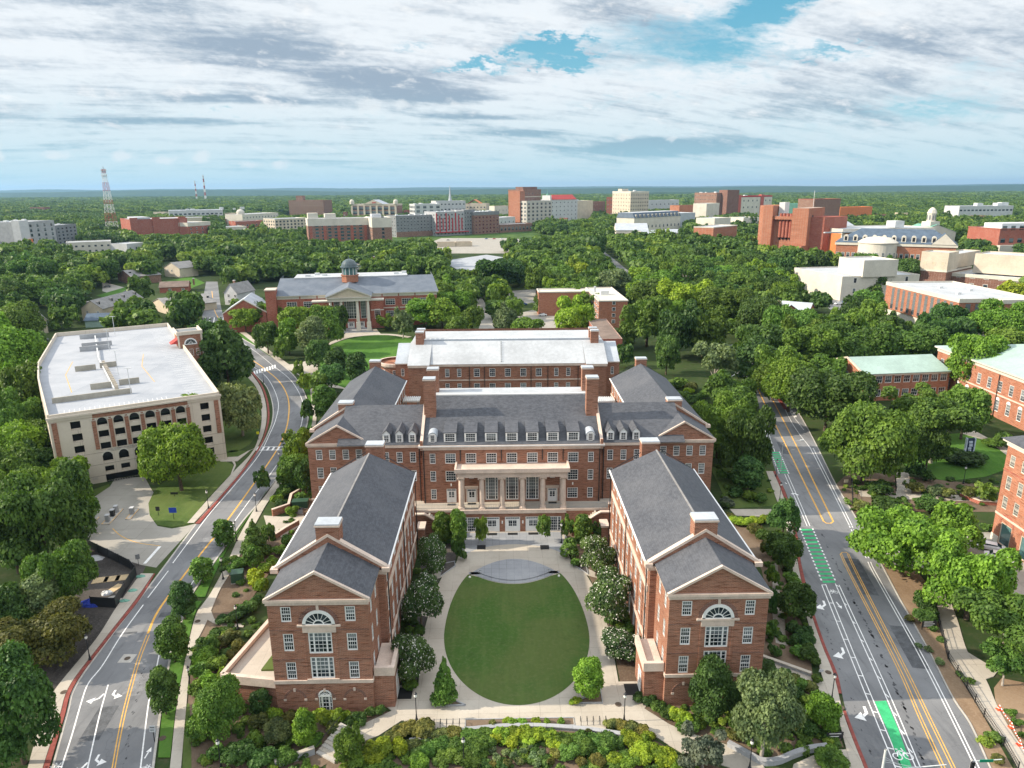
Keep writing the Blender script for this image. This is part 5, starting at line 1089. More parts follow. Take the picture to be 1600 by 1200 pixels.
def cupola_hall():
    A, Bp = G(432,463,16), G(682,455,16); b = RB('brick_hall', 'brick hall with glass lantern cupola and tall white portico by the round lawn', A, Bp); W = b.W; K = 'brick_red'; T = 'cream_white'; c = W*.447
    def grp(x, z, w, h): return (x, z, w, h, 4, 3, '')
    wl = [grp(x*W, z, 4.6, h) for x in (.088, .19, .70, .805, .91) for z, h in ((10.2, 2.9), (4.6, 2.8))]
    b.wall((0, 0), (W, 0), 0, 14.4, K, wl); b.wall((W, 0), (W, 34), 0, 14.4, K); b.wall((0, 34), (0, 0), 0, 14.4, K); b.wall((W, 34), (0, 34), 0, 14.4, K)
    b.box('frieze', -.1, -.15, 14.4, W+.1, -.003, 15.7, T); b.box('cornice', -.7, -.9, 15.7, W+.7, .1, 16.1, T); b.box('belt_course', 0, -.15, 8.6, W, -.002, 9.1, T)
    for q in (.14, .245, .65, .755, .86): b.box('pilaster', q*W-.3, -.18, 0, q*W+.3, -.004, 15.6, K)
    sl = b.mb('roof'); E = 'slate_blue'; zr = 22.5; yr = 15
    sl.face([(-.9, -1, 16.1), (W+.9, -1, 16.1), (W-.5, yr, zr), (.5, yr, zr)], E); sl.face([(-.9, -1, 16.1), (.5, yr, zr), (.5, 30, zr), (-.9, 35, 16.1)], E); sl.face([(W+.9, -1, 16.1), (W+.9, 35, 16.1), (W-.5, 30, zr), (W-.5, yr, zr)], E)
    b.box('roof_deck', 7, yr-1.2, 22.0, W-13, 30, 22.62, 'roof_white')
    for x, y in ((20, 19), (55, 19), (59, 23), (16, 24), (12, 18)): b.box('roof_unit', x, y, 22.62, x+2.4, y+1.8, 23.6, 'pale_metal')
    # side bays and the portico
    for s in (-1, 1):
        x0, x1 = (c-17, c-9.6) if s < 0 else (c+9.6, c+15.5); b.box('bay', x0, -5, 0, x1, -.02, 13.2, K); b.box('bay', x0-.3, -5.3, 13.2, x1+.3, -.03, 13.8, T)
        b.window(((x0+x1)/2, -5.06, 4.6), 0, 2.6, 4.6, 3, 4, ''); b.box('belt_course', x0-.1, -5.2, 8.6, x1+.1, -5.001, 9.0, T)
    yp = -13
    for x in (-8.4, -3.6, 3.6, 8.4):
        m = MB(); m.box(-1.0, -1.0, 0, 1.0, 1.0, 4.4, T); m.lathe([(.85, 4.4), (.72, 4.8), (.72, 8), (.58, 14.0), (.85, 14.4)], T, 16); m.build('column', b.root, (c+x, yp+1, 0))
    b.wall((c-9.5, -4), (c+9.5, -4), 0, 14.3, K, [(9.5, 4.8, 5.6, 8.6, 5, 6, 'triple'), (3.4, 4.8, 2.6, 8.6, 3, 6, ''), (15.6, 4.8, 2.6, 8.6, 3, 6, ''), (9.5, .2, 3.2, 3.2, 4, 2, 'door', 'door'), (14.6, .2, 2.4, 3.2, 3, 2, 'door', 'door')])
    b.box('portico_slab', c-9.6, yp, 0, c+9.6, -4.01, .4, 'granite'); b.box('portico_step', c-10.5, yp-1.6, 0, c+10.5, yp-.001, .2, 'granite')
    b.box('entablature', c-9.6, yp, 14.4, c+9.6, -.05, 15.9, T); b.box('entablature', c-10.2, yp-.6, 15.9, c+10.2, -.06, 16.3, T)
    b.face('tympanum', [(c-9.6, yp+.2, 16.3), (c+9.6, yp+.2, 16.3), (c, yp+.2, 20.2)], 'tan_wall'); b.rake(c-10.2, c+10.2, yp-.5, 16.3, 20.3, .5, .3, T, yd=.9)
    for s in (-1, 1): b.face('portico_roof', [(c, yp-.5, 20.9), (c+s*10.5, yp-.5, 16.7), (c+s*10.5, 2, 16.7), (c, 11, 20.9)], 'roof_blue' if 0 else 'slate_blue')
    # cupola
    z0 = 20.5; m = MB(); m.lathe([(4.2, 0), (4.2, 3.0), (4.6, 3.0), (4.6, 3.4), (0, 3.4)], 'brick_orange', 8, a0=PI/8, a1=PI/8+2*PI); o = m.build('cupola', b.root, (c+.3, 11.5, z0))
    m = MB(); m.lathe([(3.4, 3.4), (3.4, 6.9)], 'glass_teal', 16); m.build('lantern', o)
    for i in range(12): t = 2*PI*i/12; m = MB(); m.box(-.14, -.14, 3.4, .14, .14, 6.9, 'white_paint'); m.build('lantern_post', o, (3.55*math.cos(t), 3.55*math.sin(t), 0))
    m = MB(); m.lathe([(4.5, 6.9), (4.5, 7.3), (3.9, 7.5), (3.6, 8.6), (2.7, 9.9), (1.5, 10.7), (0.25, 11.0), (.12, 12.2), (0, 12.2)], 'glass_dome', 24); m.build('dome', o)
    # low chapel-like end block and chimney pier
    b.box('end_pier', -4.6, -3, 0, .0, 4, 19, K); b.box('end_pier', -4.9, -3.3, 19, .2, 4.3, 19.5, 'stone')
    x0, x1 = -24, -5; b.wall((x0, -2), (x1, -2), 0, 9, K); b.wall((x0, 22), (x0, -2), 0, 9, K); b.face('wall', [(x0, -2, 9), (x1, -2, 9), ((x0+x1)/2, -2, 15)], K); b.rake(x0, x1, -2.3, 9, 15, .5, .3, T, yd=.5, over=.5); b.gable_roof(x0, x1, -1.8, 22, 9.1, 15.1, 'roof_pale', over=.6)
    b.box('stone_panel', x0+7, -2.2, 8.2, x1-7, -2.003, 8.8, T)
    return b.done()
cupola_hall()

def gabled(name, label, A, B, D, ze, zr, wall, roof, cat='house', group=None, wins=(), ridge='x', chim=None, dormers=0):
    b = RB(name, label, A, B, cat, group); W = b.W
    for p, q in (((0, 0), (W, 0)), ((W, 0), (W, D)), ((W, D), (0, D)), ((0, D), (0, 0))): b.wall(p, q, 0, ze, wall)
    if ridge == 'y':
        b.face('wall', [(0, 0, ze), (W, 0, ze), (W/2, 0, zr)], wall); b.face('wall', [(W, D, ze), (0, D, ze), (W/2, D, zr)], wall); b.gable_roof(0, W, -.4, D+.4, ze, zr, roof, 'y', .5)
    else:
        b.face('wall', [(0, D, ze), (0, 0, ze), (0, D/2, zr)], wall); b.face('wall', [(W, 0, ze), (W, D, ze), (W, D/2, zr)], wall); b.gable_roof(-.4, W+.4, 0, D, ze, zr, roof, 'x', .5)
    for x, z, w, h in wins: b.pwin((x, -.0, z), 0, w, h, 2, 2)
    for i in range(dormers):
        y = 2+(D-4)*i/max(1, dormers-1) if dormers > 1 else D/2
        for s in (-1, 1):
            m = MB(); x = W/2+s*W*.22; m.box(x-.7, y-.7, ze+.5, x+.7, y+.7, ze+(zr-ze)*.85, roof); m.face([(x-s*.7+s*1.45, y-.5, ze+(zr-ze)*.45), (x-s*.7+s*1.45, y+.5, ze+(zr-ze)*.45), (x-s*.7+s*1.45, y+.5, ze+(zr-ze)*.8), (x-s*.7+s*1.45, y-.5, ze+(zr-ze)*.8)], 'dark_void'); m.build('dormer', b.root)
    if chim: b.chimney(chim[0], chim[1], ze, zr+1.6, 1.1, .9, 'brick_brown')
    return b
def flatbox(b, x0, y0, x1, y1, z0, z1, wall, roof='roof_white', band=None, bandh=1.0, par=.7, part=''):
    """flat-roofed volume with parapet"""
    m = b.mb(part+'wall'); m.box(x0, y0, z0, x1, y1, z1-(bandh if band else 0), wall, 'du')
    if band: b.mb(part+'cornice').box(x0-.25, y0-.25, z1-bandh, x1+.25, y1+.25, z1, band, 'u')
    m.box(x0+.3, y0+.3, z1-par, x1-.3, y1-.3, z1, band or wall, 'ud'); k = b.mb(part+'roof'); k.face([(x0+.3, y0+.3, z1-par), (x1-.3, y0+.3, z1-par), (x1-.3, y1-.3, z1-par), (x0+.3, y1-.3, z1-par)], roof)
    e = .25 if band else 0
    for a in ((x0-e, y0-e, x1+e, y0+.3), (x0-e, y1-.3, x1+e, y1+e), (x0-e, y0+.3, x0+.3, y1-.3), (x1-.3, y0+.3, x1+e, y1-.3)): k.face([(a[0], a[1], z1), (a[2], a[1], z1), (a[2], a[3], z1), (a[0], a[3], z1)], band or wall)

def campus_right():
    # orange-red dormitory with its low brown-roofed annex
    b = RB('dormitory', 'orange brick dormitory with flat white roof behind the white roofed hall', G(936,469.5,13), G(981,469,13)); W = b.W
    flatbox(b, 0, 0, W, 46, 0, 13, 'brick_orange', band='cream_white', bandh=.5); b.face_grid((0, 0), (W, 0), 2.2, 4, 1, 1.6, 1.7, 2.9, x0=W*.52, x1=W*.52, nz=2); b.face_grid((0, 46), (0, 0), 1.6, 4, 9, 2.6, 2.0, 2.9, nx=3)
    b.box('roof_unit', 4, 20, 12.3, 8, 24, 14.6, 'pale_metal'); b.box('roof_unit', 2, 30, 12.3, 3, 31, 15.6, 'pale_metal'); flatbox(b, -26, 34, -.02, 46, 0, 12.6, 'brick_orange', band='cream_white', bandh=.5, part='rear_'); b.done()
    b = RB('annex', 'low annex with plain brown flat roof in front of the orange dormitory', (35.8, 262), (44.0, 262)); W = b.W; flatbox(b, 0, 0, W, 43, 0, 9, 'brick_red', roof='roof_brown', par=.12); b.done()
    # fin-fronted office block
    A, Bp = G(1386,440,17), G(1500,467,17); b = RB('office_block', 'orange brick block with tall dark window strips and white roof edge', A, Bp); W = b.W; D = 34
    flatbox(b, 0, 0, W, D, 3.8, 17, 'brick_orange', band='cream_white', bandh=1.7); b.mb('plinth').box(.6, .6, 0, W-.6, D-.6, 3.8, 'cream_white', 'u')
    b.face_grid((0, 0), (W, 0), 4.4, 1, 11, 2.1, 10.4, 1, x0=7, x1=W-5, nx=2, nz=6, mat='grey_panel'); b.face_grid((W, 0), (W, D), 4.4, 1, 3, 2.2, 10.4, 1, x0=4, x1=12.5, nx=1, nz=3, mat='grey_panel'); b.box('corner_bay', W-.01, 16, 3.8, W+4, D-1, 15.2, 'brick_orange'); b.box('corner_bay', W-.01, 15.8, 15.3, W+4.3, D-.8, 17, 'cream_white')
    for x, y in ((20, 14), (30, 22), (40, 10)): b.box('roof_unit', x, y, 16.3, x+1.6, y+1.6, 17.3, 'pale_metal')
    b.done()
    # low green-roofed wing and the big green-roofed hall it leads to
    A, Bp = G(1350,583,9), G(1485,578,9); b = RB('brick_hall', 'low brick hall with pale green gable roof and wide windows', A, Bp); W = b.W; D = 18; K = 'brick_orange'
    b.wall((0, 0), (W, 0), 0, 8.6, K, [(2.2+i*3.05, z, 2.2, 2.3, 3, 2, '') for i in range(9) for z in (1.3, 5.6)]); b.wall((0, D), (0, 0), 0, 8.6, K, [(4, 4.5, 2, 2.8, 2, 2, ''), (9, 4.2, 2.0, 3.4, 2, 3, ''), (14, 4.5, 2, 2.8, 2, 2, '')]); b.wall((W, 0), (W, D), 0, 8.6, K); b.wall((W, D), (0, D), 0, 8.6, K)
    b.face('wall', [(0, D, 8.6), (0, 0, 8.6), (0, D/2, 12)], K); b.box('cornice', -.3, -.45, 8.1, W, -.003, 8.75, 'stone'); b.gable_roof(-.5, W, 0, D, 8.8, 11.8, 'roof_green', 'x', .6)
    for s in (0, D): b.box('pilaster', -.12, s-.5 if s else 0, 0, -.003, s if s else .5, 8.1, 'stone')
    m = b.mb('cornice'); m.beam((-.4, -.5, 8.75), (-.4, D/2, 11.9), .3, .5, 'stone'); m.beam((-.4, D+.5, 8.75), (-.4, D/2, 11.9), .3, .5, 'stone'); b.done()
    A = G(1467,541,14); Bp = (A[0]-.5, A[1]-62, 0); b = RB('brick_hall', 'large brick hall with pale green hip roof at the right edge', A, Bp); W = b.W; D = 34; wv = []
    for i in range(13): wv += [(3+i*4.6, 7.4, 1.7, 3.2, 3, 4, 'sash'), (3+i*4.6, 1.8, 1.7, 3.4, 3, 4, 'sash')]
    b.wall((0, 0), (W, 0), 0, 12.5, K, wv); b.wall((0, D), (0, 0), 0, 12.5, K); b.wall((W, 0), (W, D), 0, 12.5, K); b.box('belt_course', 0, -.12, 6.4, W, -.002, 6.8, 'stone'); b.box('frieze', -.1, -.2, 12.5, W+.1, -.003, 13.6, 'cream_white'); b.box('frieze', -.2, .001, 12.5, -.003, D, 13.6, 'cream_white'); b.box('cornice', -.7, -.9, 13.6, W+.7, D, 14.0, 'cream_white')
    m = b.mb('roof'); z, e, h = 14.02, .9, 18.3
    q = [(-e, -e, z), (W+e, -e, z), (W+e, D+e, z), (-e, D+e, z)]; r0, r1 = (D/2, D/2, h), (W-D/2, D/2, h)
    m.face([q[0], q[1], r1, r0], 'roof_green'); m.face([q[1], q[2], r1], 'roof_green'); m.face([q[2], q[3], r0, r1], 'roof_green'); m.face([q[3], q[0], r0], 'roof_green'); b.chimney(D/2, D/2, 17.4, 19.6, 2.2, 2.2, 'brick_red')
    for i in range(13): m = b.mb('window_arch'); arch_ring(m, 3+i*4.6, 5.1, 0, .85, -.06, 'white_paint', n=8, th=.05)
    for x in (12, 30, 48): b.box('downpipe', x-.1, -.25, 0, x+.1, -.13, 12.4, 'black_metal')
    b.done()
    # tall brick block cut by the right edge of the view
    A = G(1577,688,19.5); b = RB('brick_hall', 'tall orange brick block with ground floor arches and slate roof, rightmost building', A, (A[0]-1.0, A[1]-34, 0)); W = b.W; D = 26; ww = []
    for i in range(11):
        for z, h in ((15.0, 2.2), (10.6, 2.6), (6.9, 2.4)): ww.append((1.8+i*3.1, z, 1.3, h, 4, 5, 'sash', 'window', 'cream_white'))
    b.wall((0, 0), (W, 0), 0, 18.6, K, ww+[(3.4+i*5.4, .2, 2.9, 4.2, 1, 1, '', 'garage_door', 'cream', 'glass_teal') for i in range(6)]); b.wall((0, D), (0, 0), 0, 18.6, K); b.box('belt_course', 0, -.12, 5.3, W, -.002, 5.7, 'stone'); b.box('belt_course', 0, -.1, 13.9, W, -.002, 14.15, 'brick_red'); b.box('frieze', -.1, -.2, 18.6, W, -.003, 19.4, 'cream_white'); b.box('cornice', -.5, -.8, 19.4, W, D, 19.75, 'cream_white')
    m = b.mb('roof'); m.face([(-.8, -1, 19.77), (W+1, -1, 19.77), (W+1, D/2, 25), (8, D/2, 25)], 'slate'); m.face([(-.8, D, 19.77), (-.8, -1, 19.77), (8, D/2, 25)], 'slate'); b.box('plinth', -.05, -.1, 0, 1.9, -.002, 1.3, 'cream_white')
    for i in range(6): arch_ring(b.mb('door_arch'), 3.4+i*5.4, 4.3, 1.5, 1.95, -.06, 'brick_red', n=10, th=.06)
    b.done()
campus_right()
# ------------------------------------------------------------------ the town beyond
def top(A, v): 
    """height that reaches photograph row v above ground point A"""
    u = P((A[0], A[1], 0))[0]; return GY(u, v, A[1])[2]
def far(name, label, uL, vL, uR, vR, vt, D, wall, roof='roof_white', band=None, bandh=1.2, rows=0, cols=0, w=1.8, h=1.8, nx=1, nz=1, wm='white_paint', gl='glass', side=None, cat='building', z0=None, group=None, done=True, par=.7):
    """flat-roofed building between two ground pixels, its top edge at row vt on the left corner; side = (facade 'l' or 'r', cols)"""
    A, B = G(uL, vL), G(uR, vR); b = RB(name, label, A, B, cat, group); b.H = top(A, vt); W = b.W
    flatbox(b, 0, 0, W, D, 0, b.H, wall, roof, band, bandh, par)
    if rows:
        dz = (b.H-bandh-1.2)/rows; zz = (dz-h)/2+.6 if z0 is None else z0
        b.face_grid((0, 0), (W, 0), zz, rows, cols, w, h, dz, nx=nx, nz=nz, mat=wm, gl=gl)
        if side:
            a, c = ((0, D), (0, 0)) if side[0] == 'l' else ((W, 0), (W, D)); b.face_grid(a, c, zz, rows, side[1], w, h, dz, nx=nx, nz=nz, mat=wm, gl=gl)
    return b.done() and b if done else b
def units(b, n, x0, x1, y0, y1, seed=3, s=3.0):
    r = random.Random(seed)
    for i in range(n): x, y = r.uniform(x0, x1), r.uniform(y0, y1); q = s*r.uniform(.5, 1.2); m = MB(); m.box(0, 0, 0, q, q, q*.6, 'pale_metal'); m.build('roof_unit', b.root, (x, y, b.H-.7))
MARKS0 = [('the radio tower', 175, 0), ('the windowless playhouse', 265, 0), ('the cream domed building', 400, 0), ('the brown slab block', 480, 0), ('the pedimented hotel', 585, 0), ('the needle spire', 704, 0), ('the tall orange tower', 820, 0), ('the red hipped roof', 882, 0), ('the cream stone tower', 980, 0), ('the brown brick tower', 1105, 0), ('the bright red block', 1177, 0), ('the fortress block', 1240, 0), ('the orange roofed block', 1335, 0), ('the white cupola', 1468, 0), ('the upper right white blocks', 1540, 0)]
MARKS0 = [(n, u, 0) for n, u, _ in MARKS0]
def town():
    # left: modern grey blocks, white low block, brick playhouse
    b = far('apartment_building', 'modern grey and white flat block at the far left edge', -14, 392, 38, 392, 349, 40, 'white_panel', rows=4, cols=9, w=5.5, h=2.6, wm=None, gl='glass', side=('r', 5), band='white_panel', bandh=1.2); units(b, 4, 5, 40, 5, 30)
    b = far('apartment_building', 'modern block with pale stair tower and grey panelled front, at the left', 38, 396, 92, 390, 347, 46, 'mid_panel', rows=6, cols=5, w=3.4, h=3.6, wm='white_panel', gl='glass', side=('r', 8), done=False); b.box('stair_tower', -1, -1.2, 0, 11, 8, b.H+1.5, 'white_panel'); b.box('orange_panel', 7, -2.5, 0, 12, -1.21, b.H*.45, 'beam_orange'); b.done(); units(b, 5, 8, 45, 8, 40, 5)
    b = far('apartment_building', 'dark charcoal flat block right of the modern pale stair tower', 93, 388, 124, 384, 352, 40, 'grey_panel', rows=6, cols=5, w=3, h=2, wm=None, side=('r', 6)); units(b, 4, 4, 22, 5, 30, 8)
    b = far('low_block', 'long low white block below the radio tower', 106, 398, 176, 395, 379, 25, 'cream_white', rows=2, cols=7, w=2.2, h=1.8, wm='grey_panel', side=('r', 3)); b = far('low_block', 'small low white block right of the radio tower', 200, 396, 228, 393, 381, 22, 'white_panel', rows=1, cols=3, w=2, h=3, wm='grey_panel')
    b = far('playhouse', 'large windowless red brick block with stepped roofline, far left', 207, 377, 296, 373, 343, 60, 'brick_red', band='brick_red', bandh=.8, done=False); W = b.W
    for i, x in enumerate((0, .38, .84)): b.box('tower', x*W, -2, 0, x*W+W*.13, -.01, b.H+2.0, 'brick_red')
    b.box('flat_cap', W*.1, 2, b.H, W*.36, 50, b.H+2.2, 'roof_white'); b.done()
    far('brick_block', 'brick block with pale upper floor right of the windowless playhouse', 296, 374, 331, 371, 348, 50, 'brick_red', band='cream_white', bandh=5, rows=3, cols=4, w=2.4, h=2.6)
    b = far('long_block', 'pale long building with rooftop plant beyond the brick playhouse', 266, 349, 350, 347, 329, 60, 'white_panel', roof='roof_pale', rows=2, cols=12, w=5, h=3, wm=None); units(b, 8, 10, 150, 5, 50, 4, 7)
    far('long_block', 'flat pale terrace block just behind the brick playhouse', 292, 358, 330, 357, 340, 40, 'cream', roof='roof_pale', rows=1, cols=8, w=4, h=3, wm=None)
    b = far('domed_building', 'cream building with white dome at its left end', 380, 352, 436, 348, 335, 40, 'cream_white', rows=2, cols=12, w=2.6, h=3, wm='white_paint', done=False); m = MB(); m.lathe([(7, 0), (7, 4), (7.5, 4), (6.4, 7), (4, 9.2), (.6, 10.2), (.5, 14), (0, 14)], 'cream_white', 16); m.build('dome', b.root, (10, 12, b.H-1)); b.done()
    far('brick_shop', 'low dark red block below the cream domed building', 369, 358, 412, 356, 346, 25, 'brick_red', roof='roof_pale', rows=1, cols=6, w=3, h=3)
    far('brick_shop', 'small red shed with pale roof by the far left trees', 388, 367, 412, 366, 358, 20, 'brick_red', roof='roof_white', band='white_panel', bandh=1.5)
    far('low_block', 'pale roofed low block left of the small red shed', 346, 364, 386, 362, 355, 30, 'cream_white', roof='roof_white')
    b = far('tower_block', 'brown slab block with dotted windows on the skyline', 453, 341, 507, 341, 313, 50, 'brick_brown', roof='roof_pale', rows=9, cols=16, w=2.6, h=1.4, wm='cream', done=False); b.box('lift_house', 14, 10, b.H, 30, 25, b.H+10, 'brick_brown'); b.done()
    b = far('apartment_building', 'cream apartment block with balconies left of the brick hotel', 432, 374, 482, 371, 342, 30, 'cream', roof='roof_pale', rows=6, cols=9, w=2.6, h=2.4, wm='grey_panel', side=('l', 5), band='cream_white', bandh=1)
    # brick hotel with white top storey and projecting wing
    b = far('hotel', 'brick hotel with white top storey and projecting wing, centre left', 484, 387, 578, 384, 342, 30, 'brick_brown', roof='roof_white', band='cream_white', bandh=8, done=False); W = b.W; Hh = b.H
    b.face_grid((0, 0), (W, 0), 8, 5, 8, 3.6, 2.2, 3.7, x0=W*.14, x1=W*.86, nx=2, mat='grey_panel', gl='glass_teal'); b.face_grid((0, 0), (W, 0), Hh-6.5, 1, 5, 9, 4.5, 1, x0=W*.13, x1=W*.87, nx=4, mat='grey_panel', gl='glass_teal')
    for i in range(5): x = W*(.02+.225*i); b.box('pier', x, -.5, 0, x+3, -.01, Hh-8.2, 'brick_red')
    b.box('penthouse', 1, 4, Hh, 12, 18, Hh+6, 'cream_white'); b.box('penthouse', 20, 6, Hh, 32, 20, Hh+5, 'cream_white'); b.box('base', W*.25, -2.6, 0, W, -.51, 6, 'brick_dark'); b.box('canopy', -6, -14, 4, W*.28, -.52, 5.5, 'roof_white')
    flatbox(b, W+.01, -26, W+22, 20, 0, Hh+1, 'brick_brown', 'roof_white', 'cream_white', 11, part='wing_'); b.face_grid((W, -26), (W+22, -26), 6, 7, 1, 3, 3, 4.2, x0=12, x1=12, nx=1, nz=2, mat='grey_panel'); b.face_grid((W, 0), (W, -26), 7, 6, 3, 2.4, 2.2, 4.2, mat='cream_white'); b.box('lift_house', W+4, 0, Hh+1, W+15, 12, Hh+4, 'white_panel'); b.done()
    b = far('hotel', 'pedimented hotel with cream columns and red sign beyond the brick hotel', 551, 343, 619, 343, 319, 50, 'brick_brown', roof='roof_pale', rows=3, cols=7, w=11, h=6.5, wm='cream', band='cream', bandh=3.5, done=False); W = b.W; Hh = b.H
    b.face('pediment', [(W*.28, -1.2, Hh), (W*.72, -1.2, Hh), (W*.5, -1.2, Hh+9)], 'cream'); b.gable_roof(W*.28, W*.72, -1.1, 40, Hh+.1, Hh+9, 'roof_pale')
    for i in range(8): x = W*i/7.0; b.box('pier', x-2, -1.0, 0, x+2, -.02, Hh-3.6, 'cream')
    for x in (0, W): m = MB(); m.lathe([(5, 0), (5, 6), (3, 9), (0, 10)], 'cream_white', 12); m.build('turret', b.root, (x, 2, Hh))
    b.box('sign_panel', W*.47, -1.5, Hh+1.8, W*.56, -1.21, Hh+4.2, 'tower_red'); b.done()
    far('church', 'small dark steeple poking out of trees beyond the hotel', 537, 350, 542, 350, 331, 8, 'brick_dark', roof='roof_grey', rows=2, cols=1, w=2, h=4, cat='church')
    # student apartments
    b = far('apartment_building', 'grey apartment block with small lit windows, centre', 620, 371, 682, 368, 337, 30, 'grey_panel', roof='roof_pale', rows=6, cols=12, w=2.4, h=2.4, nx=2, wm='white_panel', side=('l', 4), done=False); b.box('brick_base', 0, -.6, 0, b.W, -.01, 7, 'brick_brown'); b.done(); units(b, 10, 5, 75, 4, 25, 2, 2.5)
    b = far('apartment_building', 'red and white panelled apartment block, centre', 682, 369, 726, 367, 331, 36, 'mid_panel', roof='roof_pale', rows=6, cols=8, w=2.6, h=2.6, nx=2, wm='white_panel', side=('l', 3), done=False)
    for i in range(9): x = b.W*(i+.02)/9; b.box('red_panel', x, -.35, 4.5 if i % 2 else 8, x+1.7, -.05, b.H-2-(i % 3)*3.5, 'red_panel')
    b.box('shop_canopy', -2, -3, 4.2, b.W+6, -.4, 5.4, 'red_panel'); b.done(); units(b, 9, 3, 55, 4, 30, 9, 2.5)
    b = far('apartment_building', 'black panelled apartment block between the red ones', 725.5, 367, 742, 366, 328, 30, 'grey_panel', roof='roof_pale', rows=6, cols=4, w=2.6, h=2.6, wm='white_panel', gl='glass'); 
    b = far('apartment_building', 'brown and red apartment block, right end of the central row', 741.5, 366.5, 780, 364, 331, 40, 'brick_brown', roof='roof_pale', rows=5, cols=7, w=2.8, h=2.6, nx=2, wm='red_panel', side=('r', 6), band='grey_panel', bandh=5); units(b, 9, 3, 50, 4, 30, 6, 2.5)
    b = far('office_block', 'pale block with dark glass front beyond the grey apartments', 649, 347, 690, 346, 319, 40, 'white_panel', rows=4, cols=4, w=7, h=5, wm='grey_panel', side=('l', 4)); units(b, 5, 5, 60, 5, 30, 3, 5)
    far('office_block', 'white block in front of the needle spire', 682, 340, 728, 339, 314, 40, 'white_panel', rows=3, cols=8, w=4, h=3, wm=None); b = far('office_block', 'orange roofed cream block beyond the apartments', 728, 338, 760, 338, 318, 40, 'cream', rows=2, cols=6, w=3, h=3, wm=None, done=False); b.gable_roof(b.W*.1, b.W*.7, -1, 30, b.H, b.H+9, 'beam_orange'); b.done()
    A = G(704, 336); t = thing('church_spire', 'slender needle spire rising above the white block on the skyline', 'spire', (A[0], A[1], 0)); h = top(A, 290); m = MB(); m.box(-4.5, -4.5, 0, 4.5, 4.5, h*.48, 'cream'); m.build('tower', t); m = MB(); m.lathe([(5, h*.48), (3.4, h*.58), (1.6, h*.8), (.3, h), (0, h)], 'roof_pale', 8); m.build('spire', t)
    far('garage_block', 'tan walled low block on the open lot, left of pair', 683, 386, 712, 385.5, 379, 12, 'tan_wall', roof='dirt'); far('garage_block', 'tan walled low block on the open lot, right of pair', 713, 385.5, 738, 385, 378.5, 12, 'tan_wall', roof='dirt')
    b = far('brick_shop', 'row of low brick shops with dark windows right of the apartments', 781, 364, 832, 361, 351, 20, 'brick_brown', roof='roof_pale', rows=1, cols=9, w=4, h=5, wm='cream', side=('l', 3)); b = far('low_block', 'white roofed low block above the brick shops', 780, 354, 805, 352, 340, 30, 'white_panel', roof='roof_white', rows=1, cols=4, w=3, h=3)
    b = far('tower_block', 'tall brick hotel tower with sunlit orange side wall', 818, 351, 845, 349, 296, 34, 'brick_brown', roof='roof_pale', rows=9, cols=5, w=2.4, h=2.2, wm='cream', band='brick_brown', bandh=3, done=False); W = b.W
    b.box('end_wall', -.02, .3, 0, -.001, 33.7, b.H-3.2, 'brick_orange'); b.box('end_slab', -15, -3, 0, -.03, 20, b.H-3, 'brick_orange'); b.box('stone_band', -15.2, -3.2, b.H*.62, 0, -2.99, b.H*.62+1.6, 'cream'); b.box('lift_house', 6, 6, b.H, W-4, 22, b.H+4.5, 'brick_dark'); b.box('stone_band', 0, -.3, b.H*.78, W, -.01, b.H*.78+1.5, 'cream'); b.done()
    b = far('concrete_frame', 'unfinished grey concrete block with open dark floors beside the tall tower', 823, 352, 862, 350, 314, 26, 'kerb', roof='roof_pale', rows=6, cols=6, w=4.4, h=3.6, wm=None, side=('l', 3))
    b = far('civic_block', 'white block with bright red hipped roof on the skyline', 860, 346, 902, 344, 312, 30, 'white_panel', rows=5, cols=7, w=2, h=2.2, wm='grey_panel', done=False); W = b.W; Hh = b.H; m = b.mb('red_roof'); m.face([(W*.05, -1, Hh), (W*.95, -1, Hh), (W*.95, 12, Hh+9), (W*.2, 12, Hh+9)], 'roof_red'); m.face([(W*.05, -1, Hh), (W*.2, 12, Hh+9), (W*.05, 26, Hh)], 'roof_red'); b.box('end_gable', W*.0, 1, Hh, W*.05, 24, Hh+8, 'white_panel'); b.done()
    b = far('office_block', 'grey beige block right of the red hipped roof', 901, 343, 926, 341, 314, 30, 'cream', roof='roof_pale', rows=0)
    units(b, 3, 4, 24, 4, 20, 2, 6)
    far('house', 'small white house with red roof left of the tall tower', 773, 345, 794, 344, 322, 16, 'cream_white', roof='roof_red', rows=2, cols=4, w=2, h=2, cat='house'); far('brick_block', 'distant brown block between the red roof and cream tower', 925, 338, 945, 337, 315, 20, 'brick_brown', roof='roof_pale', rows=3, cols=4, w=2, h=2); A = G(855, 338); t = thing('church_dome', 'pale green domed belfry beside the tall tower', 'belfry', (A[0], A[1], 0)); h = top(A, 296); m = MB(); m.lathe([(4, 0), (4, h*.6), (4.6, h*.62), (3.4, h*.78), (.5, h*.86), (.3, h), (0, h)], 'copper_green', 12); m.build('belfry', t)
    b = far('tower_block', 'cream stone office tower on the skyline', 956, 340, 984, 342, 299, 44, 'cream', roof='roof_pale', rows=7, cols=7, w=2.2, h=2.6, wm=None, side=('r', 8), band='cream_white', bandh=3, done=False); b.box('lift_house', 6, 10, b.H, 22, 26, b.H+5, 'cream'); b.done(); units(b, 4, 3, 25, 25, 40, 4, 5)
    far('brick_block', 'brick block partly behind the cream stone tower', 947, 338, 957, 338, 308, 20, 'brick_red', roof='roof_pale', rows=4, cols=2, w=2.4, h=3)
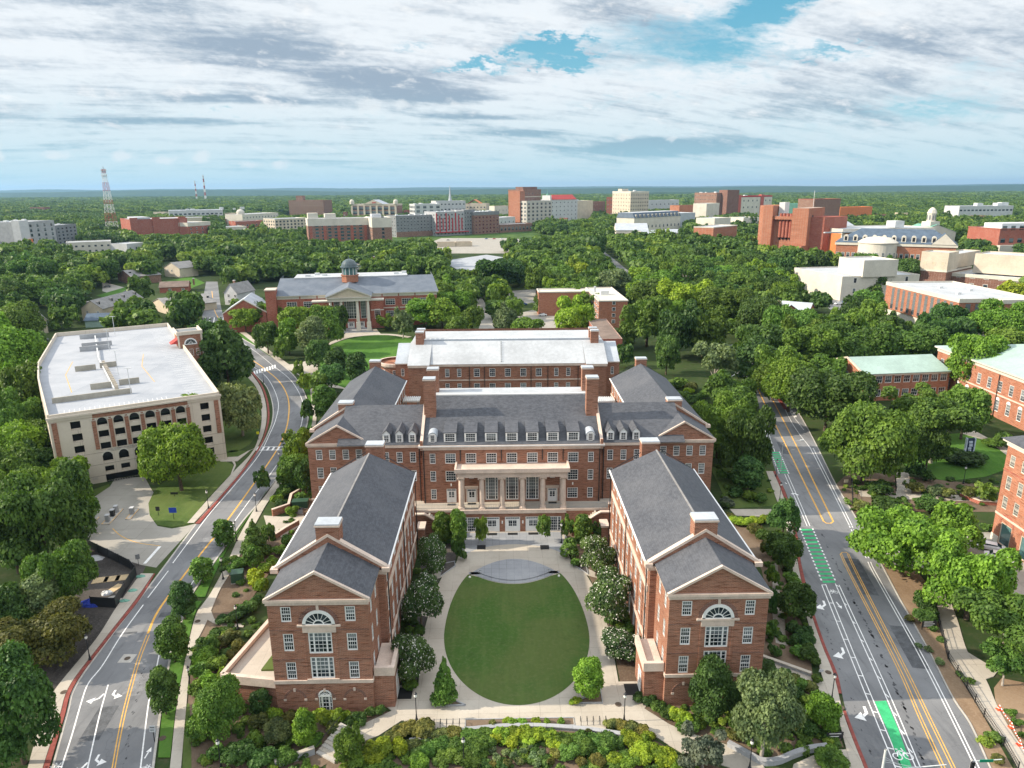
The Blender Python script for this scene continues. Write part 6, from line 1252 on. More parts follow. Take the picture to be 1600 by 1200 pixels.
    # library group among the trees
    b = far('library', 'white block with long mansard row of dormers among trees', 990, 368, 1062, 362, 341, 30, 'cream_white', roof='roof_pale', done=False, rows=1, cols=12, w=3, h=4); W = b.W; Hh = b.H; m = b.mb('mansard'); m.face([(-.5, -.6, Hh), (W+.5, -.6, Hh), (W-1, 4, Hh+7), (1, 4, Hh+7)], 'roof_blue'); m.face([(-.5, 30, Hh), (-.5, -.6, Hh), (1, 4, Hh+7), (1, 28, Hh+7)], 'roof_blue'); m.face([(1, 4, Hh+7), (W-1, 4, Hh+7), (W-1, 28, Hh+7), (1, 28, Hh+7)], 'roof_white')
    for i in range(12): x = W*(i+.5)/12; m = MB(); m.box(x-1.3, -.4, Hh+.5, x+1.3, 4, Hh+4.6, 'cream_white'); m.face([(x-.8, -.43, Hh+1), (x+.8, -.43, Hh+1), (x+.8, -.43, Hh+4), (x-.8, -.43, Hh+4)], 'dark_void'); m.build('dormer', b.root)
    b.done()
    A, B = G(962, 378), G(1012, 378); b = gabled('chapel_block', 'white temple fronted block with pale metal roof among trees', A, B, 45, 14, 21, 'cream_white', 'roof_pale', 'building'); b.face_grid((0, 0), (b.W, 0), 3, 1, 5, 3, 6, 1); b.done()
    A, B = G(1010, 382), G(1070, 379); b = gabled('hall', 'long pale roofed hall running right of the white temple front', A, B, 30, 12, 15, 'cream_white', 'roof_pale', 'building'); b.done()
    far('office_block', 'low white block left of the brown brick tower', 1008, 336, 1060, 334, 313, 30, 'white_panel', rows=2, cols=8, w=3, h=3, wm='grey_panel'); far('hall', 'wide pale roofed hall below the brown brick tower', 1030, 360, 1085, 357, 334, 50, 'roof_pale', roof='roof_pale')
    b = far('tower_block', 'brown brick tower with rooftop plant, right skyline', 1083, 344, 1117, 346, 301, 40, 'brick_brown', roof='roof_pale', rows=7, cols=9, w=2.4, h=2.4, wm='cream', side=('r', 5), done=False); b.box('stair_tower', b.W-8, 12, 0, b.W+16, 40, b.H+5, 'brick_dark'); b.done(); units(b, 5, 3, 30, 4, 30, 4, 4)
    far('brick_block', 'orange and brown low block below the brown brick tower', 1060, 352, 1102, 350, 321, 22, 'brick_orange', roof='roof_white', side=('r', 4), rows=1, cols=3, w=5, h=5, wm='grey_panel'); far('hall', 'white end wall block right of the orange low block', 1102, 354, 1122, 352, 318, 24, 'cream_white', roof='roof_pale')
    b = far('brick_block', 'bright red and white block right of the brown tower', 1150, 340, 1204, 338, 306, 30, 'cream_white', rows=3, cols=8, w=3, h=3.4, wm='grey_panel', band='red_panel', bandh=3, done=False); b.box('red_tower', 0, -2, 0, 10, 20, b.H+2, 'tower_red'); b.box('red_tower', b.W*.66, -2, 0, b.W*.74, 6, b.H+2, 'tower_red'); b.done(); units(b, 5, 14, 60, 4, 24, 7, 4)
    far('hall', 'white hipped hall above the trees left of the fortress tower', 1115, 368, 1140, 366, 341, 30, 'cream_white', roof='roof_pale'); far('hall', 'pale roof showing right of the white hipped hall', 1160, 364, 1185, 363, 340, 30, 'cream_white', roof='roof_pale'); far('brick_block', 'orange brick block with white edge half hidden by trees', 1113, 385, 1150, 380, 355, 24, 'brick_orange', roof='roof_white', band='cream_white', bandh=1)
    # the massive fortress-like brick block
    A, B = G(1182, 395), G(1257, 399); b = RB('fortress_block', 'massive windowless orange brick block with angular notched towers', A, B); W = b.W; Hh = top(B, 322)-2; K = 'brick_orange'; m = b.mb('wall')
    m.prism([(-4, 10), (-1, 2), (4, -1), (W*.28, -1), (W*.28, 40), (-4, 40)], 0, Hh+2, K); m.prism([(W*.28, 5), (W*.72, 5), (W*.72, 40), (W*.28, 40)], 0, Hh-8, K, top='roof_white'); m.prism([(W*.72, -6), (W+2, -6), (W+2, 40), (W*.72, 40)], 0, Hh, K)
    m.prism([(W+2.01, 2), (W+14, 4), (W+20, 14), (W+24, 40), (W+2.01, 40)], 0, Hh-8, 'brick_red'); b.box('slit', W+2.02, 4, Hh*.5, W+2.3, 7, Hh*.85, 'dark_void')
    for i in range(4): x = W*.42+i*W*.07; c = MB(); c.lathe([(W*.033, 0), (W*.033, Hh*.52)], 'brick_red', 10); c.lathe([(0, -3), (W*.033, 0)], 'dark_void', 10); c.build('turret', b.root, (x, 4.6, Hh*.36))
    b.box('recess_head', W*.28, 1.0, Hh-11, W*.72, 4.9, Hh-8.01, K); m.prism([(W*.6, -6), (W*.72, -14), (W*1.02, -14), (W+2, -6)], 0, Hh*.22, K); b.box('roof_house', W*.3, 12, Hh-8, W*.42, 24, Hh+5, 'pale_metal'); b.box('mast', W*.93, 20, Hh, W*.936, 20.4, Hh+16, 'pale_metal'); b.done()
    far('brick_block', 'wide dark red flat block behind the fortress block', 1268, 358, 1309, 356, 311, 30, 'brick_brown', roof='roof_pale', band='brick_red', bandh=1); b = far('hall', 'long green roofed hall behind the fortress block', 1226, 350, 1296, 350, 318, 40, 'copper_green', roof='copper_green')
    far('hall', 'low orange roofed block right of the fortress block', 1310, 352, 1360, 350, 324, 24, 'beam_orange', roof='beam_orange', rows=1, cols=8, w=3, h=4, wm='cream'); A, B = G(1306, 378), G(1345, 376); b = gabled('hall', 'hall with pale hipped metal roof right of the fortress block', A, B, 45, 12, 22, 'brick_brown', 'roof_pale', 'building'); b.done()
    b = far('museum', 'long flat roofed hall with orange bays between white piers', 1312, 402, 1455, 398, 358, 50, 'beam_orange', roof='roof_white', band='cream_white', bandh=4, done=False); W = b.W
    for i in range(10): x = W*i/9; b.box('pier', x-1.2, -1.5, 0, x+1.2, -.02, b.H-4, 'cream_white')
    b.box('roof_slab', -20, -3, b.H-3.2, W, -.26, b.H-2.2, 'roof_white'); b.box('roof_unit', W*.62, 8, b.H, W*.72, 20, b.H+6, 'pale_metal'); b.done()
    # blue-roofed long hall with dormers and a bowed centre
    A, B = G(1302, 420), G(1488, 428); b = RB('long_hall', 'long brick hall with dark blue roof, white dormers and bowed cream centre', A, B); W = b.W; Hh = top(A, 378); b.box('wall', 0, 0, 0, W, 40, Hh, 'brick_orange', 'u'); b.box('cornice', -.8, -.8, Hh-2, W+.8, 40.8, Hh, 'cream_white')
    m = b.mb('roof'); zr = Hh+10; q = [(-1, -1, Hh), (W+1, -1, Hh), (W+1, 41, Hh), (-1, 41, Hh)]; r0, r1 = (16, 20, zr), (W-16, 20, zr); m.face([q[0], q[1], r1, r0], 'roof_blue'); m.face([q[1], q[2], r1], 'roof_blue'); m.face([q[2], q[3], r0, r1], 'roof_blue'); m.face([q[3], q[0], r0], 'roof_blue')
    c = MB(); c.lathe([(14, 0), (14, Hh), (14.6, Hh), (14.6, Hh+.6), (9, Hh+4), (0, Hh+5)], 'cream_white', 20, a0=PI, a1=2*PI); c.build('bow_front', b.root, (W*.36, 3, 0))
    for i in range(9): t = PI+PI*(i+.5)/9; b.pwin((W*.36+14.1*math.cos(t), 3+14.1*math.sin(t), Hh*.5), t+PI/2, 2, 4, 2, 2)
    b.face_grid((0, 0), (W, 0), Hh*.45, 1, 22, 2.4, 4, 1, skip=[(0, i) for i in range(6, 10)])
    for i in range(11): x = W*(.08+.082*i); c = MB(); c.box(-1.6, 0, 0, 1.6, 4, 3.4, 'cream_white'); arch_ring(c, 0, 3.4, 0, 1.6, 0, 'cream_white', n=8, th=4); c.face([(-.9, -.05, .6), (.9, -.05, .6), (.9, -.05, 3.6), (-.9, -.05, 3.6)], 'dark_void'); c.build('dormer', b.root, (x, 1.2, Hh+.9))
    b.face('pediment', [(W*.8, -1.2, Hh), (W, -1.2, Hh), (W*.9, -1.2, Hh+8)], 'cream_white'); b.gable_roof(W*.8, W, -1.1, 14, Hh+.1, Hh+8.1, 'roof_blue'); b.done()
    A, B = G(1428, 388), G(1490, 386); b = gabled('chapel', 'green roofed hall with white cupola above the trees', A, B, 26, 16, 24, 'cream_white', 'copper_green', 'building', ridge='y'); W = b.W
    h0 = 24; c = MB(); c.box(-6, -6, 0, 6, 6, 7, 'cream_white'); c.lathe([(4.4, 7), (4.2, 15), (4.8, 15.2), (4.6, 16), (3.6, 19), (1.4, 21.2), (0, 21.6)], 'cream_white', 8); o = c.build('cupola', b.root, (W*.5, 9, h0-4))
    for i in range(8): t = 2*PI*(i+.5)/8; c = MB(); c.box(-.8, -.15, 8.5, .8, .15, 13.5, 'grey_panel'); c.build('louvre', o, (4.15*math.cos(t), 4.15*math.sin(t), 0), t+PI/2)
    b.done()
    b = far('brick_block', 'brick block with rows of deep windows above a white base, right edge', 1556, 400, 1660, 398, 357, 40, 'brick_red', roof='roof_pale', rows=2, cols=8, w=4.6, h=4, wm=None, z0=12, band='brick_red', bandh=1, done=False); b.box('base', -1, -4, 0, b.W, -.02, 10, 'cream_white'); b.box('penthouse', 8, 8, b.H-.6, b.W*.8, 30, b.H+4, 'pale_metal'); b.done()
    b = far('long_block', 'distant white blocks among woods at the upper right', 1496, 345, 1580, 344, 322, 40, 'white_panel', rows=2, cols=14, w=5, h=3, wm=None); units(b, 7, 10, 120, 5, 35, 6, 10)
    b = far('science_block', 'dark brick block with big cream windowless top, right', 1432, 452, 1474, 456, 420, 42, 'brick_dark', roof='roof_white', band='cream_white', bandh=1, done=False); W = b.W; Hh = b.H
    flatbox(b, 0, 0, W, 16, Hh+.01, Hh+11, 'cream', 'roof_white', part='top_'); flatbox(b, W*.2, 16.01, W*.9, 60, Hh+.01, Hh+9, 'cream', 'roof_white', part='rear_top_'); flatbox(b, W+.01, 10, W+46, 44, 0, Hh-2, 'brick_dark', 'roof_white', 'cream_white', 2, part='wing_'); flatbox(b, W+8, 20, W+48, 44, Hh-1.9, Hh+10, 'cream', 'roof_white', part='wing_top_'); b.face_grid((0, 0), (W, 0), Hh+3, 1, 3, 2.2, 2.2, 1, mat='cream_white', gl='tan_wall'); b.face_grid((W, 10), (W+46, 10), 3, 2, 6, 2.6, 2.6, 5.5); b.done()
    b = far('lab_block', 'low white concrete block stepping down among trees, right of centre', 1238, 452, 1312, 470, 418, 50, 'cream_white', roof='roof_white', done=False); W = b.W; b.face_grid((W, 0), (W, 50), 4, 2, 3, 2, 3, 6); flatbox(b, W*.55, 12, W*1.02, 34, b.H-.6, b.H+9, 'cream_white', part='upper_'); b.done()
    far('brick_block', 'low brick wing with pale roof below the fortress block', 1256, 420, 1322, 420, 400, 20, 'brick_red', roof='roof_white', rows=1, cols=5, w=3, h=4, band='cream_white', bandh=1.5)
    A, B = G(1176, 503), G(1216, 510); b = gabled('lodge', 'low pale hipped roof building with brick chimney among trees', A, B, 16, 5.5, 9.5, 'brick_red', 'roof_pale', 'building', chim=(8, 8)); b.done()
    A, B = G(1216, 498), G(1262, 502); b = gabled('lodge', 'long low pale roof beside the hipped lodge with chimney', A, B, 14, 5, 8, 'brick_red', 'roof_pale', 'building'); b.done(); far('lodge', 'low pale flat roof under trees left of the fin fronted block', 1262, 520, 1322, 523, 508, 12, 'brick_red', roof='roof_white', rows=0); far('shop', 'flat roof of a low dark block at the far right, behind fin block', 1540, 490, 1600, 494, 470, 30, 'brick_dark', roof='roof_grey')
    # small blocks filling the skyline
    r = random.Random(21); k = 0
    for u, v, w in ((340,352,22),(360,346,16),(520,352,24),(545,356,14),(600,350,20),(640,342,18),(668,352,26),(792,340,18),(806,346,14),(935,346,16),(1012,346,22),(1048,342,20),(1070,350,14),(1140,352,18),(1160,350,16),(1215,346,22),(1320,344,18),(1345,342,24),(1380,350,18),(1410,346,14),(60,338,22),(250,344,18),(430,338,16),(880,352,12),(1240,352,16),(1440,350,18),(1530,352,16),(1585,360,14)):
        mt = ('brick_brown', 'tan_wall', 'brick_dark', 'cream', 'mid_panel', 'brick_red')[k % 6]; nm = ('dull brown', 'tan', 'dark brick', 'cream', 'grey', 'dark red')[k % 6]; n, a, b_ = min(MARKS0, key=lambda q: abs(q[1]-u)); side_ = 'just left' if 0 <= a-u < 15 else 'left' if u < a else 'just right' if u-a < 15 else 'right'
        far('town_block', f'{("small", "narrow", "wide", "little")[k % 4]} {nm} low block on the skyline {side_} of {n}', u-w/2, v, u+w/2, v, v-r.uniform(9, 15), 20, mt, roof=('roof_pale', 'roof_grey', 'roof_white')[k % 3], rows=2, cols=max(3, int(w/4)), w=3, h=2.4, wm=None); k += 1
    # low brick gatehouse at the junction
    far('gatehouse', 'low curved brick wall block with paved top at the junction', 1160, 556, 1185, 562, 546, 14, 'brick_red', roof='deck', par=.1)
    # houses on the left, under the trees
    T = 'tan_wall'; RG = 'roof_grey'
    b = gabled('house', 'tan gabled house with dark grey roof and row of dormers, by the garage roof', G(130,502), G(163,502), 38, 6.5, 10.5, T, RG, ridge='y', dormers=4, wins=[(3, 3.6, 1.2, 1.6), (8.5, 3.6, 1.2, 1.6)]); b.done()
    b = gabled('house', 'tan gabled house behind the left garage corner, nearest to the left edge', G(40,524), G(76,520), 30, 6.5, 10.5, T, RG, ridge='y', dormers=5, wins=[(3, 3.6, 1.2, 1.6), (8.5, 3.6, 1.2, 1.6)]); b.done()
    b = gabled('house', 'cream gabled house with porch near the green lawn', G(258,432), G(282,434), 16, 7, 11, 'cream', RG, ridge='y', wins=[(4, 4, 1.6, 1.8), (9, 4, 1.6, 1.8)]); b.done()
    b = gabled('house', 'low brick ranch house with brown roof on the green lawn', G(250,458), G(295,456), 14, 3.6, 6.4, 'brick_red', 'roof_brown', wins=[(6, 1.2, 1.8, 1.4), (14, 1.2, 1.8, 1.4)], chim=(20, 7)); b.done()
    b = gabled('house', 'low house with grey ridge roof left of the road end', G(238,484), G(264,492), 26, 4, 7.5, T, RG, ridge='y', dormers=3); b.done()
    b = gabled('house', 'reddish brick house half hidden under the big tree', G(185,440), G(207,445), 20, 5.5, 9, 'brick_brown', RG, ridge='y', dormers=3); b.done()
    b = gabled('house', 'white two storey house with grey hip roof by the brick end block', G(352,476), G(372,477), 16, 7, 12, 'white_panel', RG, ridge='y', wins=[(3, 4.4, 1.4, 1.8), (7.5, 4.4, 1.4, 1.8), (3, 1.2, 1.4, 1.8)], chim=(3, 6)); b.done()
    b = gabled('house', 'white house with grey roof behind the cupola', G(556,432), G(574,432), 14, 9, 13, 'white_panel', RG, ridge='x', wins=[(4, 5, 1.6, 2), (9, 5, 1.6, 2)], chim=(13, 7)); b.done()
    b = gabled('house', 'small grey roofed cottage deep in trees at mid left', G(355,422), G(375,422), 14, 6, 9, 'cream', RG, wins=[(5, 2, 1.6, 2)]); b.done()
    b = gabled('shed', 'teal metal roofed shed behind the garage', G(134,512), G(188,510), 10, 3.5, 6, 'roof_green', 'roof_blue', 'shed'); b.done()
town()

def radio_tower(u, vb, vt, w0, w1, label, n=16, kind='radio_tower'):
    A = G(u, vb); h = top(A, vt); t = thing(kind, label, 'mast', (A[0], A[1], 0))
    for lev in range(5):
        for col in (0, 1):
            m = MB()
            for k in range(n):
                if int(k*9/n) != lev*2+col or (k*9//n) % 2 != col: continue
                z0, z1 = h*k/n, h*(k+1)/n; a, b = w0+(w1-w0)*k/n, w0+(w1-w0)*(k+1)/n; M = 'tower_red' if col == 0 else 'white_paint'; th = .30 if w0 > 8 else w0*.16
                cs = [(-1,-1),(1,-1),(1,1),(-1,1)]
                for i in range(4):
                    (x0, y0), (x1, y1) = cs[i], cs[(i+1) % 4]
                    m.beam((x0*a/2, y0*a/2, z0), (x0*b/2, y0*b/2, z1), th, th, M); m.beam((x0*a/2, y0*a/2, z0), (x1*b/2, y1*b/2, z1), th*.6, th*.6, M); m.beam((x1*a/2, y1*a/2, z0), (x0*b/2, y0*b/2, z1), th*.6, th*.6, M); m.beam((x0*b/2, y0*b/2, z1), (x1*b/2, y1*b/2, z1), th*.6, th*.6, M)
            if m.f: m.build('red_lattice' if col == 0 else 'white_lattice', t)
    m = MB(); m.tube([(0, 0, h), (0, 0, h*1.04)], w1*.12, 'grey_metal', 6); m.build('antenna', t)
    if w0 > 5:
        for z in (h*.97, h*.90, h*.53):
            m = MB(); m.box(-w1*.9, -w1*.9, 0, w1*.9, w1*.9, .5, 'grey_metal'); m.build('platform', t, (0, 0, z))
            for i in range(6): a = 2*PI*i/6; m = MB(); m.box(-.35, -.2, 0, .35, .2, 2.6, 'pale_metal'); m.build('panel_antenna', t, (w1*1.1*math.cos(a), w1*1.1*math.sin(a), z), a)
radio_tower(178, 373, 264, 13, 3.0, 'red and white lattice radio tower rising above the trees at the left')
radio_tower(308, 315, 283, 6, 3, 'pale thin guyed mast on the skyline, left of two', 8, 'mast'); radio_tower(322, 316, 274, 7, 4, 'dark thin mast on the skyline, right of two', 8, 'mast')
# ------------------------------------------------------------------ trees and shrubs
def leaf_mesh(name, lobes, n, size, seed, mats, up=.32, blossom=0.0, jit=.55, core=True):
    """leaf clumps spread over overlapping lobes (cx, cy, cz, rx, rz)"""
    r = np.random.RandomState(seed); L = np.array(lobes, float); a = L[:, 3]*(L[:, 3]+L[:, 4]); pick = r.choice(len(L), n*2, p=a/a.sum()); q = L[pick]
    d = r.normal(size=(n*2, 3)); d /= np.linalg.norm(d, axis=1)[:, None]; d[:, 2] = np.where(d[:, 2] < -.45, -d[:, 2], d[:, 2])
    rad = np.clip(r.normal(.93, .11, n*2), .55, 1.16)
    p = q[:, :3]+d*rad[:, None]*np.stack([q[:, 3], q[:, 3], q[:, 4]], 1)
    keep = np.ones(n*2, bool)
    for i, l in enumerate(L):
        e = (p-l[:3])/np.array([l[3], l[3], l[4]]); keep &= ~((np.linalg.norm(e, axis=1) < .74) & (pick != i))
    p = p[keep][:n]; d = d[keep][:n]; m = len(p)
    nr = d+r.normal(size=(m, 3))*jit+np.array([0, 0, up]); nr /= np.linalg.norm(nr, axis=1)[:, None]
    t = np.cross(nr, r.normal(size=(m, 3))); t /= np.linalg.norm(t, axis=1)[:, None]; b = np.cross(nr, t)
    s = (size*r.uniform(.55, 1.35, m))[:, None]; k = r.uniform(.55, .9, m)[:, None]
    V = np.stack([p-t*s, p-b*s*k+nr*s*.18, p+t*s, p+b*s*k+nr*s*.18], 1); idx = (r.rand(m) < blossom).astype(int)
    V[idx == 1] = (V[idx == 1]-p[idx == 1][:, None])*.62+p[idx == 1][:, None]+d[idx == 1][:, None]*size*.45
    e = np.percentile(np.abs(p), 97.5, axis=0); V /= np.array([max(e[0], e[1]), max(e[0], e[1]), e[2]])
    me = np_mesh(name, V.reshape(-1, 3), mats, 4, idx)
    return me
def lobes_for(shape, seed):
    r = random.Random(seed); out = []
    if shape == 'round':
        out = [(0, 0, 0, .62, .62)]
        for i in range(13): t = i*2.4+r.uniform(-.3, .3); z = r.uniform(-.45, .62); k = .58*math.sqrt(max(.1, 1-z*z*.9)); out.append((k*math.cos(t), k*math.sin(t), z*.8, r.uniform(.20, .46), r.uniform(.18, .42)))
    if shape == 'spread':
        out = [(0, 0, -.1, .6, .45)]
        for i in range(17): t = i*2.4+r.uniform(-.4, .4); k = r.uniform(.42, .78); out.append((k*math.cos(t), k*math.sin(t), r.uniform(-.35, .55)*(1.1-k*.5), r.uniform(.24, .38), r.uniform(.18, .30)))
    if shape == 'oval':
        for i in range(12): z = -.8+1.6*i/11; k = .46*math.sqrt(max(.05, 1-(z*.85)**2)); t = i*2.4; out.append((k*.62*math.cos(t), k*.62*math.sin(t), z*.82, k*r.uniform(.7, .95)+.12, .30))
    if shape == 'cone':
        for i in range(14): f = i/13; z = -.85+1.75*f; k = .62*(1-f)**.8+.06; t = i*2.4; out.append((k*.35*math.cos(t), k*.35*math.sin(t), z, k*.82, .22))
    if shape == 'open':
        for i in range(15): t = i*2.4+r.uniform(-.5, .5); k = r.uniform(.25, .85); out.append((k*math.cos(t), k*math.sin(t), r.uniform(-.55, .75)*(1.1-k*.6), r.uniform(.20, .32), r.uniform(.16, .28)))
    if shape == 'shrub':
        for i in range(8): t = i*2.4; k = r.uniform(.15, .6); out.append((k*math.cos(t), k*math.sin(t), r.uniform(-.1, .35), r.uniform(.35, .5), r.uniform(.3, .5)))
    return out
CROWN = {}
def crown(shape, var, lod):
    """lod 0 near, 1 middle, 2 far"""
    key = (shape, var, lod)
    if key not in CROWN:
        n, s = {0: (16000, .036), 1: (6000, .058), 2: (2200, .088), 3: (800, .145)}[lod]
        if shape == 'open': n = int(n*.72)
        if shape == 'shrub': n, s = {0: (3000, .08), 1: (2200, .095), 2: (1100, .13), 3: (300, .22)}[lod]
        if shape == 'flower': CROWN[key] = leaf_mesh('crown', lobes_for('round', var+70), 9000, .048, var+5, ['foliage', 'blossom_white'], blossom=.13)
        elif shape == 'pinkflower': CROWN[key] = leaf_mesh('crown', lobes_for('round', var+70), 2200, .09, var+5, ['foliage', 'blossom_pink'], blossom=.6)
        else: CROWN[key] = leaf_mesh('crown', lobes_for(shape, var*13+7), n, s, var*31+lod, ['foliage'], jit=.68)
    return CROWN[key]
TRUNK = {}
def trunk(kind):
    if kind not in TRUNK:
        m = MB(); r = random.Random(len(TRUNK)); M = 'bark_pale' if kind == 'pale' else 'bark'
        m.tube([(0, 0, 0), (.02, 0, .35), (0, .03, .75), (.01, .02, 1.15)], [.075, .055, .045, .025], M, 8)
        for i in range(5):
            t = i*1.3+r.uniform(-.3, .3); z = .45+.1*i; e = (math.cos(t)*.42, math.sin(t)*.42, z+.45); m.tube([(0, 0, z), (e[0]*.5, e[1]*.5, z+.18), e], [.032, .022, .008], M, 6)
        TRUNK[kind] = m.mesh('trunk')
    return TRUNK[kind]
TREES = []; KEEP = []
TONE = {'d': ((0.052, 0.108, 0.024), 'dark green'), 'm': ((0.088, 0.165, 0.028), 'mid green'), 'b': ((0.125, 0.225, 0.026), 'bright green'), 'y': ((0.19, 0.275, 0.024), 'yellow green'), 's': ((0.125, 0.175, 0.075), 'sage grey green'), 'g': ((0.062, 0.128, 0.034), 'deep green'), 'p': ((0.1, 0.125, 0.09), 'silvery green'), 'o': ((0.12, 0.13, 0.034), 'olive'), 'r': ((.06, .035, .025), 'bronze'), 'f': ((0.062, 0.112, 0.034), 'white flowering'), 'k': ((.05, .06, .03), 'pink flowering')}
SHAPE = {'r': ('round', 'round'), 'w': ('spread', 'wide spreading'), 'o': ('oval', 'upright oval'), 'c': ('cone', 'pointed'), 'n': ('open', 'airy open'), 'F': ('flower', 'bushy'), 'K': ('pinkflower', 'bushy'), 's': ('shrub', 'mounded')}
rnd = random.Random(11)
def place_tree(x, y, R, Hc, zb, code, kind='tree', label=None, group=None):
    """R crown radius, Hc crown half-height, zb height of the crown's underside"""
    TREES.append(dict(x=x, y=y, R=R, Hc=Hc, zb=zb, code=code, kind=kind, label=label, group=group))
def tree_px(u, v, ru, rv, code, clear=.16, kind='tree', label=None, group=None):
    """tree whose crown covers pixel ellipse (u, v, ru, rv)"""
    z = 6.0
    for _ in range(12):
        p = G(u, v, z); dep = P(p)[2]; R = ru*dep/F; ph = PITCH+math.atan((v-600)/F); Hc = max(.62*R, math.sqrt(max(.1, (rv*dep/F)**2-(R*math.sin(ph))**2))/math.cos(ph)); zb = max(.15, Hc*2*clear); z = zb+Hc
    place_tree(p[0], p[1], R, Hc, zb, code, kind, label, group)
# trees that can be told apart, read off the photograph: u, v, half width, half height, tone + shape
NEAR = '''
62 812 70 68 dw|97 900 46 48 mw|66 930 26 34 so|8 955 34 38 dr|66 992 60 40 ow|14 1016 34 34 or|20 1112 62 74 dr|18 838 46 52 dw|40 770 50 42 mw|112 790 32 36 br|95 748 34 28 bw
26 510 38 32 mr|12 560 44 50 br|38 620 34 44 mr|20 660 40 44 mw|25 706 42 38 br|52 728 32 30 dr|16 748 40 40 mw|60 560 16 26 dr|100 772 26 22 mr|8 612 30 36 br
325 545 32 38 dr|352 556 36 46 gr|318 588 22 24 do|375 640 31 36 sr|291 664 31 42 mo|277 716 47 46 br|245 706 24 36 mr
349 832 15 19 mo|315 890 15 18 mo|285 938 17 25 go|268 1000 22 29 mo|254 1078 20 31 go|410 751 12 18 do|479 641 10 15 mo|466 578 9 13 do|478 598 12 14 so|451 684 9 10 so
396 840 19 24 dc|420 836 9 14 mo|396 872 16 16 mr|467 705 22 28 br|458 738 24 24 mr|481 684 12 14 mo|480 746 17 24 dr|507 627 18 24 mo|517 592 18 20 gr|496 555 19 21 gr|525 565 15 20 go|557 572 15 20 go|487 524 20 26 so|510 508 24 28 mr|527 503 17 22 dr|450 524 14 24 bo|417 527 19 22 mr|382 500 20 17 br|402 494 22 18 mr|428 492 24 18 br|460 500 24 18 yr|440 545 13 14 so|500 600 14 16 mr|372 498 10 14 mo
629 505 15 20 sr|603 503 14 11 or|662 490 25 20 br|690 488 26 22 br|645 478 12 12 or|715 512 17 15 mr|738 500 17 18 mr|718 476 18 16 mr|695 460 20 18 mr|700 442 17 16 dr|770 467 11 16 mr|790 500 18 20 sr|824 514 24 13 mw|800 476 11 15 so|896 496 30 28 yw|921 510 15 17 yr|838 440 20 20 mw|846 474 15 14 br|905 462 22 18 mw|780 428 34 20 dw|868 452 18 16 bw|880 430 20 16 mr
980 525 14 18 mr|1012 502 34 34 mw|1042 555 18 26 gr|974 556 14 16 dr|1118 572 32 32 sn|1140 612 36 26 mw|1124 668 40 42 mw|1162 692 38 48 dw|1150 640 30 28 mr|1170 738 22 24 go|1060 520 34 34 dw|1100 520 36 32 mw|1020 466 30 24 mr|960 440 24 18 sr|1075 470 40 28 yw|1130 480 40 28 mw|1185 500 38 30 dr|1060 600 9 8 br|1040 440 26 18 br
1226 808 21 28 dr|1226 864 24 25 dr|1245 938 28 29 dr|1115 1076 40 44 gr|1196 1122 45 56 sr|1100 1172 34 32 pn|1288 1115 24 24 br|1300 1184 24 20 mr
675 868 20 27 fF|657 940 29 34 fF|646 1026 31 34 fF|932 869 24 27 fF|951 932 30 34 fF|970 1008 28 22 fF
691 825 13 21 mo|716 824 13 24 mo|717 860 12 14 mr|752 829 9 17 bo|851 826 10 17 yo|887 825 10 17 bo|911 826 13 21 mo|891 858 14 13 br|935 831 11 14 dr|694 1062 18 29 mc|920 1058 21 26 bo
476 1136 18 24 bo|545 1163 20 26 mr|337 1112 38 42 mr|406 1097 15 18 do|432 1146 20 18 sr|355 1060 10 12 dr
1355 695 57 54 mr|1294 627 57 44 dw|1428 634 42 30 mn|1462 672 50 44 mn|1519 572 38 44 br|1508 645 30 36 mr|1417 850 72 54 bw|1494 822 34 34 br|1520 908 56 56 bw|1570 985 60 54 mn|1572 1042 34 30 mn|1452 700 26 30 dr|1216 575 40 34 mw|1180 545 36 34 dr|1270 548 50 36 mn|1330 545 52 38 mw|1240 520 40 34 mw|1420 540 46 30 mw|1560 505 40 30 bw|1590 470 30 26 yr|1575 540 30 24 mr|1482 500 24 22 dr|1292 580 30 24 mn|1345 640 20 18 mr
363 587 13 11 kK|1540 770 15 12 kK'''
for item in NEAR.replace('\n', '|').split('|'):
    if item.strip(): u, v, a, b_, c = item.split(); tree_px(float(u), float(v), float(a), float(b_), c, clear=.10 if c[1] in 'wr' else .14)

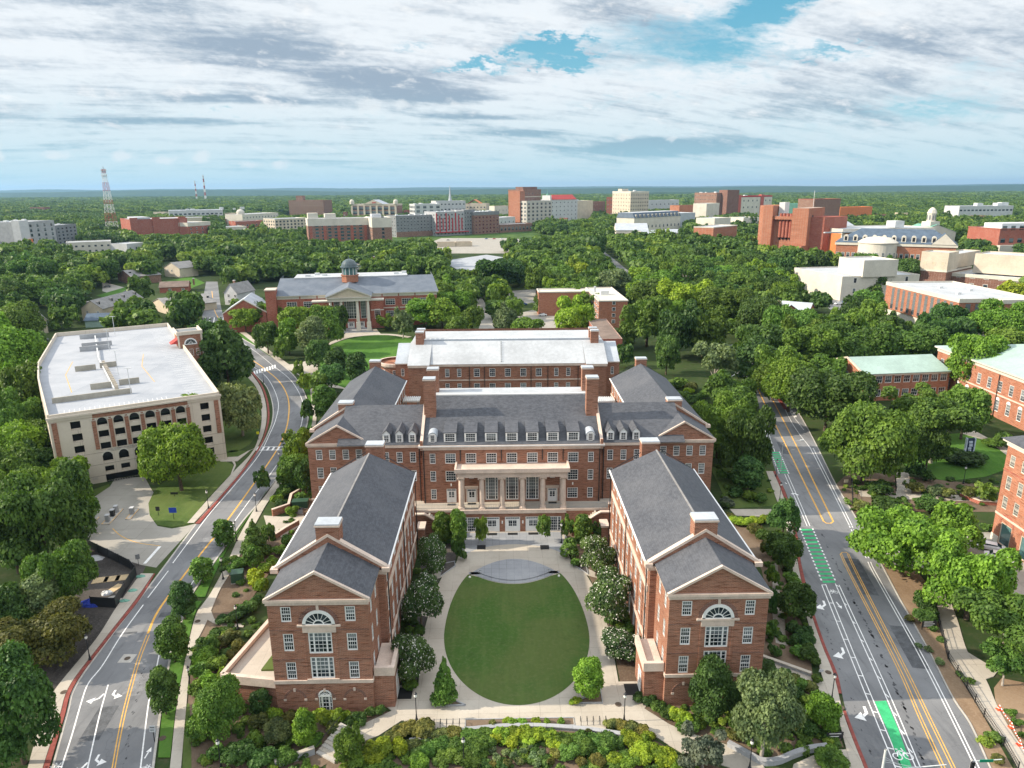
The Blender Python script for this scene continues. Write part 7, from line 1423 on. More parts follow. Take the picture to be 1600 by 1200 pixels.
# woods: many trees on ground regions, kept off buildings, roads and open places
BLOCK = [[(72,762),(352,705),(290,540),(100,560),(58,640)], [(480,420),(480,770),(1120,770),(1120,520),(640,500),(600,560)], [(400,500),(690,490),(690,440),(400,440)], [(430,455),(690,455),(690,520),(430,530)], [(505,610),(495,555),(540,524),(660,520),(660,580)],
 [(735,455),(748,452),(795,545),(745,545)], [(795,485),(850,475),(885,500),(870,535),(800,530)], [(780,452),(840,448),(855,474),(795,480)], [(640,392),(830,392),(930,375),(790,362),(640,366)], [(680,396),(810,396),(800,424),(715,428)], [(915,380),(938,380),(1012,444),(980,452)], [(925,500),(990,500),(990,460),(920,460)], [(1120,600),(1200,600),(1200,530),(1120,530)],
 [(1340,520),(1600,540),(1600,465),(1380,450)], [(1330,640),(1500,640),(1500,580),(1330,580)], [(1180,410),(1310,420),(1330,385),(1180,380)], [(1235,480),(1350,500),(1360,440),(1235,440)], [(1300,432),(1500,440),(1500,405),(1300,405)], [(1430,470),(1600,470),(1600,420),(1430,420)], [(1310,405),(1480,405),(1480,385),(1310,385)], [(1545,405),(1600,405),(1600,380),(1545,380)], [(1290,490),(1370,490),(1350,462),(1280,466)],
 [(1400,760),(1600,760),(1600,670),(1400,670)], [(0,400),(130,400),(130,372),(0,372)], [(100,402),(235,402),(235,385),(100,385)], [(200,380),(335,380),(335,358),(200,358)], [(425,378),(485,378),(485,360),(425,360)], [(478,396),(640,396),(640,372),(478,372)], [(615,374),(840,374),(840,350),(615,350)], [(810,356),(930,356),(930,336),(810,336)], [(940,346),(1010,346),(1010,332),(940,332)], [(1075,350),(1140,350),(1140,336),(1075,336)], [(1140,345),(1210,345),(1210,330),(1140,330)], [(985,372),(1075,384),(1075,358),(985,358)], [(955,384),(1015,384),(1015,366),(955,366)],
 [(120,516),(200,516),(200,460),(130,460)], [(30,535),(90,535),(90,480),(40,480)], [(245,440),(295,440),(295,410),(245,410)], [(240,464),(325,464),(325,432),(240,432)], [(230,500),(280,500),(280,460),(220,460)], [(340,484),(425,500),(425,440),(340,455)], [(300,530),(360,530),(350,430),(318,430)], [(155,475),(245,470),(250,440),(155,445)], [(175,450),(215,450),(210,420),(170,425)], [(380,356),(440,356),(440,342),(360,345)], [(345,376),(415,372),(415,350),(345,350)], [(1105,390),(1155,390),(1155,366),(1105,366)], [(1165,515),(1330,530),(1330,490),(1165,488)], [(440,345),(515,345),(515,336),(440,336)], [(545,347),(625,347),(625,338),(545,338)], [(1485,350),(1590,350),(1590,340),(1485,340)]]
def inside(u, v, poly):
    c = False; n = len(poly)
    for i in range(n):
        (x0, y0), (x1, y1) = poly[i], poly[(i+1) % n]
        if (y0 > v) != (y1 > v) and u < (x1-x0)*(v-y0)/(y1-y0)+x0: c = not c
    return c
WOOD = []
VIEW = [[(922,383),(936,381),(1008,440),(985,446)], [(735,455),(750,452),(790,530),(745,530)], [(800,468),(880,468),(880,528),(800,528)], [(690,394),(800,394),(800,424),(700,424)], [(672,371),(790,371),(790,391),(672,391)], [(122,450),(168,450),(168,508),(122,508)], [(40,482),(80,482),(80,522),(40,522)], [(250,410),(288,410),(288,434),(250,434)], [(240,436),(302,436),(302,462),(240,462)], [(236,466),(270,466),(270,494),(236,494)], [(350,450),(378,450),(378,480),(350,480)], [(185,418),(212,418),(212,444),(185,444)], [(930,452),(985,452),(985,500),(930,500)], [(1130,545),(1205,545),(1205,600),(1150,600)], [(1170,474),(1262,474),(1262,500),(1170,500)], [(1275,466),(1340,466),(1340,486),(1275,486)], [(1386,440),(1583,440),(1583,505),(1386,495)], [(1312,556),(1490,556),(1490,596),(1312,596)], [(424,425),(690,425),(690,480),(424,490)], [(484,345),(622,345),(622,378),(484,378)], [(620,332),(780,332),(780,362),(620,362)], [(1180,322),(1305,322),(1305,385),(1180,375)], [(1300,360),(1510,362),(1510,398),(1300,398)], [(1435,393),(1600,393),(1600,432),(1435,432)], [(1240,402),(1362,402),(1362,440),(1300,455),(1240,425)], [(500,530),(640,530),(640,585),(510,600)], [(320,440),(350,440),(362,520),(316,520)], [(150,445),(245,445),(245,470),(150,470)], [(205,343),(330,343),(330,368),(205,368)], [(960,338),(1075,338),(1075,358),(960,358)], [(0,348),(125,348),(125,378),(0,378)], [(105,378),(228,378),(228,394),(105,394)], [(1485,325),(1600,318),(1600,338),(1485,338)], [(1550,355),(1600,355),(1600,392),(1550,392)], [(556,410),(576,410),(576,430),(556,430)]]
def hides(x, y, zb, Hc, k=1.75):
    u, v, _ = P((x, y, zb+Hc*k)); return any(inside(u, v, b) for b in VIEW)
class Grid:
    def __init__(s, c): s.c = c; s.d = {}
    def near(s, x, y, r):
        k = int(r//s.c)+1; i, j = int(x//s.c), int(y//s.c)
        return any((x-a)**2+(y-b)**2 < (r+q)**2*.42 for ii in range(i-k, i+k+1) for jj in range(j-k, j+k+1) for a, b, q in s.d.get((ii, jj), ()))
    def add(s, x, y, r): s.d.setdefault((int(x//s.c), int(y//s.c)), []).append((x, y, r))
GR = Grid(12.0)
for t in TREES: GR.add(t['x'], t['y'], t['R'])
def scatter(poly, n, r0, r1, tones, shapes, seed, far=False):
    r = random.Random(seed); us = [p[0] for p in poly]; vs = [p[1] for p in poly]; W = [G(*p) for p in poly]
    xs = [w[0] for w in W]; ys = [w[1] for w in W]; got = 0; tries = 0
    while got < n and tries < n*9:
        tries += 1; x, y = r.uniform(min(xs), max(xs)), r.uniform(min(ys), max(ys)); u, v, _ = P((x, y, 0))
        if not inside(u, v, poly) or any(inside(u, v, b) for b in BLOCK): continue
        R = r.uniform(r0, r1)
        if GR.near(x, y, R): continue
        Hc = R*r.uniform(.72, 1.0)
        if hides(x, y, Hc*.25, Hc): continue
        GR.add(x, y, R); got += 1
        place_tree(x, y, R, Hc, Hc*.25, r.choice(tones)+r.choice(shapes))
# regions nearest first
TN = 'ddggmmmmmb'
scatter([(0,745),(70,745),(70,700),(60,640),(55,560),(100,505),(0,505)], 60, 4, 6.5, 'mmbdg', 'rw', 1)
scatter([(1200,640),(1260,650),(1340,630),(1340,585),(1500,545),(1600,530),(1600,500),(1240,480),(1090,470),(990,470),(990,590),(1120,595)], 260, 4.5, 7.5, TN, 'rrwwn', 2)
scatter([(990,470),(1250,480),(1330,470),(1440,440),(1240,400),(1180,385),(1060,372),(1000,385),(940,362),(880,380),(940,410),(1000,445)], 420, 5, 8.5, TN, 'rrwwn', 3)
scatter([(690,520),(1000,500),(1000,440),(900,380),(830,376),(800,420),(700,424),(690,470)], 160, 4.5, 7.5, 'dgmmmbby', 'rwn', 4)
scatter([(0,510),(120,510),(360,440),(430,470),(430,440),(700,440),(720,400),(640,385),(480,380),(250,375),(0,395)], 460, 5, 8.5, TN, 'rrwwn', 5)
scatter([(1240,490),(1600,480),(1600,395),(1480,395),(1330,400),(1240,440)], 160, 5, 8, TN, 'rrw', 6)
scatter([(0,395),(250,378),(500,380),(640,386),(640,352),(0,352)], 420, 6, 9, 'ddggmm', 'rw', 7)
scatter([(830,376),(1600,400),(1600,345),(830,345)], 600, 6, 9, 'ddggmm', 'rw', 8)
def lod(t): q = t['R']/P((t['x'], t['y'], 5))[2]*F; return 0 if q > 36 else 1 if q > 17 else 2 if q > 8 else 3
def seen(t): u, v, w = P((t['x'], t['y'], t['zb']+t['Hc'])); return -60 < u < 1660 and 250 < v < 1300
TREES = [t for t in TREES if seen(t)]
for t in TREES: t['q'] = t['R']*t['Hc']/P((t['x'], t['y'], 5))[2]**2
TREES.sort(key=lambda t: -t['q'])
far_trees = [t for t in TREES[292:]]; TREES = TREES[:292]

MARKS = [('the parking garage', 200, 690), ('the garage driveway', 190, 800), ('the curved road', 330, 840), ('the upper bend of the curved road', 440, 600), ('the round lawn', 570, 560), ('the portico hall with cupola', 560, 480), ('the white roofed hall', 800, 545), ('the orange dormitory', 955, 480), ('the far road junction', 1165, 570), ('the straight road', 1240, 690), ('the low green roofed hall', 1410, 605), ('the quad lawn', 1500, 715), ('the fin fronted block', 1470, 510), ('the fortress block', 1240, 395), ('the library dormers', 1020, 365), ('the distant open lots', 740, 405), ('the tan houses', 145, 490), ('the brick hotel', 550, 385), ('the radio tower', 175, 380), ('the left front wing', 480, 1100), ('the right front wing', 1110, 1090), ('the oval lawn', 808, 1000), ('the portico', 800, 830), ('the construction fence', 180, 920), ('the rightmost brick building', 1560, 850), ('the white lab block', 1280, 460), ('the road end houses', 320, 460), ('the slope below the court', 800, 1180), ('the far narrow road', 970, 415), ('the back parking lot', 830, 505), ('the left edge', 5, 620), ('the right rear wing', 1100, 745), ('the left rear wing', 500, 745), ('the bottom left corner', 40, 1150)]
def relation(u, v):
    n, a, b = min(MARKS, key=lambda m: (m[1]-u)**2+((m[2]-v)*1.6)**2); du, dv = u-a, (v-b)*1.6
    if abs(du) > abs(dv)*1.1: return ('left of ' if du < 0 else 'right of ')+n
    return ('in front of ' if dv > 0 else 'behind ')+n
ORD = ['leftmost', 'second from left', 'third from left', 'fourth from left', 'fifth from left', 'sixth from left', 'seventh from left', 'eighth from left']
def name_all(T, noun):
    by = {}
    for t in T:
        if t['label']: continue
        u, v, w = P((t['x'], t['y'], 0)); q = t['R']; size = 'small' if q < 2.2 else 'large' if q > 6.4 else 'medium'
        t['label'] = f"{size} {TONE[t['code'][0]][1]} {SHAPE[t['code'][1]][1]} {noun} {relation(u, v)}"; t['u'] = u; t['v'] = v; by.setdefault(t['label'], []).append(t)
    for l, g in by.items():
        if len(g) < 2: continue
        g.sort(key=lambda t: t['u'])
        for i, t in enumerate(g):
            if len(g) == 2: w = ('left one', 'right one')[i]
            elif i == len(g)-1: w = 'rightmost'
            elif i < 8: w = ORD[i]
            else: w = f'number {i+1} from left'
            t['label'] = l+', '+w
name_all(TREES, 'tree')
def build_plants(T, cat, group):
    for i, t in enumerate(T):
        c = t['code']; sh = SHAPE[c[1]][0]; r = random.Random(i*7+len(T)); me = crown(sh, i % (4 if sh not in ('flower', 'pinkflower') else 2), lod(t) if sh not in ('flower', 'pinkflower') else 0)
        root = thing(t['kind'], t['label'], cat, (t['x'], t['y'], 0), r.uniform(0, 6.28), t['group'] or group); R, Hc, zb = t['R'], t['Hc'], t['zb']
        o = link('foliage' if cat == 'shrub' else 'crown', me, root, (0, 0, zb+Hc)); o.scale = (R*r.uniform(.95, 1.08), R*r.uniform(.95, 1.08), Hc*1.02)
        base = TONE[c[0]][0]; k = r.uniform(.78, 1.32); h = r.uniform(-.16, .10); o.color = (base[0]*k*(1+h), base[1]*k, base[2]*k*(1-h), 1)
        if cat == 'tree':
            tr = link('trunk', trunk('pale' if c[1] == 'n' or c[0] in 'sp' else 'bark'), root); s = zb+Hc*1.1; tr.scale = (min(R, Hc)*.95, min(R, Hc)*.95, s)
build_plants(TREES, 'tree', 'trees around the campus')

def instancer(name, rows, protos, label, cat):
    """one object whose points carry copies of a crown: woods and ground cover nobody could count"""
    rows = np.array(rows, float); me = bpy.data.meshes.new(name); me.vertices.add(len(rows)); me.vertices.foreach_set('co', rows[:, :3].astype(np.float32).ravel())
    a = me.attributes.new('size', 'FLOAT_VECTOR', 'POINT'); a.data.foreach_set('vector', rows[:, 3:6].astype(np.float32).ravel()); a = me.attributes.new('turn', 'FLOAT', 'POINT'); a.data.foreach_set('value', rows[:, 6].astype(np.float32)); a = me.attributes.new('pick', 'INT', 'POINT'); a.data.foreach_set('value', rows[:, 7].astype(np.int32)); me.update()
    c = bpy.data.collections.new(name+'_crowns')
    for i, m in enumerate(protos): o = bpy.data.objects.new(f'{name}_crown', m); c.objects.link(o)
    ng = bpy.data.node_groups.new(name, 'GeometryNodeTree'); ng.interface.new_socket('Geometry', in_out='INPUT', socket_type='NodeSocketGeometry'); ng.interface.new_socket('Geometry', in_out='OUTPUT', socket_type='NodeSocketGeometry'); t = NT(ng)
    gi, go = t.new('NodeGroupInput'), t.new('NodeGroupOutput'); ci = t.new('GeometryNodeCollectionInfo'); ci.inputs[0].default_value = c; ci.inputs[1].default_value = True; ci.inputs[2].default_value = True
    ip = t.new('GeometryNodeInstanceOnPoints'); ip.inputs['Pick Instance'].default_value = True
    def at(n, ty): q = t.new('GeometryNodeInputNamedAttribute', data_type=ty); q.inputs[0].default_value = n; return q.outputs[0]
    ng.links.new(gi.outputs[0], ip.inputs['Points']); ng.links.new(ci.outputs[0], ip.inputs['Instance']); ng.links.new(at('pick', 'INT'), ip.inputs['Instance Index']); ng.links.new(at('size', 'FLOAT_VECTOR'), ip.inputs['Scale'])
    cx = t.new('ShaderNodeCombineXYZ'); ng.links.new(at('turn', 'FLOAT'), cx.inputs[2]); ng.links.new(cx.outputs[0], ip.inputs['Rotation']); ng.links.new(ip.outputs[0], go.inputs[0])
    o = link(name, me); md = o.modifiers.new('instances', 'NODES'); md.node_group = ng; tag(o, label, cat, None, 'stuff'); return o
def wood_protos():
    out = []
    for i in range(8):
        sh = ('round', 'spread', 'round', 'open')[i % 4]; out.append(leaf_mesh('crown', lobes_for(sh, i*5+3), 620, .165, i*3+1, ['foliage_wood']))
    return out
WP = wood_protos()
def woods():
    rows = []; r = random.Random(5)
    for t in far_trees: rows.append((t['x'], t['y'], t['zb']+t['Hc'], t['R'], t['R'], t['Hc']*1.05, r.uniform(0, 6.28), r.randrange(8)))
    # beyond the counted trees: denser toward the town, thinning in size with distance
    occ = Grid(14.0)
    for t in far_trees+TREES: occ.add(t['x'], t['y'], t['R'])
    y = 330.0
    while y < 5600:
        step = 10 if y < 1000 else 14 if y < 1800 else 24 if y < 3200 else 40
        half = y*.80+60; x = -half
        while x < half:
            xx, yy = x+r.uniform(-.45, .45)*step, y+r.uniform(-.45, .45)*step; x += step; u, v, _ = P((xx, yy, 0))
            if not -60 < u < 1660: continue
            if v > 350 and any(inside(u, v, b) for b in BLOCK): continue
            if v > 334 and v <= 350 and any(inside(u, v, b) for b in BLOCK): continue
            if yy < 700 and (v > 470 and 640 < u < 1000 or v > 520): continue
            if 1000 < yy < 2600 and r.random() < .12: continue
            R = step*r.uniform(.5, .72)
            if yy < 1000 and occ.near(xx, yy, R): continue
            Hc = (6.0 if yy < 1800 else 8.5)*r.uniform(.75, 1.15)
            if yy < 1500 and hides(xx, yy, 0, Hc): continue
            rows.append((xx, yy, Hc*1.05, R, R, Hc, r.uniform(0, 6.28), r.randrange(8)))
        y += step*.9
    print('woodland', len(rows)); instancer('woodland', rows, WP, 'mixed green woodland reaching from the town to the horizon', 'woodland')
woods()
# ------------------------------------------------------------------ shrubs and beds
SHRUBS = []
def shrub_px(u, v, ru, rv, tone, label=None, shape='s'):
    z = .7
    for _ in range(6): p = G(u, v, z); dep = P(p)[2]; R = ru*dep/F; Hc = max(.35, rv*dep/F*.9); z = Hc*.8
    SHRUBS.append(dict(x=p[0], y=p[1], R=R, Hc=Hc, zb=0.0, code=tone+shape, kind='shrub', label=label, group=None))
SH = '''
400 905 14 12 y|410 918 12 12 y|415 890 10 9 b|425 880 10 8 b|438 862 12 8 m|448 846 10 9 m|388 952 14 9 d|372 962 12 8 d|360 968 12 8 d|400 942 10 8 d|348 970 10 7 d|376 882 14 9 m|362 890 10 8 m
330 1010 16 13 m|320 1030 18 14 b|345 1005 12 9 o|360 995 12 9 o|372 1010 12 9 o|312 1052 14 14 m|325 1066 14 12 b|338 1040 16 12 m|362 1025 10 8 o|350 1058 12 12 b|306 1074 10 9 m
406 1130 16 12 o|430 1122 16 10 y|452 1124 12 10 o|512 1126 16 12 y|530 1122 14 11 y|522 1142 14 9 o|500 1118 10 8 y|545 1130 10 8 d|562 1124 12 8 d|580 1114 10 7 d|594 1112 9 7 d|462 1150 16 12 m|490 1160 14 12 b|398 1160 16 14 m|376 1182 22 16 d|412 1186 20 14 d|340 1180 16 14 m|446 1184 18 12 m
660 1142 18 10 o|640 1140 14 10 o|625 1146 14 10 o|612 1156 14 10 o|600 1170 16 12 y|580 1180 18 12 y|560 1190 16 10 m|625 1172 16 11 y|645 1166 12 8 o|668 1134 10 7 o
690 1150 16 7 o|712 1148 14 8 o|735 1152 16 9 m|756 1150 14 8 m|690 1166 18 10 m|715 1168 18 11 m|740 1170 18 11 m|700 1182 16 9 m|728 1188 18 10 m|668 1176 14 10 m|655 1190 16 9 b|760 1164 14 10 m
786 1150 15 9 y|804 1147 14 9 y|822 1148 14 9 y|842 1150 14 9 y|862 1154 13 9 y|800 1160 13 8 y|776 1156 10 8 y|866 1166 12 8 y|826 1160 12 7 y
885 1160 16 9 m|905 1156 14 9 m|890 1176 16 10 m|912 1172 16 10 m|932 1160 14 8 m|950 1162 16 9 m|968 1160 12 8 m|918 1150 10 6 o|870 1180 10 7 o|934 1190 12 8 o|960 1188 12 9 y|908 1192 10 7 o|945 1174 10 7 m
990 1160 16 11 y|1006 1168 18 12 y|1000 1184 18 11 y|1024 1178 16 12 y|1040 1188 18 12 y|985 1190 16 9 b|1055 1196 14 10 b|978 1150 10 8 y|1012 1152 9 7 y
790 1178 7 6 s|804 1182 7 6 s|818 1176 7 6 s|832 1184 7 6 s|846 1178 7 6 s|776 1186 7 6 s|812 1192 7 6 s|840 1194 7 6 s|860 1192 7 6 o|768 1174 7 6 s|792 1194 7 6 o|770 1196 6 5 o|826 1168 6 5 s
955 1132 10 6 o|970 1134 12 7 o|985 1138 12 7 o|1000 1142 12 7 o|1012 1150 10 6 o|790 1128 6 5 y|800 1129 7 5 b|816 1129 7 5 b|838 1128 7 5 y|855 1130 6 4 b|876 1129 6 4 b|770 1131 6 4 o
1000 1092 12 7 d|1014 1098 12 8 d|1028 1106 12 8 d|1042 1114 12 7 d|1058 1120 14 11 y|1072 1126 14 10 y|1066 1140 10 8 b|1084 1134 12 8 m|1150 1150 14 9 o|1010 1086 8 6 d
1200 1046 16 9 d|1220 1056 14 10 d|1236 1064 14 10 o|1252 1072 14 9 m|1266 1076 12 8 o|1240 1084 14 10 d|1260 1096 12 9 m|1236 1108 16 12 d|1262 1140 16 12 d|1240 1134 14 12 o|1276 1062 9 6 m|1210 1072 12 10 d|1290 1148 9 7 d
1255 1000 18 14 d|1240 985 14 12 d|1262 1024 16 11 d|1246 1020 12 9 m|1274 1036 9 8 d|1206 905 9 20 m|1204 950 10 24 d|1202 990 10 16 m|1210 1020 10 10 d|1196 860 9 14 o|1190 838 12 9 d|1180 830 12 9 o|1216 838 10 8 m|1236 905 12 9 m|1232 960 9 10 o
1150 815 12 6 y|1165 816 12 6 y|1180 815 12 6 y|1196 812 10 6 y|1140 808 8 5 o|1135 786 11 6 p|1150 770 12 7 d|1170 776 12 7 m|1190 780 10 7 m|1146 748 10 8 d|1126 744 8 10 m|1128 722 7 10 d|1132 790 9 5 f
1052 602 10 6 m|1068 600 10 6 m|1080 606 12 7 o|1066 620 12 7 m|1085 625 12 8 m|1100 618 10 7 m|1094 640 10 8 m|1076 612 8 5 y
1375 766 22 11 d|1385 792 26 13 d|1448 792 22 13 d|1430 765 12 9 o|1462 768 12 9 s|1480 772 12 9 o|1515 772 14 10 o|1345 794 14 9 o|1440 935 12 12 m|1446 950 18 14 d|1448 968 17 12 d|1420 968 7 5 o|1435 1010 5 4 s|1450 1015 6 4 s|1468 1036 8 5 s|1540 826 7 6 m|1555 826 7 6 m|1510 720 26 9 d|1500 712 16 7 d|1530 716 12 7 d|1432 738 14 14 d|1445 744 12 10 d
1566 690 14 13 d|1550 694 14 7 m|1590 1130 8 6 m|1580 1115 7 6 m|1596 1150 6 6 m|1560 1188 10 6 o
690 880 8 6 m|700 845 9 6 d|900 880 9 6 m|905 846 8 6 m|640 968 12 9 d|630 1050 12 9 d|655 985 10 7 d|640 1072 12 7 m|955 972 10 7 m|980 1000 9 7 d|985 985 8 8 m|965 900 10 7 m|970 875 8 6 m|900 1096 8 5 y|893 1098 5 4 y
470 780 10 9 m|490 770 10 8 m|440 790 12 8 d|455 800 10 7 b|445 770 12 9 m|432 782 10 8 b|350 878 8 6 m|452 768 10 9 d|466 758 10 9 m'''
for item in SH.replace('\n', '|').split('|'):
    if item.strip(): u, v, a, b_, c = item.split(); shrub_px(float(u), float(v), float(a), float(b_), c)
name_all(SHRUBS, 'shrub'); build_plants(SHRUBS[:298], 'shrub', 'shrubs in the planting beds')
def low_cover():
    """low ground-cover plants between the shrubs"""
    rows = []; r = random.Random(9)
    for poly_, n in (([(640,1164),(810,1140),(975,1152),(1100,1200),(1150,1230),(500,1230),(560,1180)], 420), ([(300,1000),(400,960),(430,1050),(420,1140),(500,1190),(500,1230),(290,1230)], 420), ([(1195,1050),(1290,1085),(1310,1165),(1200,1185),(1100,1140),(1010,1105),(1180,1100)], 380), ([(1190,830),(1240,860),(1275,1030),(1195,1030)], 220), ([(1080,600),(1200,735),(1215,790),(1130,790),(1110,700)], 160), ([(350,870),(430,830),(480,780),(400,960),(340,975)], 90), ([(1330,800),(1560,800),(1560,745),(1310,755)], 160), ([(1420,900),(1458,960),(1600,1230),(1560,1230)], 90), ([(640,830),(690,880),(640,1080),(610,1090)], 120), ([(920,840),(960,860),(1010,1000),(960,990)], 120), ([(440,690),(490,690),(490,790),(430,790)], 120)):
        W = [G(*p) for p in poly_]; xs = [w[0] for w in W]; ys = [w[1] for w in W]
        for _ in range(n):
            x, y = r.uniform(min(xs), max(xs)), r.uniform(min(ys), max(ys)); u, v, _q = P((x, y, 0))
            if inside(u, v, poly_): s = r.uniform(.25, .75); rows.append((x, y, s*.35, s, s, s*.7, r.uniform(0, 6.28), r.randrange(3)))
    pr = [leaf_mesh('leaves', lobes_for('shrub', i), 260, .22, i+40, ['foliage_wood']) for i in range(3)]
    instancer('ground_cover', rows, pr, 'low leafy ground cover filling the planting beds', 'ground cover')
low_cover()
# ------------------------------------------------------------------ street furniture and other things
def lamp_mesh():
    a = MB(); a.lathe([(.20, 0), (.20, .25), (.13, .35), (.08, .9), (.06, 1.0), (.05, 3.3), (.09, 3.34), (.09, 3.42)], 'black_metal', 10)
    b = MB(); b.lathe([(.10, 0), (.20, .14), (.19, .42), (.10, .52)], 'pale_globe', 10)
    c = MB(); c.lathe([(.23, .50), (.20, .58), (.06, .72), (.02, .86), (0, .86)], 'black_metal', 10)
    return a.mesh('post'), b.mesh('globe'), c.mesh('cap')
LAMP = None
def lamps():
    me = lamp_mesh(); spots = '''370 846 in the verge beside the footpath, nearest the transformer|349 906 in the verge above the transformer box|326 795 on the garage side of the curved road|141 1032 by the left kerb beside the dark gravel|372 984 at the corner of the brick terrace wall|299 1084 between footpath and shrubs near the left front wing|346 1203 at the bottom left among shrubs|438 732 in the verge by the ladder crossing|401 800 in the verge opposite the service yard|651 1127 on the court paving left of the oval lawn|975 1128 on the court paving right of the oval lawn|877 849 right of the forecourt planter|725 851 left of the forecourt planter|952 991 among flowering shrubs by the right front wing|1299 1096 on the right pavement by the flared kerb|1171 1203 by the curved wall at the bottom|1505 756 on the quad lawn's near edge|1417 735 at the left edge of the quad lawn|1218 783 on the pavement beside the green cycle lane|725 1200 in the slope bed at the bottom centre|401 546 in the long verge near the upper crossing|412 598 inside the upper bend of the curved road|1212 745 behind the green lane dashes on the pavement|960 905 beside the flowering trees near the right hall'''
    for s_ in spots.split('|'):
        u, v, where = s_.split(' ', 2); p = G(float(u), float(v)); t = thing('street_lamp', 'black street lamp with pale globe '+where, 'street lamp', (p[0], p[1], .1), 0, 'black globe street lamps')
        link('post', me[0], t); link('globe', me[1], t, (0, 0, 3.42)); link('cap', me[2], t, (0, 0, 3.42))
lamps()
def cobra(u, v, az, label, h=8.5, arm=2.6):
    p = G(u, v); t = thing('road_lamp', label, 'street lamp', (p[0], p[1], 0), az); m = MB(); m.lathe([(.14, 0), (.10, 3), (.07, h)], 'pale_metal', 8); m.tube([(0, 0, h), (arm*.5, 0, h+.55), (arm, 0, h+.7)], .05, 'pale_metal', 6); m.build('post', t); m = MB(); m.box(arm-.1, -.16, h+.6, arm+.75, .16, h+.78, 'pale_metal'); m.build('lamp_head', t)
cobra(1219, 738, .1, 'pale road lamp with arm reaching over the straight road', 7.0, 4.2)
def deck_lights():
    for u, v, w in ((180, 524, 'far end'), (171, 548, 'second row from the far end'), (185, 585, 'middle spine'), (205, 616, 'nearest end')):
        p = G(u, v, 16); t = thing('light_pole', 'slim white light pole on the garage roof, '+w, 'light pole', (p[0], p[1], 16.0)); m = MB(); m.tube([(0, 0, 0), (0, 0, 6.5)], .09, 'pale_metal', 6); m.build('pole', t); m = MB(); m.box(-.9, -.12, 6.5, .9, .12, 6.62, 'pale_metal'); m.build('lamp_head', t)
deck_lights()
def box_thing(name, label, cat, u, v, w, d, h, mat, rz=0.0, lid=None, z=0.05, group=None):
    p = G(u, v); t = thing(name, label, cat, (p[0], p[1], z), rz, group); m = MB(); m.box(-w/2, -d/2, .08, w/2, d/2, h, mat); m.box(-w/2-.06, -d/2-.06, 0, w/2+.06, d/2+.06, .08, 'kerb'); m.build('body', t); m = MB(); m.box(-w/2-.05, -d/2-.05, h, w/2+.05, d/2+.05, h+.1, lid or mat); m.build('lid', t); return t
t = box_thing('transformer_box', 'dark green transformer cabinet standing on bare mulch by the left front wing', 'transformer', 372, 908, 1.9, 1.7, 1.7, 'green_paint', .2)
m = MB(); m.box(-.92, -.9, .15, -.02, -.86, 1.6, 'green_paint'); m.build('door', t); m = MB(); m.box(.02, -.9, .15, .92, -.86, 1.6, 'green_paint'); m.build('door', t)
t = box_thing('dumpster', 'dark green dumpster inside the brick walled service yard', 'dumpster', 470, 793, 3.2, 1.8, 1.5, 'green_paint', .1, z=.1)
for i in range(5): box_thing('wheelie_bin', f"dark wheelie bin in the service yard row, {('leftmost', 'second from left', 'middle', 'second from right', 'rightmost')[i]}", 'bin', 455+i*4.2, 803, .6, .7, 1.05, 'grey_panel', .1, 'black_metal', .1, 'service yard bins')
box_thing('recycling_container', 'blue container at the edge of the back parking lot', 'container', 852, 525, 2.4, 1.8, 2.6, 'blue_paint'); box_thing('waste_container', 'dark container beside the blue one at the back parking lot', 'container', 866, 525, 2.4, 1.8, 2.4, 'grey_panel')
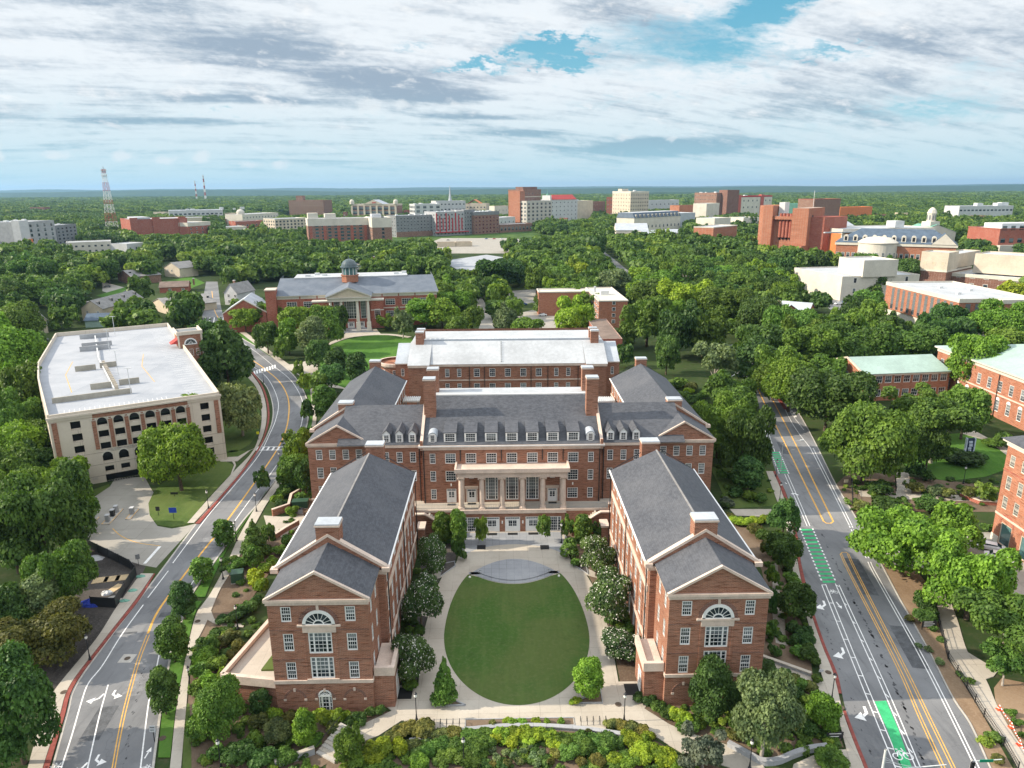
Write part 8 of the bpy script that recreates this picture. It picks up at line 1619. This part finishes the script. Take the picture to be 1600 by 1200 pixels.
def walls():
    def W(name, label, pts, w, h, mat, top, k=6):
        m = MB(); q = px(smooth_px(pts, k)) if k else px(pts); ribbon(m, q, w, h, mat, z0=0); o = thing(name, label, 'wall'); m.build('wall', o); m = MB(); ribbon(m, q, w+.16, h+.14, top, z0=h+.001); m.build('coping', o); return o
    W('retaining_wall', 'long curved pale stone wall in front of the court', [(640,1162),(700,1149),(760,1141),(810,1138),(860,1139),(920,1144),(975,1152)], .42, .42, 'granite', 'granite')
    W('retaining_wall', 'curved grey stone wall winding through the bottom right bed', [(1137,1166),(1165,1181),(1190,1194),(1215,1193),(1240,1183),(1265,1175),(1292,1171)], .45, .6, 'granite', 'granite')
    W('retaining_wall', 'short straight pale wall right of the right front wing', [(1189,1029),(1267,1057)], .35, .5, 'granite', 'concrete', 0)
    W('retaining_wall', 'stone wall at the bottom left by the steps', [(430,1200),(465,1188),(492,1178)], .35, .9, 'granite', 'concrete', 0)
    W('brick_wall', 'angled brick wall with cream coping round the service yard', [(426,807),(452,798),(456,782),(470,774),(495,773)], .4, 1.5, 'brick', 'stone', 0)
    W('brick_wall', 'stepped brick wall below the service yard', [(429,843),(446,832),(467,820)], .4, 1.0, 'brick', 'stone', 0)
    W('brick_wall', 'low brick seat wall along the right edge quad', [(1500,776),(1530,788),(1560,790)], .4, .8, 'brick_red', 'stone', 0)
    W('brick_wall', 'curved brick wall by the far junction plaza', [(1152,551),(1158,560),(1172,565),(1187,562)], .6, 1.4, 'brick_red', 'stone')
    for s, w in ((-1, 'left'), (1, 'right')):
        c = [(s*9.95, 117.2), (s*10.3, 113.3), (s*10.4, 113.0)]; o = thing('planter_kerb', f'pale stone planter edge {w} of the forecourt', 'planter'); m = MB(); ribbon(m, [(s*10.0, 117.0), (s*10.0, 122.6)], .32, .5, 'granite', z0=.05); m.build('edge', o)
        o = thing('tree_planter', f'triangular planter with grey kerb at the front {w} of the oval lawn', 'planter'); m = MB(); tri = [(s*6.9, 76.9), (s*10.7, 76.9), (s*10.8, 80.2)]
        ribbon(m, tri+[(s*9.0, 78.2), tri[0]], .18, .28, 'granite', z0=.1); m.build('kerb', o); m = MB(); m.face([(*p, .16) for p in (tri+[(s*9.0, 78.2)])][::s], 'mulch'); m.build('soil', o)
        o = thing('tree_planter', f'wedge planter with grey kerb at the back {w} of the ring path', 'planter'); m = MB(); tri = [(s*10.3, 111.8), (s*12.6, 108.5), (s*12.7, 112.6), (s*10.5, 113.4)]; ribbon(m, tri+[tri[0]], .18, .26, 'granite', z0=.05); m.build('kerb', o); m = MB(); m.face([(*p, .16) for p in tri][::s], 'mulch_dark'); m.build('soil', o)
        p = G(752 if s < 0 else 851, 856); o = thing('tree_pit', f'dark square tree grate on the forecourt, {w} one', 'tree grate', (p[0], p[1], .115)); m = MB(); m.box(-.8, -.8, 0, .8, .8, .03, 'black_metal'); m.build('grate', o)
        for i in range(5):
            x = s*(7.1+i*.78)+.4*s; o = thing('bike_rack', f"dark bicycle hoop {w} of the front flower bed, {('nearest the bed', 'second from the bed', 'middle one', 'fourth from the bed', 'farthest from the bed')[i]}", 'bike rack', (x, 73.4, .11), 0, 'bicycle hoops'); m = MB(); m.tube([(0, -.35, 0), (0, -.35, .75), (0, -.2, .88), (0, .2, .88), (0, .35, .75), (0, .35, 0)], .035, 'black_metal', 6); m.build('hoop', o)
        o = thing('floor_light', f'small white lamp at the {w} tip of the stone stage', 'lamp', (s*7.6, 108.0, .13)); m = MB(); m.lathe([(.22, 0), (.18, .18), (0, .2)], 'pale_globe', 8); m.build('lamp', o)
        o = thing('stage_rail', f'curled grey handrail at the {w} end of the stone stage', 'handrail', (s*5.9, 108.4, .3)); m = MB(); m.tube([(.3*math.cos(a), .3*math.sin(a), .8) for a in np.linspace(0, 5.4, 12)], .05, 'grey_metal', 6); m.tube([(0, .3, 0), (0, .3, .8)], .04, 'grey_metal', 6); m.build('rail', o)
    m = MB(); o = thing('flower_bed', 'long low bed of bronze and green plants in front of the oval lawn', 'flower bed', (0, 0, .1)); m.face([(-6.7, 73.2, .03), (6.6, 73.2, .03), (6.6, 74.3, .03), (-6.7, 74.3, .03)], 'mulch'); m.build('soil', o); m = MB(); ribbon(m, [(-6.8, 73.1), (6.7, 73.1), (6.7, 74.4), (-6.8, 74.4), (-6.8, 73.1)], .12, .1, 'granite', z0=0); m.build('edging', o)
    m = MB(); o = thing('stair_flight', 'concrete garden steps descending to the left at the bottom', 'stairs'); a, b = np.array(G(548, 1150)[:2]), np.array(G(508, 1186)[:2]); d = (b-a)/9; n = np.array([-d[1], d[0]]); n = n/np.linalg.norm(n)*1.5
    for i in range(9):
        q = [a+d*i-n, a+d*(i+1)-n, a+d*(i+1)+n, a+d*i+n]; m.prism([tuple(p) for p in q], 0, 1.3-.13*i, 'concrete' if i % 2 else 'kerb')
    m.build('step', o); m = MB()
    for s in (-1, 1): m.tube([(*(a+n*s), 2.2), (*(b+n*s), 1.0)], .04, 'black_metal', 6)
    m.build('handrail', o)
walls()
def fences():
    def fence(label, pts, h, solid, post=2.4):
        o = thing('fence', label, 'fence'); q = px(pts); m = MB()
        if solid: ribbon(m, q, .06, h, 'black_metal', z0=.05)
        else:
            for z in (.15, h*.55, h-.1): ribbon(m, q, .05, z+.05, 'black_metal', z0=z)
            for a, b in zip(q, q[1:]):
                L = math.dist(a, b); k = int(L/.28)
                for i in range(k): x, y = a[0]+(b[0]-a[0])*i/k, a[1]+(b[1]-a[1])*i/k; m.box(x-.015, y-.015, .05, x+.015, y+.015, h, 'black_metal')
        m.build('panel', o); pm = MB(); pm.box(-.05, -.05, 0, .05, .05, h+.12, 'black_metal'); me = pm.mesh('post')
        for a, b in zip(q, q[1:]):
            L = math.dist(a, b); k = max(1, int(L/post))
            for i in range(k+1): link('post', me, o, (a[0]+(b[0]-a[0])*i/k, a[1]+(b[1]-a[1])*i/k, 0))
    fence('black screen fence round the construction patch by the garage driveway', [(139,857),(170,872),(204,889),(213,899),(196,925),(181,950),(143,948)], 1.8, True)
    fence('black metal railing beside the right hand footpath', [(1452,905),(1459,942),(1468,982),(1481,1030),(1510,1076),(1537,1121),(1568,1166),(1590,1205)], 1.2, False)
    fence('dark fence panel beside the utility pen left of the garage', [(69,742),(72,760),(98,773)], 1.8, True); fence('black railing at the foot of the quad lawn', [(1330,745),(1332,788)], 1.3, False); fence('black railing by the path up to the quad lawn', [(1398,740),(1400,768)], 1.2, False)
fences()
def site_things():
    def sheet(u, v, w, d, rz, mat, label, name='plywood_sheet', cat='board', z=.06): p = G(u, v); t = thing(name, label, cat, (p[0], p[1], z), rz); m = MB(); m.box(-w/2, -d/2, 0, w/2, d/2, .06, mat); m.build('sheet', t)
    for i, (u, v) in enumerate(((157, 907), (175, 905), (193, 903))): sheet(u, v, 2.4, 1.9, .25, 'plywood', f"pale plywood sheet on the dark gravel, {('left', 'middle', 'right')[i]} of the row of three", z=.06)
    sheet(180, 920, 1.4, 2.6, -.3, 'plywood', 'single pale plywood sheet nearest the fence corner')
    r = random.Random(4)
    def heap(name, label, cat, u, v, R, h, mat, seed):
        p = G(u, v); t = thing(name, label, cat, (p[0], p[1], .03)); rr = random.Random(seed); m = MB(); n = 14; rings = [[(R*k*(1+rr.uniform(-.25, .25))*math.cos(2*PI*a/n), R*k*.6*(1+rr.uniform(-.25, .25))*math.sin(2*PI*a/n), h*z*rr.uniform(.7, 1.2)) for a in range(n)] for k, z in ((1, 0), (.8, .6), (.45, .9), (.15, 1))]
        for j in range(3):
            for a in range(n): b = (a+1) % n; m.face([rings[j][a], rings[j][b], rings[j+1][b], rings[j+1][a]], mat)
        m.face(rings[3], mat); m.build('heap', t)
    heap('tarpaulin', 'crumpled blue tarpaulin at the left end of the black screen fence', 'tarpaulin', 143, 944, 2.0, .8, 'blue_paint', 1); heap('rubble', 'pale rubble pile inside the black screen fence', 'rubble', 177, 938, 1.5, .5, 'kerb', 2); heap('debris', 'pale sacks heaped by the plywood sheets', 'rubble', 167, 928, 1.0, .5, 'pale_metal', 3); heap('pipes', 'bundle of white pipes leaning near the driveway edge', 'pipes', 147, 873, 1.6, .5, 'white_panel', 5)
    for i in range(3): u, v = ((220, 902), (207, 924), (195, 940))[i]; heap('hose', f"teal hose bundle outside the screen fence, {('upper', 'middle', 'lower')[i]} one", 'hose', u, v, .9, .35, 'copper_green', 7+i)
    # toll islands
    for u, v, w, d, l in ((176, 808, 1.7, 7.0, 'middle island of the garage entry with ticket machines'), (143, 818, 1.1, 5.2, 'left kerbed island of the garage entry'), (207, 804, 1.1, 4.6, 'right kerbed island of the garage entry')):
        p = G(u, v); t = thing('traffic_island', l, 'island', (p[0], p[1], .02), .12); m = MB(); m.box(-w/2, -d/2, 0, w/2, d/2, .18, 'kerb'); m.build('kerb', t); m = MB(); ribbon(m, [(-w/2+.1, -d/2+.1), (w/2-.1, -d/2+.1), (w/2-.1, d/2-.1), (-w/2+.1, d/2-.1), (-w/2+.1, -d/2+.1)], .12, .185, 'road_yellow'); m.build('edge_paint', t)
        for k in range(3 if w > 1.5 else 1):
            y = (-2.2, 0.2, 2.0)[k] if w > 1.5 else 0; q = thing('ticket_machine', f"grey ticket machine {('near end', 'centre', 'far end')[k]} of the {l.split(' of ')[0].split(' kerbed')[0]}", 'ticket machine', (p[0]-y*.12, p[1]+y, .2), .12); m = MB(); m.box(-.35, -.4, 0, .35, .4, 1.3, 'mid_panel' if k != 1 else 'black_metal'); m.build('cabinet', q); m = MB(); m.box(-.4, -.45, 1.3, .4, .45, 1.42, 'white_panel'); m.build('hood', q)
    # signs
    def sign(u, v, h, w, hh, mat, label, az=0.0, bars=0, legs=1, txt='white_paint'):
        p = G(u, v); t = thing('sign', label, 'sign', (p[0], p[1], .05), az); m = MB()
        for x in ((0,) if legs == 1 else (-w*.42, w*.42)): m.box(x-.04, -.03, 0, x+.04, .03, h, 'black_metal')
        m.build('post', t); m = MB(); m.box(-w/2, -.08, h-hh, w/2, -.031, h, mat); o = m.build('panel', t)
        if bars:
            m = MB()
            for i in range(bars): z = h-hh+hh*(i+.7)/(bars+.4); m.box(-w*.36, -.10, z, w*(.36 if i % 2 else .24), -.081, z+hh*.09, txt)
            m.build('writing', o)
    sign(272, 812, 2.6, 1.5, 1.1, 'sign_blue', 'blue parking sign on the grass beside the garage driveway'); sign(248, 806, 2.0, .8, .9, 'black_metal', 'small black sign left of the blue parking sign'); sign(273, 776, 1.0, 1.6, .5, 'black_metal', 'low black sign on the lawn under the big tree'); sign(217, 884, 2.2, .7, .9, 'grey_panel', 'grey sign at the mouth of the garage driveway', .5)
    sign(1450, 984, 1.5, 2.2, 1.1, 'black_metal', 'black campus sign with pale lettering right of the straight road', 0, 3, 2); sign(1303, 1158, 1.3, 2.0, .9, 'black_metal', 'black sign with pale lettering at the bottom right bed', 0, 2, 2); sign(1321, 760, 1.6, .9, .7, 'cream', 'small cream notice by the roadside near the quad steps'); sign(404, 688, 2.4, .7, .7, 'sign_yellow', 'yellow diamond warning sign before the ladder crossing'); sign(242, 1160, 2.4, .7, .9, 'white_panel', 'white lane sign with black symbols at the lower right kerb of the curved road', 0, 2, 1, 'black_metal'); sign(297, 960, .9, .5, .35, 'white_panel', 'tiny white plate on the verge grass'); sign(1282, 1054, .8, .6, .4, 'white_panel', 'tiny white plate by the right hand pavement')
    # cones with rope
    pts = [(1560, 1110), (1579, 1138), (1592, 1165), (1604, 1192)]; P3 = []
    for i, (u, v) in enumerate(pts[:3]):
        p = G(u, v); P3.append(p); t = thing('traffic_cone', f"red traffic cone beside the right footpath, {('farthest', 'middle', 'nearest')[i]} of three", 'cone', (p[0], p[1], .1), 0, 'red cones'); m = MB(); m.lathe([(.22, .06), (.05, .8), (0, .82)], 'cone_orange', 12); m.build('body', t); m = MB(); m.box(-.28, -.28, 0, .28, .28, .06, 'cone_orange'); m.build('foot', t); m = MB(); m.lathe([(.166, .30), (.122, .48)], 'white_paint', 12); m.build('stripe', t)
    t = thing('barrier_rope', 'red and white rope strung between the cones', 'rope'); q = [(p[0], p[1], .85) for p in P3]+[(*G(1604, 1192)[:2], .85)]
    for k in range(2):
        m = MB()
        for a, b in zip(q, q[1:]):
            for i in range(12):
                if i % 2 != k: continue
                f0, f1 = i/12, (i+1)/12; s = lambda f: tuple(a[j]+(b[j]-a[j])*f-(.25*4*f*(1-f) if j == 2 else 0) for j in range(3)); m.tube([s(f0), s(f1)], .06, 'cone_orange' if k else 'white_paint', 6)
        m.build('red_part' if k else 'white_part', t)
    # sculpture on the quad
    p = G(1512, 716); t = thing('sculpture', 'pale blue and white upright sculpture on the quad lawn', 'sculpture', (p[0], p[1], 0)); m = MB(); m.box(-1.2, -1.2, 0, 1.2, 1.2, .5, 'granite'); m.build('plinth', t)
    for s in (-1, 1): m = MB(); m.box(s*1.0-.13, -.3, .5, s*1.0+.13, .3, 5.2, 'statue_white'); m.build('upright', t)
    m = MB(); m.box(-.86, -.1, .5, .86, .1, 5.2, 'sign_dark'); m.build('panel', t)
    for i in range(5): m = MB(); m.box(-.45+.12*(i % 2), -.26, .7+i*.8, .5-.1*(i % 3), -.101, 1.3+i*.8, 'statue_white'); m.build('block', t)
    # mats at the doors
    for i, x in enumerate((-3.95, 0, 3.95)): t = thing('doormat', f"dark doormat at the forecourt doors, {('left', 'middle', 'right')[i]} one", 'doormat', (x, 123.6, .11)); m = MB(); m.box(-.95, -.45, 0, .95, .45, .03, 'rubber'); m.build('mat', t)
    for s, w in ((-1, 'left'), (1, 'right')): t = thing('doormat', f'dark mat outside the porch door of the {w} front wing', 'doormat', (s*(24.5-9.6), 79.4, .11)); m = MB(); m.box(-.9, -1.1, 0, .9, 1.1, .03, 'rubber'); m.build('mat', t)
    for i, x in enumerate((-11.85, -7.9, 7.9)): t = thing('doormat', f"dark doormat on the terrace, {('left of the portico', 'behind the left columns', 'behind the right columns')[i]}", 'doormat', (x, 127.6, 4.62 if abs(x) < 10 else 4.52)); m = MB(); m.box(-.8, -.4, 0, .8, .4, .03, 'rubber'); m.build('mat', t)
    for u, v, w in ((309, 972, 'on the footpath below the transformer'), (100, 1083, 'on the left pavement'), (1294, 1052, 'on the right pavement beside the short wall'), (1314, 1107, 'on the right pavement below the lamp'), (966, 1102, 'on the court paving right of the lawn'), (199, 1029, 'in the pale square patch of the curved road'), (254, 1155, 'beside the lower verge')):
        p = G(u, v); t = thing('manhole_cover', 'dark round manhole cover '+w, 'manhole', (p[0], p[1], .16 if 'road' not in w else .035)); m = MB(); m.lathe([(0, .012), (.42, .012), (.42, 0)], 'bark', 16); m.build('cover', t)
        if 'patch' in w: m = MB(); m.box(-.95, -.95, -.008, .95, .95, -.002, 'kerb'); m.build('patch', t)
    # traffic signal reaching in at the bottom right corner
    A = G(1372, 1245); t = thing('traffic_signal', 'pale signal mast with arm over the cycle lane at the bottom right', 'traffic signal', (A[0], A[1], 0)); m = MB(); m.lathe([(.16, 0), (.12, 6.2)], 'pale_metal', 10); m.build('pole', t); m = MB(); m.tube([(0, 0, 3.4), (3.6, .1, 3.7), (7.0, .2, 3.9)], [.09, .07, .05], 'pale_metal', 8)
    for k in range(3): m.tube([(.1, 0, 5.2-.3*k), (2.4+k*.8, .1, 3.7)], .02, 'pale_metal', 4)
    m.build('arm', t); m = MB(); m.box(.3, -.06, 3.05, 2.6, -.02, 3.5, 'sign_green'); m.build('sign_panel', t)
    A = G(1512, 1222); t = thing('traffic_signal', 'signal post with dark lamp head and green name plate at the bottom right corner', 'traffic signal', (A[0], A[1], 0)); m = MB(); m.lathe([(.14, 0), (.10, 3.0)], 'pale_metal', 10); m.tube([(0, 0, 2.8), (3.4, .1, 2.9)], .06, 'pale_metal', 6); m.build('pole', t); m = MB(); m.box(-.2, -.3, 1.9, .2, -.1, 2.9, 'black_metal'); m.build('signal_head', t); m = MB(); m.box(.8, -.12, 2.75, 2.3, -.07, 3.1, 'sign_green'); m.build('name_plate', t)
site_things()
def cars():
    def car_mesh(paint):
        b = MB(); prof = [(-2.2, .35), (-2.25, .75), (-1.5, .92), (-.95, 1.42), (.75, 1.45), (1.55, 1.0), (2.15, .95), (2.2, .4)]; hw = [.82, .86, .86, .66, .66, .84, .84, .80]
        for s in (-1, 1):
            f = [(x, s*w, z) for (x, z), w in zip(prof, hw)]; b.face(f if s < 0 else f[::-1], paint)
        for i in range(len(prof)-1): (x0, z0), (x1, z1) = prof[i], prof[i+1]; b.face([(x0, -hw[i], z0), (x1, -hw[i+1], z1), (x1, hw[i+1], z1), (x0, hw[i], z0)], paint)
        g = MB()
        for s in (-1, 1): g.face([(-1.28, s*.80, 1.0), (1.3, s*.79, 1.02), (.72, s*.685, 1.40), (-.9, s*.685, 1.38)], 'glass')
        g.face([(-1.46, -.78, .98), (-1.0, -.66, 1.40), (-1.0, .66, 1.40), (-1.46, .78, .98)], 'glass'); g.face([(.82, -.66, 1.43), (1.5, -.78, 1.05), (1.5, .78, 1.05), (.82, .66, 1.43)], 'glass')
        for f in range(len(g.v)): x, y, z = g.v[f]; g.v[f] = (x*1.01, y*1.015, z+.015)
        w = MB(); w.tube([(0, -.11, 0), (0, .11, 0)], .32, 'rubber', 14)
        return b.mesh('body'), g.mesh('glazing'), w.mesh('wheel')
    C = {k: car_mesh(k) for k in ('car_white', 'car_grey', 'car_blue', 'car_red')}
    for u, v, az, k, l in ((36, 494, .6, 'car_white', 'white car parked left of the nearest tan house'), (44, 497, .6, 'car_blue', 'blue car parked beside the white one at far left'), (67, 533, .2, 'car_grey', 'dark car behind the garage corner'), (168, 449, .3, 'car_grey', 'dark car on the lane by the brick house'), (199, 457, .4, 'car_grey', 'dark car parked at the lane end'), (205, 468, .8, 'car_white', 'white car parked by the green yard'), (788, 467, .1, 'car_grey', 'dark car in the small upper lot, left of pair'), (802, 466, .1, 'car_grey', 'dark car in the small upper lot, right of pair'), (818, 477, .2, 'car_blue', 'blue car at the lower side of the small lot'), (848, 494, 0, 'car_white', 'pale car in the back parking lot'), (835, 505, 0, 'car_red', 'red car in the back parking lot'), (1548, 860, -.6, 'car_white', 'white car by the arched brick building at right'), (1560, 875, -.6, 'car_white', 'second white car nearest the arched building'), (1322, 473, .2, 'car_blue', 'blue car on the lot by the white lab block'), (1310, 476, .2, 'car_white', 'white car on the lot by the white lab block')):
        p = G(u, v); t = thing('parked_car', l, 'car', (p[0], p[1], .06), az, 'parked cars'); a, g, w = C[k]; link('body', a, t); link('glazing', g, t)
        for x in (-1.35, 1.35):
            for y in (-.76, .76): link('wheel', w, t, (x, y, .32))
    i = 0
    for u, v in ((792, 383), (800, 380), (808, 376), (816, 381), (825, 378), (833, 382), (842, 379), (850, 383), (760, 374), (772, 374), (784, 374), (700, 376), (716, 375), (640, 378), (830, 386), (812, 387)):
        p = G(u, v); k = ('car_white', 'car_grey', 'car_white', 'car_blue', 'car_red')[i % 5]; t = thing('parked_car', f"{k[4:]} car in the distant open lot, number {i+1} along it", 'car', (p[0], p[1], .06), .3*(i % 3), 'cars in the distant lot'); i += 1; a, g, w = C[k]; link('body', a, t); link('glazing', g, t)
cars()
# the air: pale haze over the whole scene
def haze():
    m, t = mat_new('haze'); v = t.new('ShaderNodeVolumePrincipled'); v.inputs['Color'].default_value = (.36, .62, .92, 1); v.inputs['Density'].default_value = HAZE; v.inputs['Anisotropy'].default_value = .3
    o = t.new('ShaderNodeOutputMaterial'); t.l.new(v.outputs[0], o.inputs[1])
    b = MB(); b.box(-27000, -500, -1.5, 27000, 27000, 240, 'haze'); h = b.build('haze'); tag(h, 'pale blue haze filling the air toward the horizon', 'haze', None, 'stuff')
HAZE = 4.5e-5
haze()
